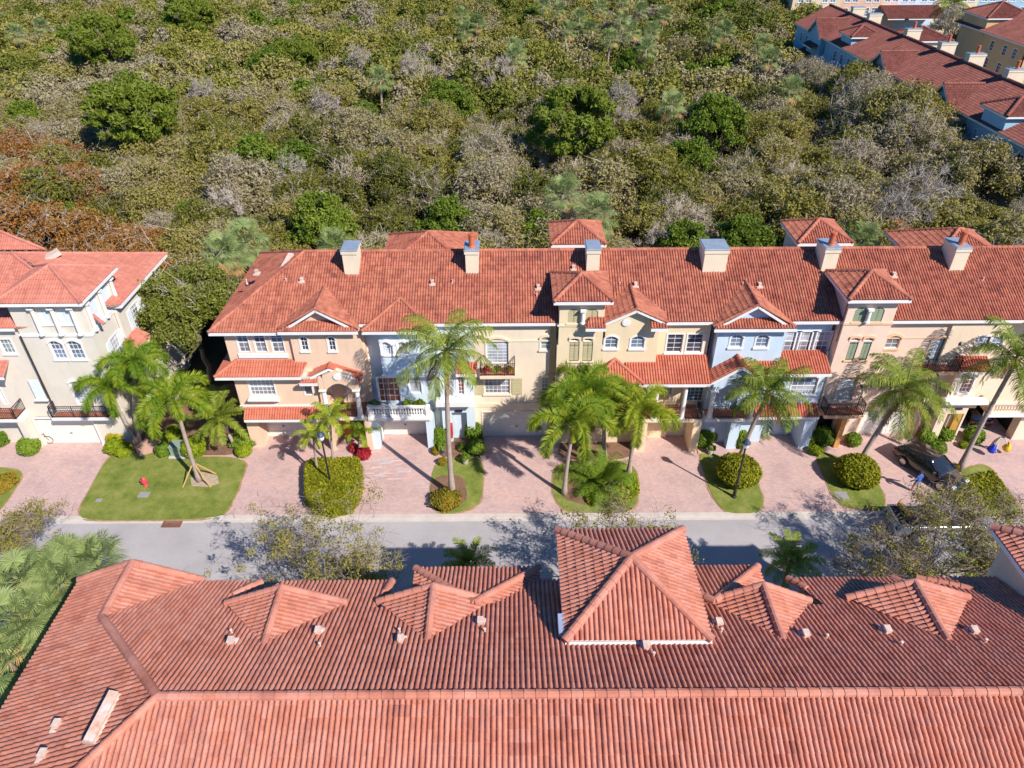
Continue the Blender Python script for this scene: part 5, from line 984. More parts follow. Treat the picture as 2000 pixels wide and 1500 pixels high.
def tree(name, seed, R, Ht, th, per, size, leafm, label, cat='tree', nclump=60, shape='dome', depth=3, bark=None, cr=.85, spread=.75, twig=26, flat=.75, asp=2.2):
    rg = np.random.default_rng(seed); root = empty(name, (0, 0, 0), label, cat); t = MB(); tips = []
    limb(t, Vector((0, 0, -.2)), Vector((rg.normal(0, .08), rg.normal(0, .08), 1)), th, .05 * Ht * .55, 0, rg, [], k=7)
    top = Vector((0, 0, th * .9)); nb = 6
    for i in range(nb):
        a = 2 * math.pi * (i + rg.uniform(-.3, .3)) / nb; limb(t, Vector((0, 0, th * rg.uniform(.6, .95))), Vector((math.cos(a), math.sin(a), rg.uniform(.5, 1.2))).normalized(), R * .55, .018 * Ht, depth - 1, rg, tips, spread)
    C = []
    for i in range(nclump):
        if shape == 'dome':
            a, q = rg.uniform(0, 2 * math.pi), math.sqrt(rg.uniform(0, 1)); hz = math.sqrt(max(0, 1 - q * q)); lump = 1 + .17 * math.sin(2 * a + seed) + .15 * math.sin(5 * a + 2 * seed); C.append((R * q * lump * math.cos(a), R * q * lump * math.sin(a), th * .9 + (Ht - th) * (.12 + .83 * hz) * rg.uniform(.62, 1.12)))
        elif shape == 'ball':
            d = rg.normal(size=3); d /= np.linalg.norm(d); q = rg.uniform(.75, 1); C.append((R * d[0] * q, R * d[1] * q, (th + Ht) / 2 + (Ht - th) / 2 * d[2] * q))
        else:
            tp = tips[rg.integers(len(tips))]; C.append((tp.x + rg.normal(0, .3), tp.y + rg.normal(0, .3), tp.z + rg.normal(0, .2)))
    C = np.array(C)
    tw = MB()
    for i in range(twig):                                   # bare twigs poking through the crown
        c = C[rg.integers(len(C))]; d = Vector(rg.normal(size=3)); d.z = abs(d.z) + .3; d.normalize(); p = Vector(c) - d * .5
        for j in range(5):
            dd = (d + Vector(rg.normal(0, .5, 3))).normalized(); p2 = p + dd * rg.uniform(.5, 1.0) * R * .22; tw.tube([p, p2], [.022 * R / 3, .014], 3, cap=False, mi=1)
            if i % 4 == 0 and j == 0: tw.tube([p, p + d * R * .22, p + (d + Vector(rg.normal(0, .4, 3))).normalized() * R * .5], [.05, .035, .012], 4, cap=False, mi=1)
            for jj in range(2): tw.tube([p2, p2 + (dd + Vector(rg.normal(0, .5, 3))).normalized() * R * .14], [.014, .006], 3, cap=False, mi=1)
    obj('trunk', t, bark or BARK, root, world=False)
    if leafm is None and len(tw.v): obj('crown', tw, [PALE, PALE], root, world=False)
    if leafm is not None:
        m = tw; clumps(m, C, R * .23 * cr * rg.uniform(.45, 1.5, len(C)), per, size, rg, flat=flat, asp=asp); obj('crown', m, [leafm, TWIG], root, world=False)
    return root
def frond(mb, base, az, el0, droop, L, nl, ll, lw, rg, mi=0, plume=False, hang=.5, twist=0, sd_=0):
    p = np.array(base, float); n = 9; pts = []; el = el0; h = np.array([math.cos(az), math.sin(az), 0]); side = np.array([-math.sin(az), math.cos(az), 0])
    dirs = []
    for i in range(n + 1):
        pts.append(p.copy()); d = h * math.cos(el) + np.array([0, 0, math.sin(el)]); dirs.append(d); p = p + d * L / n; el -= droop / n * (.5 + 1.3 * i / n); h = h + side * sd_ / n; h /= np.linalg.norm(h)
    pts = np.array(pts); dirs = np.array(dirs); mb.tube([tuple(q) for q in pts], [.035 * (1 - .75 * i / n) * L / 3 for i in range(n + 1)], 4, mi, cap=False)
    s = np.linspace(.14, 1, nl); ii = np.minimum((s * n).astype(int), n - 1); fr = s * n - ii
    B = pts[ii] * (1 - fr)[:, None] + pts[ii + 1] * fr[:, None]; D = dirs[ii]
    upv = np.cross(side, D); upv /= np.linalg.norm(upv, axis=1)[:, None]; upv *= -np.sign(upv[:, 2:3] * -1 + 1e-6)
    upv = np.where(upv[:, 2:3] < 0, -upv, upv)
    taper = np.minimum(1, .45 + s * 2.2) * np.minimum(1, (1.06 - s) * 3.0 + .25)
    angs = [0, math.pi] if not plume else [0.1, math.pi - .1, 1.0, 2.1, -.7, math.pi + .7]
    for a in angs:
        for rep in range(1):
            j = rg.normal(0, .12, (nl, 1)); lat = math.cos(a) * side[None, :] + math.sin(a) * upv + (.25 * upv if not plume else 0)
            d = lat * .85 + D * (.55 + j) ; d[:, 2] -= hang * .25; d += rg.normal(0, .07, d.shape); d /= np.linalg.norm(d, axis=1)[:, None]
            LL = (ll * taper * rg.uniform(.85, 1.1, nl))[:, None]; mid = B + d * LL * .5; d2 = d.copy(); d2[:, 2] -= hang; d2 /= np.linalg.norm(d2, axis=1)[:, None]; tip = mid + d2 * LL * .5
            wv = D * lw / 2; b0 = B
            V = np.stack([b0 - wv * .6, b0 + wv * .6, mid + wv, mid - wv, tip], 1).reshape(-1, 3); k = np.arange(nl)[:, None] * 5
            nn = mb.n; mb.add(V, k + np.array([[0, 1, 2, 3]]), mi); mb.f.append(k + np.array([[3, 2, 4]]) + nn); mb.mi.append(np.full(nl, mi))
def palm_crown(name, seed, kind):
    rg = np.random.default_rng(seed); m = MB()
    if kind == 'coco':
        for i in range(20):
            az = i * 2.4 + rg.uniform(-.25, .25); e = 1.25 - 1.75 * (i / 19) + rg.normal(0, .1); frond(m, (0, 0, .1), az, e, 1.35 + rg.uniform(-.2, .4), rg.uniform(2.8, 3.7), 72, .9, .042, rg, hang=1.5, sd_=rg.normal(0, .5))
        for i in range(5): frond(m, (0, 0, 0), rg.uniform(0, 6.3), -.75, .7, 2.4, 30, .6, .07, rg, mi=1, hang=1.3)
        m.lathe((0, 0, -.5), [(.14, 0), (.24, .35), (.2, .6), (.08, .95)], 8, 1)
    elif kind == 'fox':
        for i in range(12):
            az = i * 2.4 + rg.uniform(-.3, .3); e = 1.3 - .9 * (i / 11) + rg.normal(0, .08); frond(m, (0, 0, .35), az, e, 2.75 + rg.uniform(-.2, .3), rg.uniform(2.9, 3.6), 74, .56, .042, rg, plume=True, hang=.35)
        m.lathe((0, 0, -.6), [(.16, 0), (.15, .5), (.09, 1.05)], 8, 0)
    elif kind == 'small':
        for i in range(12):
            az = i * 2.4; e = 1.2 - 1.2 * (i / 11) + rg.normal(0, .1); frond(m, (0, 0, .2), az, e, 1.5, rg.uniform(1.5, 1.9), 30, .42, .065, rg, hang=.5)
        m.lathe((0, 0, -.5), [(.1, 0), (.11, .3), (.05, .75)], 7, 0)
    elif kind == 'date':
        for i in range(26):
            az = i * 2.4; e = 1.35 - 1.7 * (i / 25) + rg.normal(0, .1); frond(m, (0, 0, .1), az, e, 1.0, rg.uniform(1.9, 2.4), 44, .42, .05, rg, hang=.25)
    elif kind == 'clump':
        for i in range(60):
            az = rg.uniform(0, 6.28); r = rg.uniform(0, .5); e = rg.uniform(.25, 1.35); frond(m, (r * math.cos(az), r * math.sin(az), 0), az, e, 1.1, rg.uniform(1.4, 2.2), 30, .42, .035, rg, hang=.4)
    else:                                                    # sabal: costapalmate fans
        for i in range(24):
            az = i * 2.4 + rg.uniform(-.2, .2); e = 1.3 - 2.1 * (i / 23) + rg.normal(0, .1); d = np.array([math.cos(az) * math.cos(e), math.sin(az) * math.cos(e), math.sin(e)]); L = rg.uniform(.9, 1.3)
            b = d * L; mi = 1 if i > 20 else 0; m.tube([(0, 0, 0), tuple(b)], [.03, .02], 3, mi, cap=False); sdv = np.array([-math.sin(az), math.cos(az), 0]); u = np.cross(d, sdv); nb = 34
            for j in range(nb):
                th = (j / (nb - 1) - .5) * 4.6; dd = d * math.cos(th) + sdv * math.sin(th) + u * rg.normal(0, .06) * 1.0; dd /= np.linalg.norm(dd); ln = (.95 if abs(th) < 1.4 else .75) * rg.uniform(.9, 1.1); mid = b + dd * ln * .55; tp = b + dd * ln + np.array([0, 0, -.28 * ln]); wv = np.cross(dd, u); wv = wv / (np.linalg.norm(wv) + 1e-6) * .028
                m.add([tuple(b), tuple(mid - wv), tuple(tp), tuple(mid + wv)], [(0, 1, 2, 3)], mi)
    me = m.mesh(name, [dict(coco=PALMG, fox=FOXG, small=FOXG, date=PALMG, clump=BUSHG, sabal=SABG)[kind], THATCH]); return me
CROWNS = {k: [palm_crown(k + '_crown', s + 10, k) for s in range(2)] for k in ('coco', 'fox', 'small', 'date', 'sabal')}
CROWNS['clump'] = [palm_crown('clump_crown', 5, 'clump')]
def palm(kind, base, top, r, label, group=None, rz=0, sc=1.0, v=0, name=None, bark=None):
    base, top = Vector(base), Vector(top); nm = name or {'coco': 'coconut_palm', 'fox': 'foxtail_palm', 'small': 'small_palm', 'date': 'date_palm', 'sabal': 'fan_palm'}[kind]
    root = empty(nm, base, label, 'palm', group); t = MB(); n = 12; d = top - base; pts = []; rs = []
    for i in range(n + 1):
        s = i / n; bow = math.sin(math.pi * s) * .04 * d.length; pts.append(Vector((d.x * s ** 1.25, d.y * s ** 1.25, d.z * s)) + Vector((-.2 * bow, 0, 0))); rs.append(r * (1.5 - .5 * min(1, s * 5)) * (1 - .25 * s) * (1 + .05 * (i % 2)))
    t.tube([tuple(p) for p in pts], rs, 9); obj('trunk', t, bark or PBARK, root, world=False, smooth=True)
    c = obj('crown', CROWNS[kind][v], None, root, world=False); c.location = d; c.rotation_euler = (rng.uniform(-.1, .1) + .5 * d.y / max(1, d.length), rng.uniform(-.1, .1), rz); c.scale = (sc, sc, sc); return root
def top_at(base, u, v): return P(u, v, Y=base.y - .0)
COC = 'coconut palms between the driveways'
for (bu, bv, tu, tv, r, lab, rz, v, sc) in ((884, 968, 872, 690, .17, 'tall coconut palm before the pale blue townhouse, beside the flowered iron balcony', .4, 0, 1.0),
    (1438, 915, 1500, 770, .16, 'coconut palm in the round hedge before the sky blue townhouse, beside a lamp post', 1.2, 1, .95),
    (1671, 918, 1768, 765, .17, 'coconut palm leaning right across the pink townhouse, out of a round clipped hedge', 2.4, 0, 1.02), (1873, 918, 1985, 705, .16, 'long-trunked coconut palm leaning toward the right edge, over the peach townhouse', 3.3, 1, 1.0)):
    b = G(bu, bv, .1); palm('coco', b, top_at(b, tu, tv), r, lab, COC, rz, sc, v)
for (bu, bv, tu, tv, lab, rz, v, sc) in ((1102, 965, 1118, 845, 'foxtail palm nearest the road in the island before the straw-coloured townhouse', 0, 0, 1.0), (1150, 905, 1142, 782, 'foxtail palm standing highest, in front of the arched window beside the tower', 1, 1, 1.0),
    (1228, 928, 1247, 815, 'foxtail palm on the right rim of the palm island, its trunk dark', 2, 0, .95), (1180, 895, 1180, 790, 'foxtail palm with yellowing fronds in the middle of the palm island', 3, 1, .95)):
    b = G(bu, bv, .1); palm('fox', b, top_at(b, tu, tv), .15, lab, 'foxtail palms of the palm island', rz, sc * 1.15, v)
for (bu, bv, tu, tv, lab, rz, v, sc) in ((390, 940, 345, 795, 'foxtail palm on the left lawn, propped up by wooden stakes', 2, 0, 1.05), (267, 868, 218, 770, 'foxtail palm leaning left in front of the grey house balcony', 4, 1, .95), (272, 862, 262, 722, 'upright foxtail palm against the side of the grey house', 5, 0, .95)):
    b = G(bu, bv, .1); palm('fox', b, top_at(b, tu, tv), .15, lab, None, rz, sc, v)
b = G(461, 876, .1); palm('date', b, top_at(b, 430, 818), .13, 'feathery green palm in the bed left of the salmon townhouse', None, 1, 1.05, 0)
for (bu, bv, tu, tv, lab, sc, k) in ((653, 912, 645, 818, 'slender palm at the back of the square hedge, by the salmon townhouse porch', .95, 0), (622, 928, 612, 852, 'short slender palm at the left side of the square hedge', .8, 1), (700, 880, 706, 845, 'low bushy palm by the red shrub, below the blue terrace', .85, 0)):
    b = G(bu, bv, .1); palm('small', b, top_at(b, tu, tv), .09, lab, 'small palms around the square hedge', tu, sc, k)
for (tu, tv, z, lab) in ((1545, 1098, 3.5, 'bright palm behind the near roof, right of the big roof tower, seen against the road'), (1905, 1110, 3.0, 'palm at the foot of the right roof tower wall'), (915, 1105, 2.6, 'palm tip showing above the near roof beyond the hipped bay'), (690, 1140, 2.4, 'palm leaves just peeping over the near roof, below the roadside oak')):
    c = P(tu, tv, z=z); palm('date', (c.x, c.y, 0), c, .13, lab, 'palms between the near row and the road', tu, .8, 1)
for i, (tu, tv, z, lab) in enumerate(((45, 1135, 6.5, 'pale fan palm at the left edge, nearest the street tree'), (120, 1140, 6.0, 'pale fan palm second from the left edge, beyond the corner of the near roof'), (30, 1215, 6.0, 'pale fan palm halfway down the left edge'), (85, 1195, 5.4, 'pale fan palm pressed against the eave of the near roof'), (18, 1290, 5.0, 'pale fan palm lowest on the left edge, beside the near roof'), (185, 1100, 4.6, 'fan palm standing at the tip of the near roof, by the road'), (135, 1108, 4.6, 'smaller fan palm between the road and the near roof corner'), (70, 1265, 4.0, 'low fan palm in the gap beside the near eave'))):
    c = P(tu, tv, z=z); palm('sabal', (c.x, c.y, 0), c, .17, lab, 'fan palms at the left corner', i * 1.3, .95, i % 2, bark=BARK)
for i, (tu, tv, z, Y, lab) in enumerate(((432, 490, 7.5, 51, 'pale green fan palm behind the gap between grey and salmon townhouses'), (655, 480, 6, 54, 'fan palm tip beside the first chimney of the row'), (1685, 468, 6.5, 53.5, 'fan palm right of the second back tower'), (455, 505, 7, 52, 'fan palm touching the left end of the long roof'))):
    c = P(tu, tv, Y=Y); palm('sabal', (c.x, c.y, 0), c, .17, lab, 'fan palms right behind the row', i * 1.7, .9, i % 2, bark=BARK)

# shrubs and hedges
def shrub(name, base, rx, ry, rz_, leafm, label, n=900, size=.10, cat='shrub', group=None, core=True, mat2=None, lump=.12, zc=None):
    rg = np.random.default_rng(abs(hash(label)) % 9999 if False else int(base[0] * 100 + base[1] * 37) % 9999); base = Vector(base); root = obj(name, (lambda: None)() or MB().add([(0, 0, 0)], []) if False else _shr(rg, rx, ry, rz_, n, size, core, lump), [leafm]); root.location = (base.x, base.y, base.z + rz_ * .92); tag(root, label, cat, group); return root
def _shr(rg, rx, ry, rz_, n, size, core, lump):
    m = MB(); d = rg.normal(size=(n, 3)); d /= np.linalg.norm(d, axis=1)[:, None]; ph = rg.uniform(0, 6, 3); q = 1 + lump * (np.sin(3 * d[:, 0] * 2 + ph[0]) + np.sin(3 * d[:, 1] * 2 + ph[1]) + np.sin(6 * d[:, 2] + ph[2])) * .5
    q = (q * rg.uniform(.86, 1.03, n))[:, None]; leaves(m, d * q * np.array([rx, ry, rz_]), size, rg, outward=d * 1.2)
    if core: m.lathe((0, 0, 0), [(math.sin(a) * .84 * 1, -math.cos(a) * .84 * rz_) for a in np.linspace(.1, 3.04, 7)], 10); V = m.v[-1]; V[:, 0] *= rx; V[:, 1] *= ry
    return m.mesh('shrub', [])
def shr(nm, u, v, rx, h, leafm, label, n=900, size=.10, group=None, ry=None, **k):
    b = G(u, v, .1); rz_ = h / 2; me = _shr(np.random.default_rng(int(u * 7 + v)), rx, ry or rx, rz_, n, size, True, k.get('lump', .12)); me.materials.append(leafm); o = bpy.data.objects.new(nm, me); COL.objects.link(o); o.location = (b.x, b.y, b.z + rz_ * .93); return tag(o, label, k.get('cat', 'shrub'), group)
SH = [('clipped_bush', 62, 884, .75, 1.35, BUSHG, 'round clipped bush with a bicycle wheel behind it, by the grey house garage'), ('bush', 233, 862, .75, 1.2, YELL, 'yellow bush right of the grey house garage'), ('bush', 228, 882, .65, 1.1, LIME, 'lime green bush at the driveway edge below the yellow bush'), ('bush', 243, 888, .6, .9, LIME, 'low lime bush at the top left corner of the left lawn'),
 ('bush', 322, 888, .5, 1.0, BUSHG, 'small dark green bush left of the green utility box'), ('clipped_bush', 383, 888, .85, 1.6, LIME, 'tall rounded lime bush behind the staked palm'), ('bush', 345, 858, .8, 1.1, LIME, 'lime bush behind the green utility box'), ('bush', 480, 868, .95, 1.1, BUSHG, 'dense green bush against the left corner of the salmon garage'), ('clipped_bush', 478, 888, .55, .85, LIME, 'small ball of lime leaves at the bed corner below the dense bush'), ('bush', 355, 745, .8, 1.0, BUSHG, 'shrub deep in the shady passage between the two houses'), ('bush', 405, 800, .9, 1.6, BUSHG, 'green shrub under the feathery palm'),
 ('red_cordyline', 712, 892, .42, .7, REDL, 'crimson leafed shrub at the right rear corner of the square hedge'), ('red_cordyline', 692, 880, .25, .5, REDL, 'smaller crimson shrub beside the low bushy palm'), ('clipped_hedge', 860, 868, .6, 1.5, BUSHG, 'boxy clipped bush left of the pale blue entrance, behind the palm trunk'), ('bush', 925, 858, .65, 1.6, BUSHG, 'tall bush right of the pale blue entrance'), ('bush', 932, 885, .6, 1.1, BUSHG, 'dark green bush at the driveway edge, right of the flower pots'), ('bush', 918, 848, .5, 1.5, LIME, 'yellow-green bush beside the cream garage'),
 ('flower_pot_plant', 852, 885, .3, .5, CROTON, 'potted plant with orange blooms left of the entrance path'), ('flower_pot_plant', 905, 880, .32, .6, BUSHG, 'potted green plant at the right side of the entrance path'), ('flower_pot_plant', 909, 900, .3, .6, BUSHG, 'potted plant in a pale pot at the top of the palm lawn'), ('flower_pot_plant', 865, 906, .3, .5, CROTON, 'potted reddish plant at the top left of the palm lawn'),
 ('croton_bush', 872, 985, .95, .95, CROTON, 'mottled croton bush round the foot of the tall coconut palm'), ('clipped_bush', 1371, 868, .75, 1.25, BUSHG, 'round clipped bush left of the sky blue entrance'), ('bush', 1389, 858, .4, 1.0, LIME, 'yellow-green shrub right beside the round bush of the straw house'), ('clipped_bush', 1446, 873, .45, 1.5, BUSHG, 'narrow clipped column bush in front of the sky blue garage'), ('clipped_bush', 1603, 865, .8, 1.45, BUSHG, 'large round topiary left of the pink house entrance'), ('clipped_bush', 1580, 866, .5, .95, BUSHG, 'dark round bush tucked against the large topiary'), ('bush', 1592, 884, .5, .5, LIME, 'low lime bush in front of the large topiary'),
 ('clipped_bush', 1664, 868, .55, 1.0, BUSHG, 'squarish clipped bush right of the pink house entrance'), ('clipped_bush', 1806, 864, .6, 1.1, BUSHG, 'dark round bush right of the pink garage'), ('clipped_bush', 1840, 858, .65, 1.3, BUSHG, 'round bush below the peach entrance plaque'), ('bush', 1825, 878, .7, .7, BUSHG, 'low spreading bush behind the dark car'), ('clipped_bush', 1897, 862, .7, 1.3, BUSHG, 'round bush between the ochre door and the open garage'), ('bush', 1881, 873, .3, .4, LIME, 'tiny lime bush at the foot of the leaning palm'), ('bush', 1835, 925, 1.0, 1.0, CROTON, 'yellowish bush between the dark car and the long-trunked palm'), ('bush', 5, 950, 1.0, .7, CROTON, 'mottled yellowish bush at the left edge'), ('bush', 0, 868, .7, 1.2, BUSHG, 'clipped bush cut by the left edge, under the balcony'), ('bush', 300, 835, .4, .7, REDL, 'small red flowering shrub among the palms at the grey house')]
for nm, u, v, rx, hh, lm, lab in SH: shr(nm, u, v, rx, hh, lm, lab, n=int(1500 * rx + 500), size=.11 if nm != 'red_cordyline' else .22, lump=.03 if nm.startswith('clipped') else .15)
for (u, v, r, lab) in ((1438, 938, 1.45, 'round clipped hedge about the coconut palm, in front of the sky blue house'), (1668, 938, 1.45, 'round clipped hedge about the leaning palm, in front of the pink house')):
    shr('round_hedge', u, v, r, 1.9, HEDGE, lab, n=5200, size=.12, group='round hedges', lump=.04, cat='hedge')
def hedge(pts, z0, h, leafm, label, n=7000, size=.12, seed=1, name='hedge'):
    rg = np.random.default_rng(seed); pts = [Vector(p) for p in pts]; m = MB(); xs = [p.x for p in pts]; ys = [p.y for p in pts]; C = []; O = []
    def ins(x, y):
        c = False; j = len(pts) - 1
        for i in range(len(pts)):
            if (pts[i].y > y) != (pts[j].y > y) and x < (pts[j].x - pts[i].x) * (y - pts[i].y) / (pts[j].y - pts[i].y) + pts[i].x: c = not c
            j = i
        return c
    while len(C) < n * .7:
        x, y = rg.uniform(min(xs), max(xs)), rg.uniform(min(ys), max(ys))
        if ins(x, y): C.append((x, y, z0 + h * (.98 + .05 * math.sin(x * 4) * math.sin(y * 5)) + rg.normal(0, .04))); O.append((0, 0, 1.))
    cx, cy = sum(xs) / len(xs), sum(ys) / len(ys)
    for i in range(len(pts)):
        a, b = pts[i], pts[(i + 1) % len(pts)]; k = int(n * .3 * (b - a).length / sum((pts[j] - pts[(j + 1) % len(pts)]).length for j in range(len(pts))))
        for _ in range(k):
            p = a.lerp(b, rg.uniform()); z = rg.uniform(0, h); nrm = Vector((p.x - cx, p.y - cy, 0)).normalized(); C.append((p.x + rg.normal(0, .05), p.y + rg.normal(0, .05), z0 + z)); O.append(tuple(nrm))
    leaves(m, np.array(C), size, rg, outward=np.array(O)); m.prism([(cx + (p.x - cx) * .95, cy + (p.y - cy) * .95, z0) for p in pts], (0, 0, h * .9)); return tag(obj(name, m, leafm), label, 'hedge')
hedge([G(u, v, .1) for u, v in ((600, 925), (612, 912), (702, 910), (709, 935), (704, 975), (688, 1003), (650, 1012), (612, 1004), (600, 985))], .1, .85, HEDGE, 'square clipped yellow-green hedge around a lamp post, between the first two driveways', 9000)
hedge([G(u, v, .1) for u, v in ((1140, 965), (1240, 930), (1246, 962), (1225, 985), (1180, 990), (1150, 985))], .1, .3, LIME, 'low yellow-green border round the front of the palm island', 3500, .12, 4, 'ground_cover_border')
hedge([G(u, v, .1) for u, v in ((1860, 945), (1935, 930), (1968, 975), (1975, 990), (1880, 1000), (1850, 980))], .1, .5, HEDGE, 'spreading olive hedge right of the silver truck, under the street tree', 3800, .13, 6)
c = G(1172, 948, .1); o = obj('clump_palm', CROWNS['clump'][0], None); o.location = c; o.scale = (1.1, 1.0, 1.5); tag(o, 'dense dark green clump of feathery leaves in the middle of the palm island', 'palm')

# sparse young street oaks
def sparse(name, seed, base, Ht, R, label, n=110, per=34, size=.085, shift=(0, 0)):
    rg = np.random.default_rng(seed); root = empty(name, base, label, 'tree', 'street oaks with sparse leaves'); t = MB(); tips = []
    limb(t, Vector((0, 0, -.1)), Vector((.02, .02, 1)), Ht * .34, .14, 0, rg, [], k=7, up=.4)
    for i in range(7):
        a = i * 2.4 + rg.uniform(-.3, .3); limb(t, Vector((0, 0, Ht * (.2 + .017 * i))), Vector((math.cos(a) * 1.0 + shift[0], math.sin(a) + shift[1], rg.uniform(.45, 1.1))).normalized(), R * .66, .07, 4, rg, tips, .8, 5, .2)
    obj('trunk', t, mat('light_oak_bark', (.26, .20, .16), .95, .25, 4), root, world=False); m = MB()
    for tp in tips:
        for j in range(2): dd = Vector(rg.normal(size=3)); dd.z = abs(dd.z) * .6; dd.normalize(); p2 = tp + dd * rg.uniform(.2, .5); m.tube([tp, p2, p2 + (dd + Vector(rg.normal(0, .5, 3))).normalized() * .25], [.012, .009, .004], 3, cap=False, mi=1)
    C = np.array([tips[i] for i in rg.choice(len(tips), n)]) + rg.normal(0, .15, (n, 3)); clumps(m, C, rg.uniform(.25, .5, n), per, size, rg, flat=.6); obj('crown', m, [SPARSE, MATS['light_oak_bark']], root, world=False); return root
for i, (u, v, z, Ht, R, lab, n) in enumerate(((622, 1075, 5.2, 7.4, 3.5, 'sparse street oak between the near roof and the road, in front of the square hedge', 105), (1205, 1045, 5.0, 7.4, 2.6, 'sparse street oak hidden behind the big roof tower, only its top twigs showing', 90), (1850, 1030, 5.2, 7.8, 2.9, 'sparse street oak over the silver truck', 60), (1955, 1010, 5.2, 7.4, 2.3, 'sparse street oak at the right, beside the near tower', 60), (12, 1025, 5.2, 7.4, 2.3, 'sparse brownish street oak at the left edge of the road', 120), (1738, 1050, 4.4, 5.8, 1.7, 'smaller sparse street oak left of the silver truck', 45))):
    c = P(u, v, z=z); sparse('street_oak', 40 + i, (c.x, c.y - .6, 0), Ht, R * 1.12, lab, int(n * 2.6))
# oak between the houses
tr = tree('oak_tree', 77, 4.5, 10.6, 4.8, 260, .12, leafmat('gap_oak_leaves', [(.09, .12, .016), (.19, .215, .03), (.33, .33, .075)], objvar=.05), 'big olive oak crown filling the gap between the grey house and the salmon townhouse', nclump=130, cr=.8, twig=60); c = P(362, 600, z=7.0); tr.location = (c.x, c.y, 0)

# ---- the wood behind
KINDS = {}
def proto(key, *a, **k): KINDS.setdefault(key, []).append(tree(*a, **k))
for s in range(8): proto('oak', 'oak_tree', 100 + s, 3.7, 7.6, 3.0, 120, .15, OLIVE, '', nclump=90, cr=1.1, twig=46)
for s in range(3): proto('thin', 'thin_grey_oak', 120 + s, 3.4, 7.0, 2.8, 60, .11, OLIVE, '', nclump=80, cr=1.05, twig=150, shape='dome')
for s in range(2): proto('bare', 'bare_tree', 130 + s, 2.8, 7.2, 2.6, 1, .1, None, '', nclump=70, depth=4, twig=110, bark=PALE)
for s in range(2): proto('bright', 'broadleaf_tree', 140 + s, 3.0, 7.6, 2.6, 170, .16, BRIGHT, '', nclump=80, cr=1.0, twig=6)
for s in range(2): proto('rust', 'rusty_tree', 150 + s, 3.2, 7.6, 2.6, 90, .13, RUST, '', nclump=75, cr=1.0, twig=80)
for s in range(2): proto('pine', 'slash_pine', 160 + s, 4.6, 10.5, 4.2, 330, .19, PINEG, '', nclump=80, cr=.8, shape='ball', twig=10, flat=.7, asp=3)
rw = random.Random(11); USED = set()
def zone(u, v):
    hz = 'above the grey house' if u < 330 else 'above the salmon townhouse' if u < 690 else 'above the pale blue townhouse' if u < 930 else 'above the cream townhouse' if u < 1090 else 'above the straw townhouse' if u < 1390 else 'above the sky blue townhouse' if u < 1640 else 'above the pink townhouse' if u < 1860 else 'near the right edge'
    dz = 'near edge of the wood' if v > 380 else 'near half of the wood' if v > 260 else 'middle of the wood' if v > 150 else 'far part of the wood'
    return dz, hz
def project(p):
    q = CR.transposed() @ (Vector(p) - Vector((0, 0, CAMH))); return 1000 + FPX * q.x / -q.z, 750 - FPX * q.y / -q.z
LBL = {'oak': 'olive-leaved oak', 'thin': 'twiggy grey oak', 'bare': 'bare pale-branched tree', 'bright': 'fresh green broadleaf tree', 'rust': 'rust-orange leaved tree', 'pine': 'big rounded green pine'}
GRP = {'oak': 'olive oaks of the wood', 'thin': 'thin grey oaks of the wood', 'bare': 'bare trees of the wood', 'bright': 'fresh green trees of the wood', 'rust': 'rusty trees at the left of the wood', 'pine': 'rounded pines of the wood'}
placed = []
def put(kind, x, y, sc, own=None, z=0):
    pr = rw.choice(KINDS[kind]); u, v = project((x, y, 5)); a, b = zone(u, v); place(pr, (x, y, z), rw.uniform(0, 6.28), (sc, sc, sc * rw.uniform(.88, 1.1)), own or (LBL[kind] + ', ' + a + ', ' + b), GRP[kind]); placed.append((x, y, sc * 2.6))
SPEC = [('pine', 265, 255, 1.0, 'large rounded pine with a full green crown, above the right part of the grey house'), ('pine', 205, 105, 1.0, 'flat-topped green pine in the far part of the wood at upper left, trunk showing'), ('pine', 370, 45, 1.0, 'green pine at the top edge, upper left'), ('pine', 570, 100, .8, 'smaller green pine at upper left, right of two bigger ones'), ('pine', 1120, 268, .95, 'dark rounded pine standing alone above the straw townhouse'),
 ('bright', 875, 195, .95, None), ('bright', 1230, 118, .8, None), ('bright', 1395, 260, 1.1, None), ('bright', 1345, 300, .9, None), ('bright', 705, 205, .65, None), ('bright', 630, 440, .9, None), ('bright', 1455, 455, .8, None), ('bright', 1060, 440, .8, None), ('bright', 1415, 10, 1.1, None), ('bright', 1600, 195, .5, None), ('bright', 1050, 120, .5, None), ('bright', 690, 25, .6, None), ('bright', 520, 130, .9, None), ('bright', 120, 400, .6, None), ('bright', 1340, 470, .8, None),
 ('rust', 20, 300, 1.0, None), ('rust', 60, 380, 1.1, None), ('rust', 150, 365, 1.0, None), ('rust', 375, 295, .8, None), ('rust', 25, 440, 1.0, None), ('rust', 270, 455, .8, None), ('rust', 105, 285, .8, None), ('rust', 1310, 300, .6, None), ('rust', 1745, 440, .6, None), ('rust', 400, 300, .5, None),
 ('bare', 400, 195, .9, None), ('bare', 560, 320, .8, None), ('bare', 820, 145, 1.0, None), ('bare', 970, 150, 1.0, None), ('bare', 630, 215, .9, None), ('bare', 1210, 190, .9, None), ('bare', 1230, 235, .8, None), ('bare', 80, 80, .8, None), ('bare', 1120, 460, .7, None), ('bare', 1800, 390, 1.1, None), ('bare', 1760, 420, .9, None), ('bare', 430, 395, .8, None), ('bare', 1650, 190, .9, None), ('bare', 1840, 240, .9, None), ('bare', 1300, 455, .7, None), ('bare', 520, 210, .8, None), ('bare', 700, 120, .9, None), ('bare', 960, 465, .6, None)]
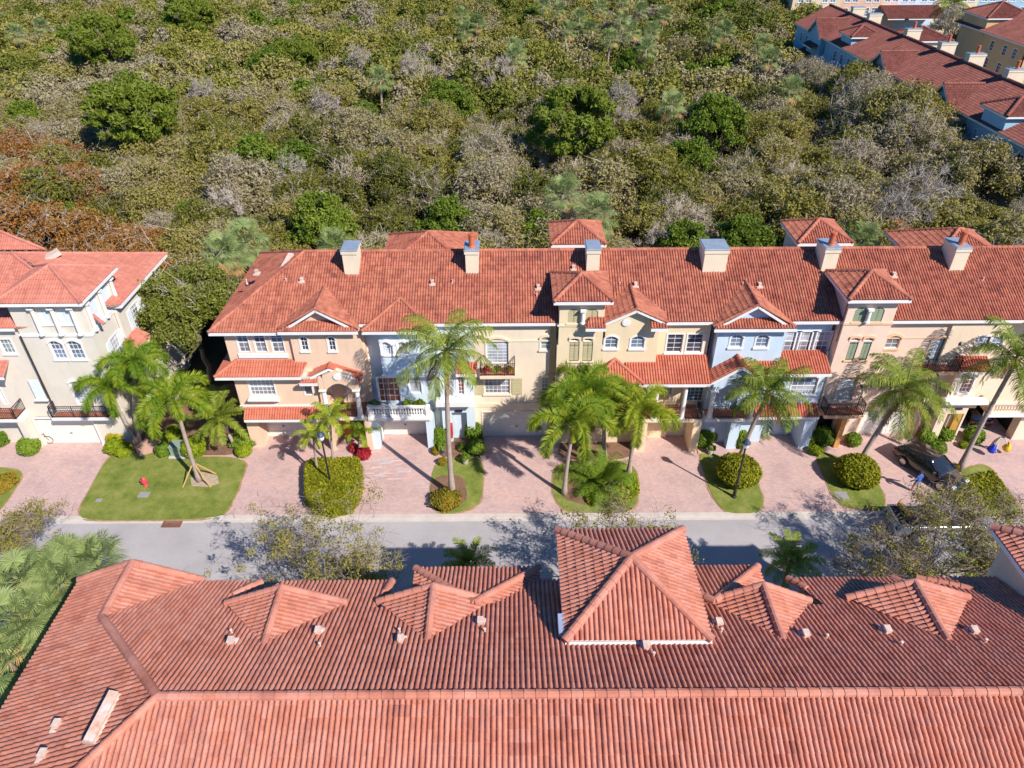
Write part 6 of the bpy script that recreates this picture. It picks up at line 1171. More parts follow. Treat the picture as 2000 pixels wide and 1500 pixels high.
for kd, u, v, sc, own in SPEC:
    c = P(u, v, z=8 if kd == 'pine' else 7); put(kd, c.x, c.y, sc * 1.12, own, 1.8 if kd in ('bright', 'rust') else (2.6 if kd == 'bare' else 1.5))
def blocked(x, y, s=0):
    if y < 53.6 + s * .5 and x < -23: return True
    if y < 53.8 or (48 > y): return True
    if -24 < x < -16 and y < 56: return True
    for (cx_, cy_) in ((4.85, 50), (22.6, 50), (-5, 52), (29, 52)):
        if abs(x - cx_) < 6 and abs(y - cy_) < 5.6: return True
    if 50.5 < x < 70 and 69 < y < 153.5: return True
    if x > 66 and 110 < y < 190: return True
    if x > 71 and y >= 186: return True
    return False
cand = []; step = 4.9; y = 54.5; row = 0
while y < 235:
    hw = (y * .78) + 16; x = -hw + (row % 2) * step / 2
    while x < hw:
        px_, py_ = x + rw.uniform(-1.4, 1.4), y + rw.uniform(-1.3, 1.3); x += step
        if not blocked(px_, py_) and all((px_ - a) ** 2 + (py_ - b) ** 2 > (c * .75) ** 2 for a, b, c in placed[:48]):
            u, v = project((px_, py_, 7))
            if -90 < u < 2090 and v > -40: cand.append((py_, px_))
    y += step * .86; row += 1; step = 4.9 + max(0, y - 70) * .008
cand.sort(); nind = 0; far = []
for yy, xx in cand:
    u, v = project((xx, yy, 5)); r_ = rw.random(); grey = .5 + .5 * math.sin(xx * .09 + 1.3) * math.sin(yy * .07)
    kd = 'thin' if r_ < .14 + .3 * grey * (1 if v < 330 else .3) else 'oak'
    if r_ > .975: kd = 'bright'
    if u < 260 and v > 270 and r_ > .8: kd = 'rust'
    if yy < 63 and rw.random() < .16: continue
    if nind < 285: put(kd, xx, yy, rw.uniform(.7, 1.15), z=rw.uniform(-.6, 1.4)); nind += 1
    else: far.append((kd, xx, yy, rw.uniform(.75, 1.1)))
# far part of the wood: one mass
def thinmesh(me_o, frac, grow):
    me = me_o.data; co = np.empty(len(me.vertices) * 3); me.vertices.foreach_get('co', co); nq = sum(1 for pg in me.polygons if pg.material_index == 0); base_ = len(me.vertices) - nq * 4; co = co.reshape(-1, 3)[base_:].reshape(-1, 4, 3); rg = np.random.default_rng(1); k = rg.random(len(co)) < frac; co = co[k]; c = co.mean(1, keepdims=True); return c + (co - c) * grow
src = {}
for kd in ('oak', 'thin', 'bright'):
    for pr in KINDS[kd]:
        cr_ = [c for c in pr.children if c.name.startswith('crown')][0]; src.setdefault(kd, []).append(thinmesh(cr_, .26, 1.75))
for kd, m_ in (('oak', farleaf()), ('bright', BRIGHT)):
    out = MB()
    for (k2, x, y, sc) in far:
        if (k2 == 'bright') != (kd == 'bright'): continue
        a = rw.uniform(0, 6.28); V = rw.choice(src[k2]) * sc; R_ = np.array([[math.cos(a), -math.sin(a), 0], [math.sin(a), math.cos(a), 0], [0, 0, 1]]); V = V.reshape(-1, 3) @ R_.T + np.array([x, y, rw.uniform(-1.0, 1.6)]); out.add(V, np.arange(len(V)).reshape(-1, 4))
    if out.n: tag(obj('far_woodland', out, m_), 'far crowns of the wood running together, ' + ('olive and grey' if kd == 'oak' else 'fresh green'), 'woodland', kind='stuff')
fl = [(1090, 20), (1130, 35), (1170, 15), (1210, 40), (1150, 60), (1190, 75), (1230, 60), (1260, 95), (1110, 60), (1250, 20), (930, 45), (900, 30), (905, 60), (740, 155), (1005, 95), (1005, 110), (80, 55), (30, 65), (1485, 90), (1500, 115), (1390, 75), (1415, 60), (1310, 205), (1095, 380), (1160, 420), (1540, 175), (1270, 60), (1295, 30), (1215, 5), (1060, 10), (475, 515 - 40)]
for i, (u, v) in enumerate(fl):
    c = P(u, v, z=9); a, b = zone(u, v); palm('sabal', (c.x, c.y, 0), (c.x + .2, c.y, 9), .2, 'fan palm, ' + a + ', ' + b, 'fan palms of the wood', i * 1.1, 1.15, i % 2, name='cabbage_palm')
for i, (x, y, s_, z) in enumerate(((48, 88, 1.25, 2.6), (50.5, 95, 1.2, 2.8), (51.5, 102, 1.2, 2.6), (51, 112, 1.1, 2.4), (50, 119, 1.1, 1.6), (52, 90, 1.1, 2.2), (53.5, 79, 1.1, 1.6), (49.0, 92, 1.25, 2.2), (48, 100, 1.2, 2.6), (51, 106, 1.1, 2.6), (49.5, 84, 1.2, 1.6), (50.5, 77, 1.15, 1.5), (45, 96, 1.2, 2.0), (52.5, 98, 1.0, 2.6), (49, 125, 1.1, 1.0), (56, 72, 1.1, 1.2), (61, 76, 1.0, 1))): put('oak' if i % 2 else 'thin', x, y, s_, None, z)
# trees among the distant houses
for (kd, u, v, z, sc, lab) in (('rust', 1890, 95, 5, 1.3, 'round olive-orange tree between the distant rows'), ('thin', 1870, 45, 7, 1.4, 'thin tall tree in front of the farthest pale facades'), ('thin', 1900, 35, 6, 1.2, 'thin pale tree right of the distant palm'), ('oak', 1570, 12, 6, 1.0, 'oak in front of the farthest cream facade')):
    c = P(u, v, z=z); put(kd, c.x, c.y, sc, lab)
for (u, v, z, lab) in ((1862, 12, 9, 'tall palm in front of the farthest facades'), (1975, 115, 5, 'green palm beside the ochre house at the right edge')):
    c = P(u, v, z=z); palm('coco', (c.x, c.y, 0), c, .25, lab, None, 1, 1.5, 1)
# ---------------------------------------------------------------- street furniture, cars, people
GLOBE = mat('lamp_glass', (.75, .78, .8), .3, .02, 3)
for (bu, bv, lab) in ((648, 955, 'black post lamp standing in the square hedge'), (1433, 971, 'black post lamp on the grass island beside the round hedge')):
    b = G(bu, bv, .1); r = empty('street_lamp', b, lab, 'street lamp', 'black post lamps'); b = Vector((0, 0, 0)); q = MB()
    q.lathe((0, 0, 0), [(.17, 0), (.17, .12), (.12, .2), (.11, .6), (.07, .75), (.055, 4.1), (.075, 4.15), (.05, 4.25)], 12); obj('post', q, IRON, r, world=False)
    q = MB(); q.lathe((0, 0, 4.25), [(.09, 0), (.17, .12), (.21, .42)], 8); obj('lamp_glass', q, GLOBE, r, world=False)
    q = MB(); q.lathe((0, 0, 4.67), [(.27, 0), (.25, .06), (.13, .22), (.03, .27), (.03, .36)], 8); obj('lamp_cap', q, mat('blue_black_cap', (.05, .07, .12), .35), r, world=False)
b = G(285, 948, .14); r = empty('fire_hydrant', b, 'pink-red fire hydrant on the left lawn', 'fire hydrant'); PK = mat('pink_red_paint', (.62, .07, .10), .5)
q = MB(); q.lathe((0, 0, 0), [(.17, 0), (.17, .05), (.11, .08), (.11, .5), (.15, .52), (.15, .57), (.12, .64), (.05, .72), (.04, .78)], 12); obj('barrel', q, PK, r, world=False)
for a in (0, 180, 270): q = MB(); q.lathe((0, 0, .42), [(.07, .08), (.07, .17), (.09, .18), (.09, .22), (.03, .24)], 10, rot=Matrix.Rotation(rad(90), 3, 'Y') if a == 0 else (Matrix.Rotation(rad(-90), 3, 'Y') if a == 180 else Matrix.Rotation(rad(90), 3, 'X'))); obj('outlet', q, PK, r, world=False)
b = G(353, 886, .14); r = empty('utility_box', b, 'grey-green utility box beside the lime bushes on the left lawn', 'utility box'); UG = mat('utility_green', (.26, .34, .28), .6)
q = MB(); q.prism([(-.5, -.4, .1), (.5, -.4, .1), (.5, .4, .1), (-.5, .4, .1)], (0, 0, .75)); q.box(-.53, .53, -.44, .44, .85, .92); obj('cabinet', q, UG, r, world=False); q = MB(); q.box(-.65, .65, -.55, .55, 0, .1); obj('plinth', q, CURB, r, world=False); q = MB(); q.box(-.12, .12, -.425, -.4, .35, .5); obj('warning_label', q, mat('yellow_sticker', (.6, .45, .08), .6), r, world=False)
LID = mat('meter_lid', (.30, .29, .29), .8, .1, 6)
for (u, v, w_, d_, lab) in ((281, 966, .36, .26, 'grey meter box lid in the grass below the hydrant'), (193, 977, .2, .15, 'small grey valve lid at the left part of the lawn'), (1644, 967, .42, .34, 'square grey meter lid in the grass before the pink house')):
    c = G(u, v, .15); q = MB(); q.box(-w_, w_, -d_, d_, -.05, .0); q.box(-w_ * .85, w_ * .85, -d_ * .85, d_ * .85, .0, .012); q.box(-.05, .05, -.02, .02, .012, .02); o = obj('meter_lid', q, LID); o.location = c; tag(o, lab, 'lid')
c = G(337, 1022, .03); r = empty('storm_drain', c, 'rusty storm drain grate let into the kerb in front of the left lawn', 'drain grate'); RU = mat('rusty_iron', (.20, .075, .045), .9, .3, 6)
q = MB(); q.box(-.6, .6, -.36, -.28, 0, .04); q.box(-.6, .6, .28, .36, 0, .04); q.box(-.6, -.53, -.28, .28, 0, .04); q.box(.53, .6, -.28, .28, 0, .04); obj('frame', q, RU, r, world=False)
q = MB()
for i in range(12): x = -.5 + i * .091; q.box(x - .025, x + .025, -.28, .28, .0, .035)
obj('grate', q, RU, r, world=False)
# palm stakes
b = G(390, 940, .1)
for i, (u, v) in enumerate(((357, 952), (412, 952), (422, 926))):
    e = G(u, v, .1); q = MB(); q.bar(e - b, Vector((0, 0, 1.5)) + (e - b) * .12, .08, .08, (0, 1, 0)); o = obj('timber_stake', q, mat('new_timber', (.55, .33, .15), .8, .1, 4)); o.location = b; tag(o, ['timber prop bracing the staked palm, on its left', 'timber prop bracing the staked palm, reaching toward the road', 'timber prop bracing the staked palm, on its right rear'][i], 'stake', 'timber props of the lawn palm')
# bicycle by the grey garage
b = G(84, 866, .1); r = empty('bicycle', b, 'bicycle leaning by the grey garage, its wheel showing behind the round bush', 'bicycle')
RUB = mat('rubber', (.03, .03, .035), .7)
def torus(mb, c, R, rr, ax='y', k=24, j=6, mi=0):
    V = []; 
    for a in range(k):
        for bq in range(j):
            A, Bq = 2 * math.pi * a / k, 2 * math.pi * bq / j; q_ = R + rr * math.cos(Bq); x, y, z = q_ * math.cos(A), rr * math.sin(Bq), q_ * math.sin(A); V.append((c[0] + x, c[1] + y, c[2] + z) if ax == 'y' else (c[0] + y, c[1] + x, c[2] + z))
    mb.add(V, [(a * j + q_, a * j + (q_ + 1) % j, ((a + 1) % k) * j + (q_ + 1) % j, ((a + 1) % k) * j + q_) for a in range(k) for q_ in range(j)], mi)
for x in (-.52, .52):
    q = MB(); torus(q, (x, 0, .34), .33, .02); w_ = obj('wheel', q, RUB, r, world=False); q = MB()
    for i in range(12): a = i * math.pi / 6; q.tube([(x, 0, .34), (x + .32 * math.cos(a), 0, .34 + .32 * math.sin(a))], .004, 3)
    obj('spokes', q, METALCAP, w_, world=False)
q = MB(); F_ = [((-.52, .34), (-.1, .36)), ((-.1, .36), (-.2, .82)), ((-.52, .34), (-.18, .75)), ((-.18, .75), (.36, .8)), ((-.1, .36), (.38, .72)), ((.36, .9), (.52, .34))]
for (a, b_) in F_: q.tube([(a[0], 0, a[1]), (b_[0], 0, b_[1])], .017, 5)
obj('frame', q, IRON, r, world=False); q = MB(); q.tube([(.34, -.25, .95), (.36, 0, .92), (.34, .25, .95)], .015, 5); obj('handlebar', q, IRON, r, world=False); q = MB(); q.box(-.32, -.08, -.06, .06, .83, .88); obj('saddle', q, RUB, r, world=False)
# cars
def loft(mb, secs, mi=0):
    k = len(secs[0]); V = [p for s_ in secs for p in s_]; n = len(secs)
    mb.add(V, [(i * k + j, i * k + j + 1, (i + 1) * k + j + 1, (i + 1) * k + j) for i in range(n - 1) for j in range(k - 1)] + [tuple(range(k - 1, -1, -1)), tuple(range((n - 1) * k, n * k))], mi)
def interp(tab, x):
    for (x0, *a), (x1, *b) in zip(tab[:-1], tab[1:]):
        if x <= x1: t = (x - x0) / (x1 - x0); t = t * t * (3 - 2 * t); return [p + (q_ - p) * t for p, q_ in zip(a, b)]
    return list(tab[-1][1:])
def car(name, loc, rz, paint, label, cat, kind='suv'):
    r = empty(name, loc, label, cat, rz=rz); L = 4.7 if kind != 'truck' else 5.8; W = .93 if kind != 'truck' else .98
    belt = [(-L / 2, .75, .80), (-L / 2 + .25, .95, .92), (-L / 2 + 1.1, 1.05, .98), (0, 1.02, 1.0), (L / 2 - 1.3, .98, .98), (L / 2 - .3, .84, .9), (L / 2, .62, .78)] if kind != 'truck' else [(-L / 2, 1.05, .97), (-L / 2 + .1, 1.1, .99), (0, 1.1, 1.0), (L / 2 - 1.5, 1.12, 1.0), (L / 2 - .2, 1.02, .94), (L / 2, .8, .85)]
    q = MB(); secs = []
    for i in range(33):
        x = -L / 2 + L * i / 32; h_, w_ = interp(belt, x); w_ *= W; b0 = .32
        for wx in (-L * .29, L * .31):
            if abs(x - wx) < .42: b0 = max(b0, .34 + math.sqrt(max(0, .42 ** 2 - (x - wx) ** 2)) * .95)
        secs.append([(x, -w_ * .94, b0), (x, -w_, min(h_ - .2, b0 + .12)), (x, -w_ * 1.0, h_ - .18), (x, -w_ * .93, h_ - .04), (x, -w_ * .8, h_), (x, 0, h_ + .04), (x, w_ * .8, h_), (x, w_ * .93, h_ - .04), (x, w_, h_ - .18), (x, w_, min(h_ - .2, b0 + .12)), (x, w_ * .94, b0)])
    loft(q, secs); body = obj('body', q, paint, r, world=False, smooth=True)
    if kind == 'truck': cab = [(-.75, 1.12, .86), (-.55, 1.72, .74), (.1, 1.84, .73), (.7, 1.78, .72), (1.45, 1.12, .84)]
    elif kind == 'suv': cab = [(-L / 2 + .12, .98, .82), (-L / 2 + .55, 1.46, .70), (-.7, 1.6, .66), (.25, 1.56, .66), (1.25, .98, .80)]
    q = MB(); secs = []
    for i in range(21):
        x = cab[0][0] + (cab[-1][0] - cab[0][0]) * i / 20; h_, w_ = [a + 0 for a in (np.interp(x, [c[0] for c in cab], [c[1] for c in cab]), np.interp(x, [c[0] for c in cab], [c[2] for c in cab]))]; hb = .96 if kind != 'truck' else 1.08; wb = W * .88; h_ = max(h_, hb + .01)
        secs.append([(x, -wb, hb), (x, -(w_ * .35 + wb * .65) * 1.0, hb + (h_ - hb) * .4), (x, -w_, h_ - .07 * (h_ > hb + .1)), (x, -w_ * .75, h_), (x, 0, h_ + .02), (x, w_ * .75, h_), (x, w_, h_ - .07 * (h_ > hb + .1)), (x, (w_ * .35 + wb * .65), hb + (h_ - hb) * .4), (x, wb, hb)])
    loft(q, secs); obj('windows', q, mat('car_glass', (.02, .025, .03), .05, .1, 2, spec=1.0), r, world=False, smooth=True)
    q = MB(); ts = [c for c in cab[1:-1]]; rr = []
    for i in range(9):
        x = ts[0][0] - .05 + (ts[-1][0] - ts[0][0] + .15) * i / 8; h_ = np.interp(x, [c[0] for c in cab], [c[1] for c in cab]) + .012; w_ = np.interp(x, [c[0] for c in cab], [c[2] for c in cab]); rr.append([(x, -w_ * 1.01, h_ - .09), (x, -w_ * .77, h_ + .005), (x, 0, h_ + .022), (x, w_ * .77, h_ + .005), (x, w_ * 1.01, h_ - .09)])
    loft(q, rr); obj('roof_panel', q, paint, r, world=False, smooth=True)
    q = MB()
    for s_ in (-1, 1):
        for (x0, x1) in (((cab[0][0], cab[1][0]), (cab[-1][0], cab[-2][0])) if True else ()):
            h0, h1 = np.interp(x0, [c[0] for c in cab], [c[1] for c in cab]), np.interp(x1, [c[0] for c in cab], [c[1] for c in cab]); w1 = np.interp(x1, [c[0] for c in cab], [c[2] for c in cab]); q.bar((x0, s_ * W * .86, h0), (x1, s_ * w1 * .99, h1 - .03), .07, .06)
        q.bar((.0, s_ * W * .885, .98 if kind != 'truck' else 1.1), (-.1, s_ * .7, 1.52 if kind != 'truck' else 1.78), .08, .04)
    obj('pillars', q, paint, r, world=False)
    for x in (-L * .29, L * .31):
        for s_ in (-1, 1):
            q = MB(); q.lathe((x, s_ * (W - .12), .34), [(.2, -.11), (.33, -.11), (.345, -.06), (.345, .06), (.33, .11), (.2, .11)], 20, rot=Matrix.Rotation(rad(90), 3, 'X')); t = obj('wheel', q, RUB, r, world=False)
            q = MB(); q.lathe((x, s_ * (W - .12), .34), [(.05, -.12), (.22, -.115), (.22, .115), (.05, .12)], 12, rot=Matrix.Rotation(rad(90), 3, 'X')); obj('rim', q, mat('alloy', (.5, .5, .52), .3, .1, 3, metal=.9), t, world=False)
    for s_ in (-1, 1):
        q = MB(); q.box(L / 2 - .22, L / 2 - .06, s_ * W * .72 - .16, s_ * W * .72 + .16, .66, .78); obj('headlight', q, GLOBE, r, world=False); q = MB(); q.box(-L / 2 + .0, -L / 2 + .1, s_ * W * .74 - .1, s_ * W * .74 + .1, .72, .92); obj('tail_light', q, mat('red_lens', (.4, .01, .01), .3), r, world=False)
        q = MB(); q.prism([(cab[-1][0] - .45, s_ * W * .95, 1.0), (cab[-1][0] - .25, s_ * W * .95, 1.0), (cab[-1][0] - .3, s_ * W * .95, 1.14), (cab[-1][0] - .43, s_ * W * .95, 1.14)], (0, s_ * .2, 0)); obj('mirror', q, paint, r, world=False)
    if kind == 'truck':
        q = MB(); q.box(-L / 2 + .08, -.78, -W * .82, W * .82, 1.135, 1.142); obj('bed_floor', q, DARKIN, r, world=False)
        q = MB()
        for s_ in (-1, 1): q.box(-L / 2 + .05, -.75, s_ * W * .9 - .07, s_ * W * .9 + .07, 1.1, 1.2)
        q.box(-L / 2 + .02, -L / 2 + .12, -W * .9, W * .9, 1.06, 1.2); obj('bed_rail', q, paint, r, world=False)
    return r
BLK = mat('dark_brown_paint', (.018, .012, .010), .12, .1, 1, coat=1.0); SIL = mat('silver_paint', (.55, .56, .58), .25, .04, 1, metal=.6, coat=.8)
c = G(1812, 925, .1); car('parked_car', (c.x, c.y + .1, .1), rad(-62), BLK, 'dark brown glossy car parked on the driveway of the pink townhouse', 'car')
c = G(1800, 1040, 0); car('pickup_truck', (c.x + .9, c.y + .35, 0), 0, SIL, 'silver pickup truck at the kerb, half hidden by the sparse street oak', 'pickup truck', 'truck')
car('parked_car', (34.4, 43.6, .06), rad(90), BLK, 'black car inside the open garage of the peach townhouse', 'car')
t = c + Vector((-.9, .2, 1.25)); q = MB(); q.bar((0, 0, 0), (-.55, .9, .25), .2, .12); q.bar((.0, 0, .1), (-.55, .9, .35), .1, .08); o = obj('yellow_level', q, mat('safety_yellow', (.75, .36, .02), .5)); o.location = t; tag(o, 'bright yellow tool lying in the bed of the silver pickup', 'tool')
# rocking chairs on the sky blue balcony
CH = mat('blue_chair_paint', (.06, .16, .42), .5)
def rocker(loc, rz, lab):
    r = empty('rocking_chair', loc, lab, 'rocking chair', 'blue rocking chairs', rz); q = MB()
    for s_ in (-.27, .27):
        q.tube([(-.42, s_, .08), (-.2, s_, .02), (.1, s_, .0), (.42, s_, .09)], .02, 5)
        for x in (-.25, .25): q.tube([(x, s_, .02), (x, s_, .62)], .022, 5)
        q.box(-.3, .32, s_ - .04, s_ + .04, .62, .65)
    obj('frame', q, CH, r, world=False); q = MB()
    for i in range(6): q.box(-.25 + i * .09, -.18 + i * .09, -.27, .27, .4, .425)
    obj('seat', q, CH, r, world=False); q = MB()
    for i in range(5): q.bar((-.25, -.22 + i * .11, .42), (-.42, -.22 + i * .11, 1.1), .07, .02, (0, 1, 0))
    q.bar((-.42, -.27, 1.1), (-.42, .27, 1.1), .05, .06); obj('backrest', q, CH, r, world=False); q = MB(); q.prism([(-.2, -.22, .43), (.22, -.22, .43), (.22, .22, .43), (-.2, .22, .43)], (0, 0, .07)); obj('cushion', q, mat('cushion_fabric', (.6, .62, .68), .9), r, world=False)
c = P(1424, 795, z=3.12); rocker((c.x, c.y, 3.12), rad(-70), 'blue rocking chair with a pale cushion, left on the sky blue balcony'); c = P(1452, 795, z=3.12); rocker((c.x + .2, c.y, 3.12), rad(-110), 'second blue rocking chair on the sky blue balcony, behind the palm fronds')
# flower boxes on the iron balcony and plants on the terrace
for i, (u, lab) in enumerate(((950, 'red flowering pot at the left of the iron balcony'), (972, 'leafy pot in the middle of the iron balcony'), (994, 'orange flowering pot at the right of the iron balcony'))):
    c = P(u, 727, Y=40.1); z = P(970, 735, Y=39.75).z; q = MB(); q.lathe((0, 0, 0), [(.12, 0), (.17, .26), (.18, .28)], 10); o = obj('balcony_pot', q, mat('terracotta', (.45, .16, .08), .8)); o.location = (c.x, 40.1, z); tag(o, lab, 'potted plant', 'pots on the iron balcony'); m = _shr(np.random.default_rng(i), .24, .2, .2, 220, .09, False, .2); m.materials.append([REDL, BUSHG, CROTON][i]); p_ = bpy.data.objects.new('plant', m); COL.objects.link(p_); p_.parent = o; p_.location = (0, 0, .4)
for i, (x, lab) in enumerate(((-9.6, 'leafy grey-green pot plant at the left end of the white terrace'), (-7.3, 'small pot plant behind the middle of the white balustrade'), (-6.4, 'bushy pot plant at the right end of the white terrace'))):
    q = MB(); q.lathe((0, 0, 0), [(.14, 0), (.2, .3), (.21, .33)], 10); o = obj('terrace_pot', q, mat('terracotta', (.45, .16, .08), .8)); o.location = (x, 40.1, 3.1); tag(o, lab, 'potted plant', 'pots on the white terrace'); m = _shr(np.random.default_rng(i + 9), .4, .3, .35, 420, .12, False, .2); m.materials.append([SABG, BUSHG, LIME][i]); p_ = bpy.data.objects.new('plant', m); COL.objects.link(p_); p_.parent = o; p_.location = (0, 0, .6)
for (u, v, lab, col, nm) in ((862, 886, 'dark blue glazed pot left of the entrance path', (.02, .03, .12), 'blue_glaze'), (909, 906, 'pale stone pot at the top of the palm lawn', (.5, .45, .42), 'pale_pot'), (1387, 887, 'white pot with a small plant at the walkway of the straw house', (.7, .68, .66), 'white_pot'), (1640, 845, 'red pot standing in the pink house entrance', (.5, .06, .05), 'red_pot')):
    c = G(u, v, .1); q = MB(); q.lathe((0, 0, 0), [(.13, 0), (.2, .2), (.22, .38), (.24, .42), (.19, .42)], 12); o = obj('garden_pot', q, mat(nm, col, .4)); o.location = c; tag(o, lab, 'garden pot', 'pots at the house entrances'); m = _shr(np.random.default_rng(u), .25, .25, .22, 220, .1, False, .2); m.materials.append(BUSHG); p_ = bpy.data.objects.new('plant', m); COL.objects.link(p_); p_.parent = o; p_.location = (0, 0, .6)

# people: one skinned surface each
def person(loc, rz, J, rads, label, skin, clothes, scale=1.0):
    root = empty('person', loc, label, 'person', rz=rz); bm = bmesh.new(); vs = {}
    names = list(J); 
    for n_ in names: vs[n_] = bm.verts.new(J[n_])
    E = [('pelvis', 'belly'), ('belly', 'chest'), ('chest', 'neck'), ('neck', 'head0'), ('head0', 'head1')]
    for s_ in 'LR':
        E += [('pelvis', 'hip' + s_), ('hip' + s_, 'knee' + s_), ('knee' + s_, 'ank' + s_), ('ank' + s_, 'toe' + s_), ('chest', 'sho' + s_), ('sho' + s_, 'elb' + s_), ('elb' + s_, 'wri' + s_), ('wri' + s_, 'palm' + s_)]
        for f in range(4): E.append(('palm' + s_, 'f%d' % f + s_))
        E.append(('wri' + s_, 'th' + s_))
    for s_ in 'LR':
        w_, e_ = Vector(J['wri' + s_]), Vector(J['elb' + s_]); d = (w_ - e_).normalized(); sdv = d.cross(Vector((0, 1, .2))).normalized(); pm_ = w_ + d * .07; vs['palm' + s_] = bm.verts.new(pm_)
        for f in range(4): vs['f%d' % f + s_] = bm.verts.new(pm_ + d * (.075, .09, .085, .06)[f] + sdv * (-.03 + .02 * f) - Vector((0, 0, .02)))
        vs['th' + s_] = bm.verts.new(w_ + d * .06 + sdv * .05)
    for a, b in E: bm.edges.new((vs[a], vs[b]))
    bm.verts.ensure_lookup_table(); idx = {n_: v.index for n_, v in vs.items()}; bm.verts.index_update(); idx = {n_: v.index for n_, v in vs.items()}
    me = bpy.data.meshes.new('body'); bm.to_mesh(me); bm.free(); o = bpy.data.objects.new('body', me); COL.objects.link(o); o.parent = root; o.scale = (scale,) * 3
    md = o.modifiers.new('skin', 'SKIN'); sv = me.skin_vertices[0].data if me.skin_vertices else None
    if sv is None: me.attributes; 
    lay = me.skin_vertices[0].data if me.skin_vertices else None
    R0_ = dict(pelvis=.135, belly=.12, chest=.15, neck=.055, head0=.085, head1=.08, hip=.095, knee=.06, ank=.045, toe=.035, sho=.062, elb=.045, wri=.03, palm=.032, f0=.009, f1=.009, f2=.009, f3=.009, th=.011)
    if lay:
        for n_, i in idx.items():
            k_ = n_ if n_ in R0_ else n_[:-1]; rr = R0_[k_] * rads; lay[i].radius = (rr, rr); lay[i].use_root = n_ == 'pelvis'
    md2 = o.modifiers.new('sub', 'SUBSURF'); md2.levels = 1; md2.render_levels = 1
    # clothing by height bands in one procedural material
    m = bpy.data.materials.new('figure_' + clothes[0]); nt, b = nodes(m); b.inputs['Roughness'].default_value = .85; tc = nt.nodes.new('ShaderNodeTexCoord'); sp = nt.nodes.new('ShaderNodeSeparateXYZ'); nt.links.new(tc.outputs['Object'], sp.inputs[0]); mr = nt.nodes.new('ShaderNodeMath'); mr.operation = 'MULTIPLY'; mr.inputs[1].default_value = .5; nt.links.new(sp.outputs[2], mr.inputs[0])
    r_ = ramp(nt, clothes[1]); r_.color_ramp.interpolation = 'CONSTANT'; nt.links.new(mr.outputs[0], r_.inputs[0]); nt.links.new(r_.outputs[0], b.inputs['Base Color']); me.materials.append(m); return root, o
SK = (.42, .24, .16)
def stand(st=.16, lean=0, arms=None):
    J = dict(pelvis=(0, 0, .95), belly=(lean * .12, 0, 1.1), chest=(lean * .35, 0, 1.33), neck=(lean * .5, 0, 1.5), head0=(lean * .56 + .02, 0, 1.62), head1=(lean * .6 + .02, 0, 1.72))
    for s_, y in (('L', 1), ('R', -1)):
        J['hip' + s_] = (0, .1 * y, .88); J['knee' + s_] = (st * y * .6, .11 * y, .5); J['ank' + s_] = (st * y - .02, .11 * y, .08); J['toe' + s_] = (st * y + .14, .12 * y, .04)
        a = arms[s_] if arms else ((lean * .35, .36 * y, 1.15), (lean * .35 + .15, .38 * y, .95)); J['sho' + s_] = (lean * .38, .19 * y, 1.42); J['elb' + s_] = a[0]; J['wri' + s_] = a[1]
    return J
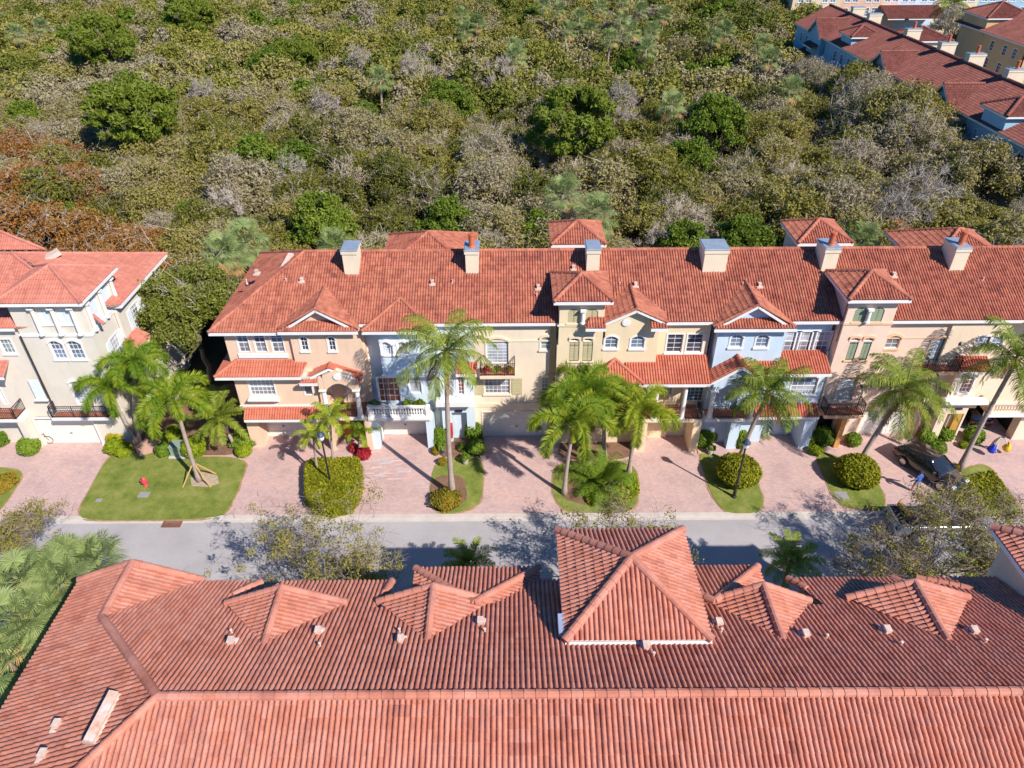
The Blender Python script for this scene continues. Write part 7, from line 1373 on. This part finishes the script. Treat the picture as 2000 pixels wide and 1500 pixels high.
def headbits(r, J, hair, cap=None, sc=1.0):
    h0, h1 = Vector(J['head0']), Vector(J['head1']); c = (h0 + h1) / 2; q = MB(); q.lathe(tuple(c + Vector((-.012, 0, .0))), [(.098, -.0), (.105, .04), (.09, .09), (.04, .125)], 12); obj('hair' if not cap else 'cap', q, cap or hair, r, world=False)
    q = MB(); f = c + Vector((.085, 0, -.01)); q.add([tuple(f + Vector(v)) for v in ((0, -.012, -.02), (0, .012, -.02), (0, 0, .02), (.03, 0, -.018))], [(0, 1, 3), (1, 2, 3), (2, 0, 3), (0, 2, 1)]); obj('nose', q, mat('skin_tone', SK, .7), r, world=False)
    for y in (-.035, .035):
        q = MB(); q.box(f.x - .002, f.x + .008, y - .012, y + .012, f.z + .018, f.z + .028); obj('eye', q, DARKIN, r, world=False); q = MB(); q.box(c.x - .02, c.x + .02, y * 2.75 - .01, y * 2.75 + .01, c.z - .04, c.z + .03); obj('ear', q, mat('skin_tone', SK, .7), r, world=False)
    q = MB(); q.box(f.x - .004, f.x + .004, -.025, .025, f.z - .05, f.z - .042); obj('mouth', q, mat('lip', (.35, .1, .08), .7), r, world=False)
HAIR = mat('dark_hair', (.03, .02, .015), .8)
c = G(1784, 960, .1); J = stand(.12); r, o = person((c.x, c.y, .1), rad(110), J, 1.22, 'person in a blue shirt and dark cap standing on the driveway behind the dark car', SK, ('blue', [(0, (.25, .2, .15)), (.03, SK), (.22, (.35, .30, .25)), (.47, (.02, .10, .42)), (.755, SK)])); headbits(r, J, HAIR, mat('navy_cap', (.02, .03, .1), .7))
ar = {'L': ((.32, .34, 1.16), (.42, .44, .95)), 'R': ((.28, -.34, 1.16), (.36, -.46, .97))}
c = G(1937, 880, .1); J = stand(.2, .7, ar); r, o = person((c.x, c.y, .1), rad(-75), J, 1.25, 'person in pale overalls leaning forward with two bags, before the open garage', SK, ('pale', [(0, (.2, .17, .15)), (.03, (.50, .43, .34)), (.5, (.60, .55, .49)), (.755, SK)])); headbits(r, J, HAIR)
def bag(loc, col, nm, lab):
    me = _shr(np.random.default_rng(4), .01, .01, .01, 1, .01, False, 0); q = MB(); rg = np.random.default_rng(3); q.lathe((0, 0, 0), [(.14, 0), (.24, .08), (.27, .25), (.22, .40), (.10, .55), (.04, .6), (.08, .66)], 12); V = q.v[-1]; V += rg.normal(0, .028, V.shape); o = obj('plastic_bag', q, mat(nm, col, .4, .15, 6), smooth=True); o.location = loc; return tag(o, lab, 'bag', 'full plastic bags carried by the bending person')
Mx = Matrix.Rotation(rad(-75), 3, 'Z'); pL, pR = Mx @ Vector((.46, .5, 0)), Mx @ Vector((.4, -.52, 0))
bag((c.x + pR.x - .1, c.y + pR.y, .45), (.01, .04, .55), 'blue_plastic', 'big blue plastic bag held in one hand by the bending person'); bag((c.x + pL.x + .1, c.y + pL.y, .4), (.75, .45, .01), 'yellow_plastic', 'big yellow plastic bag held in the other hand by the bending person')
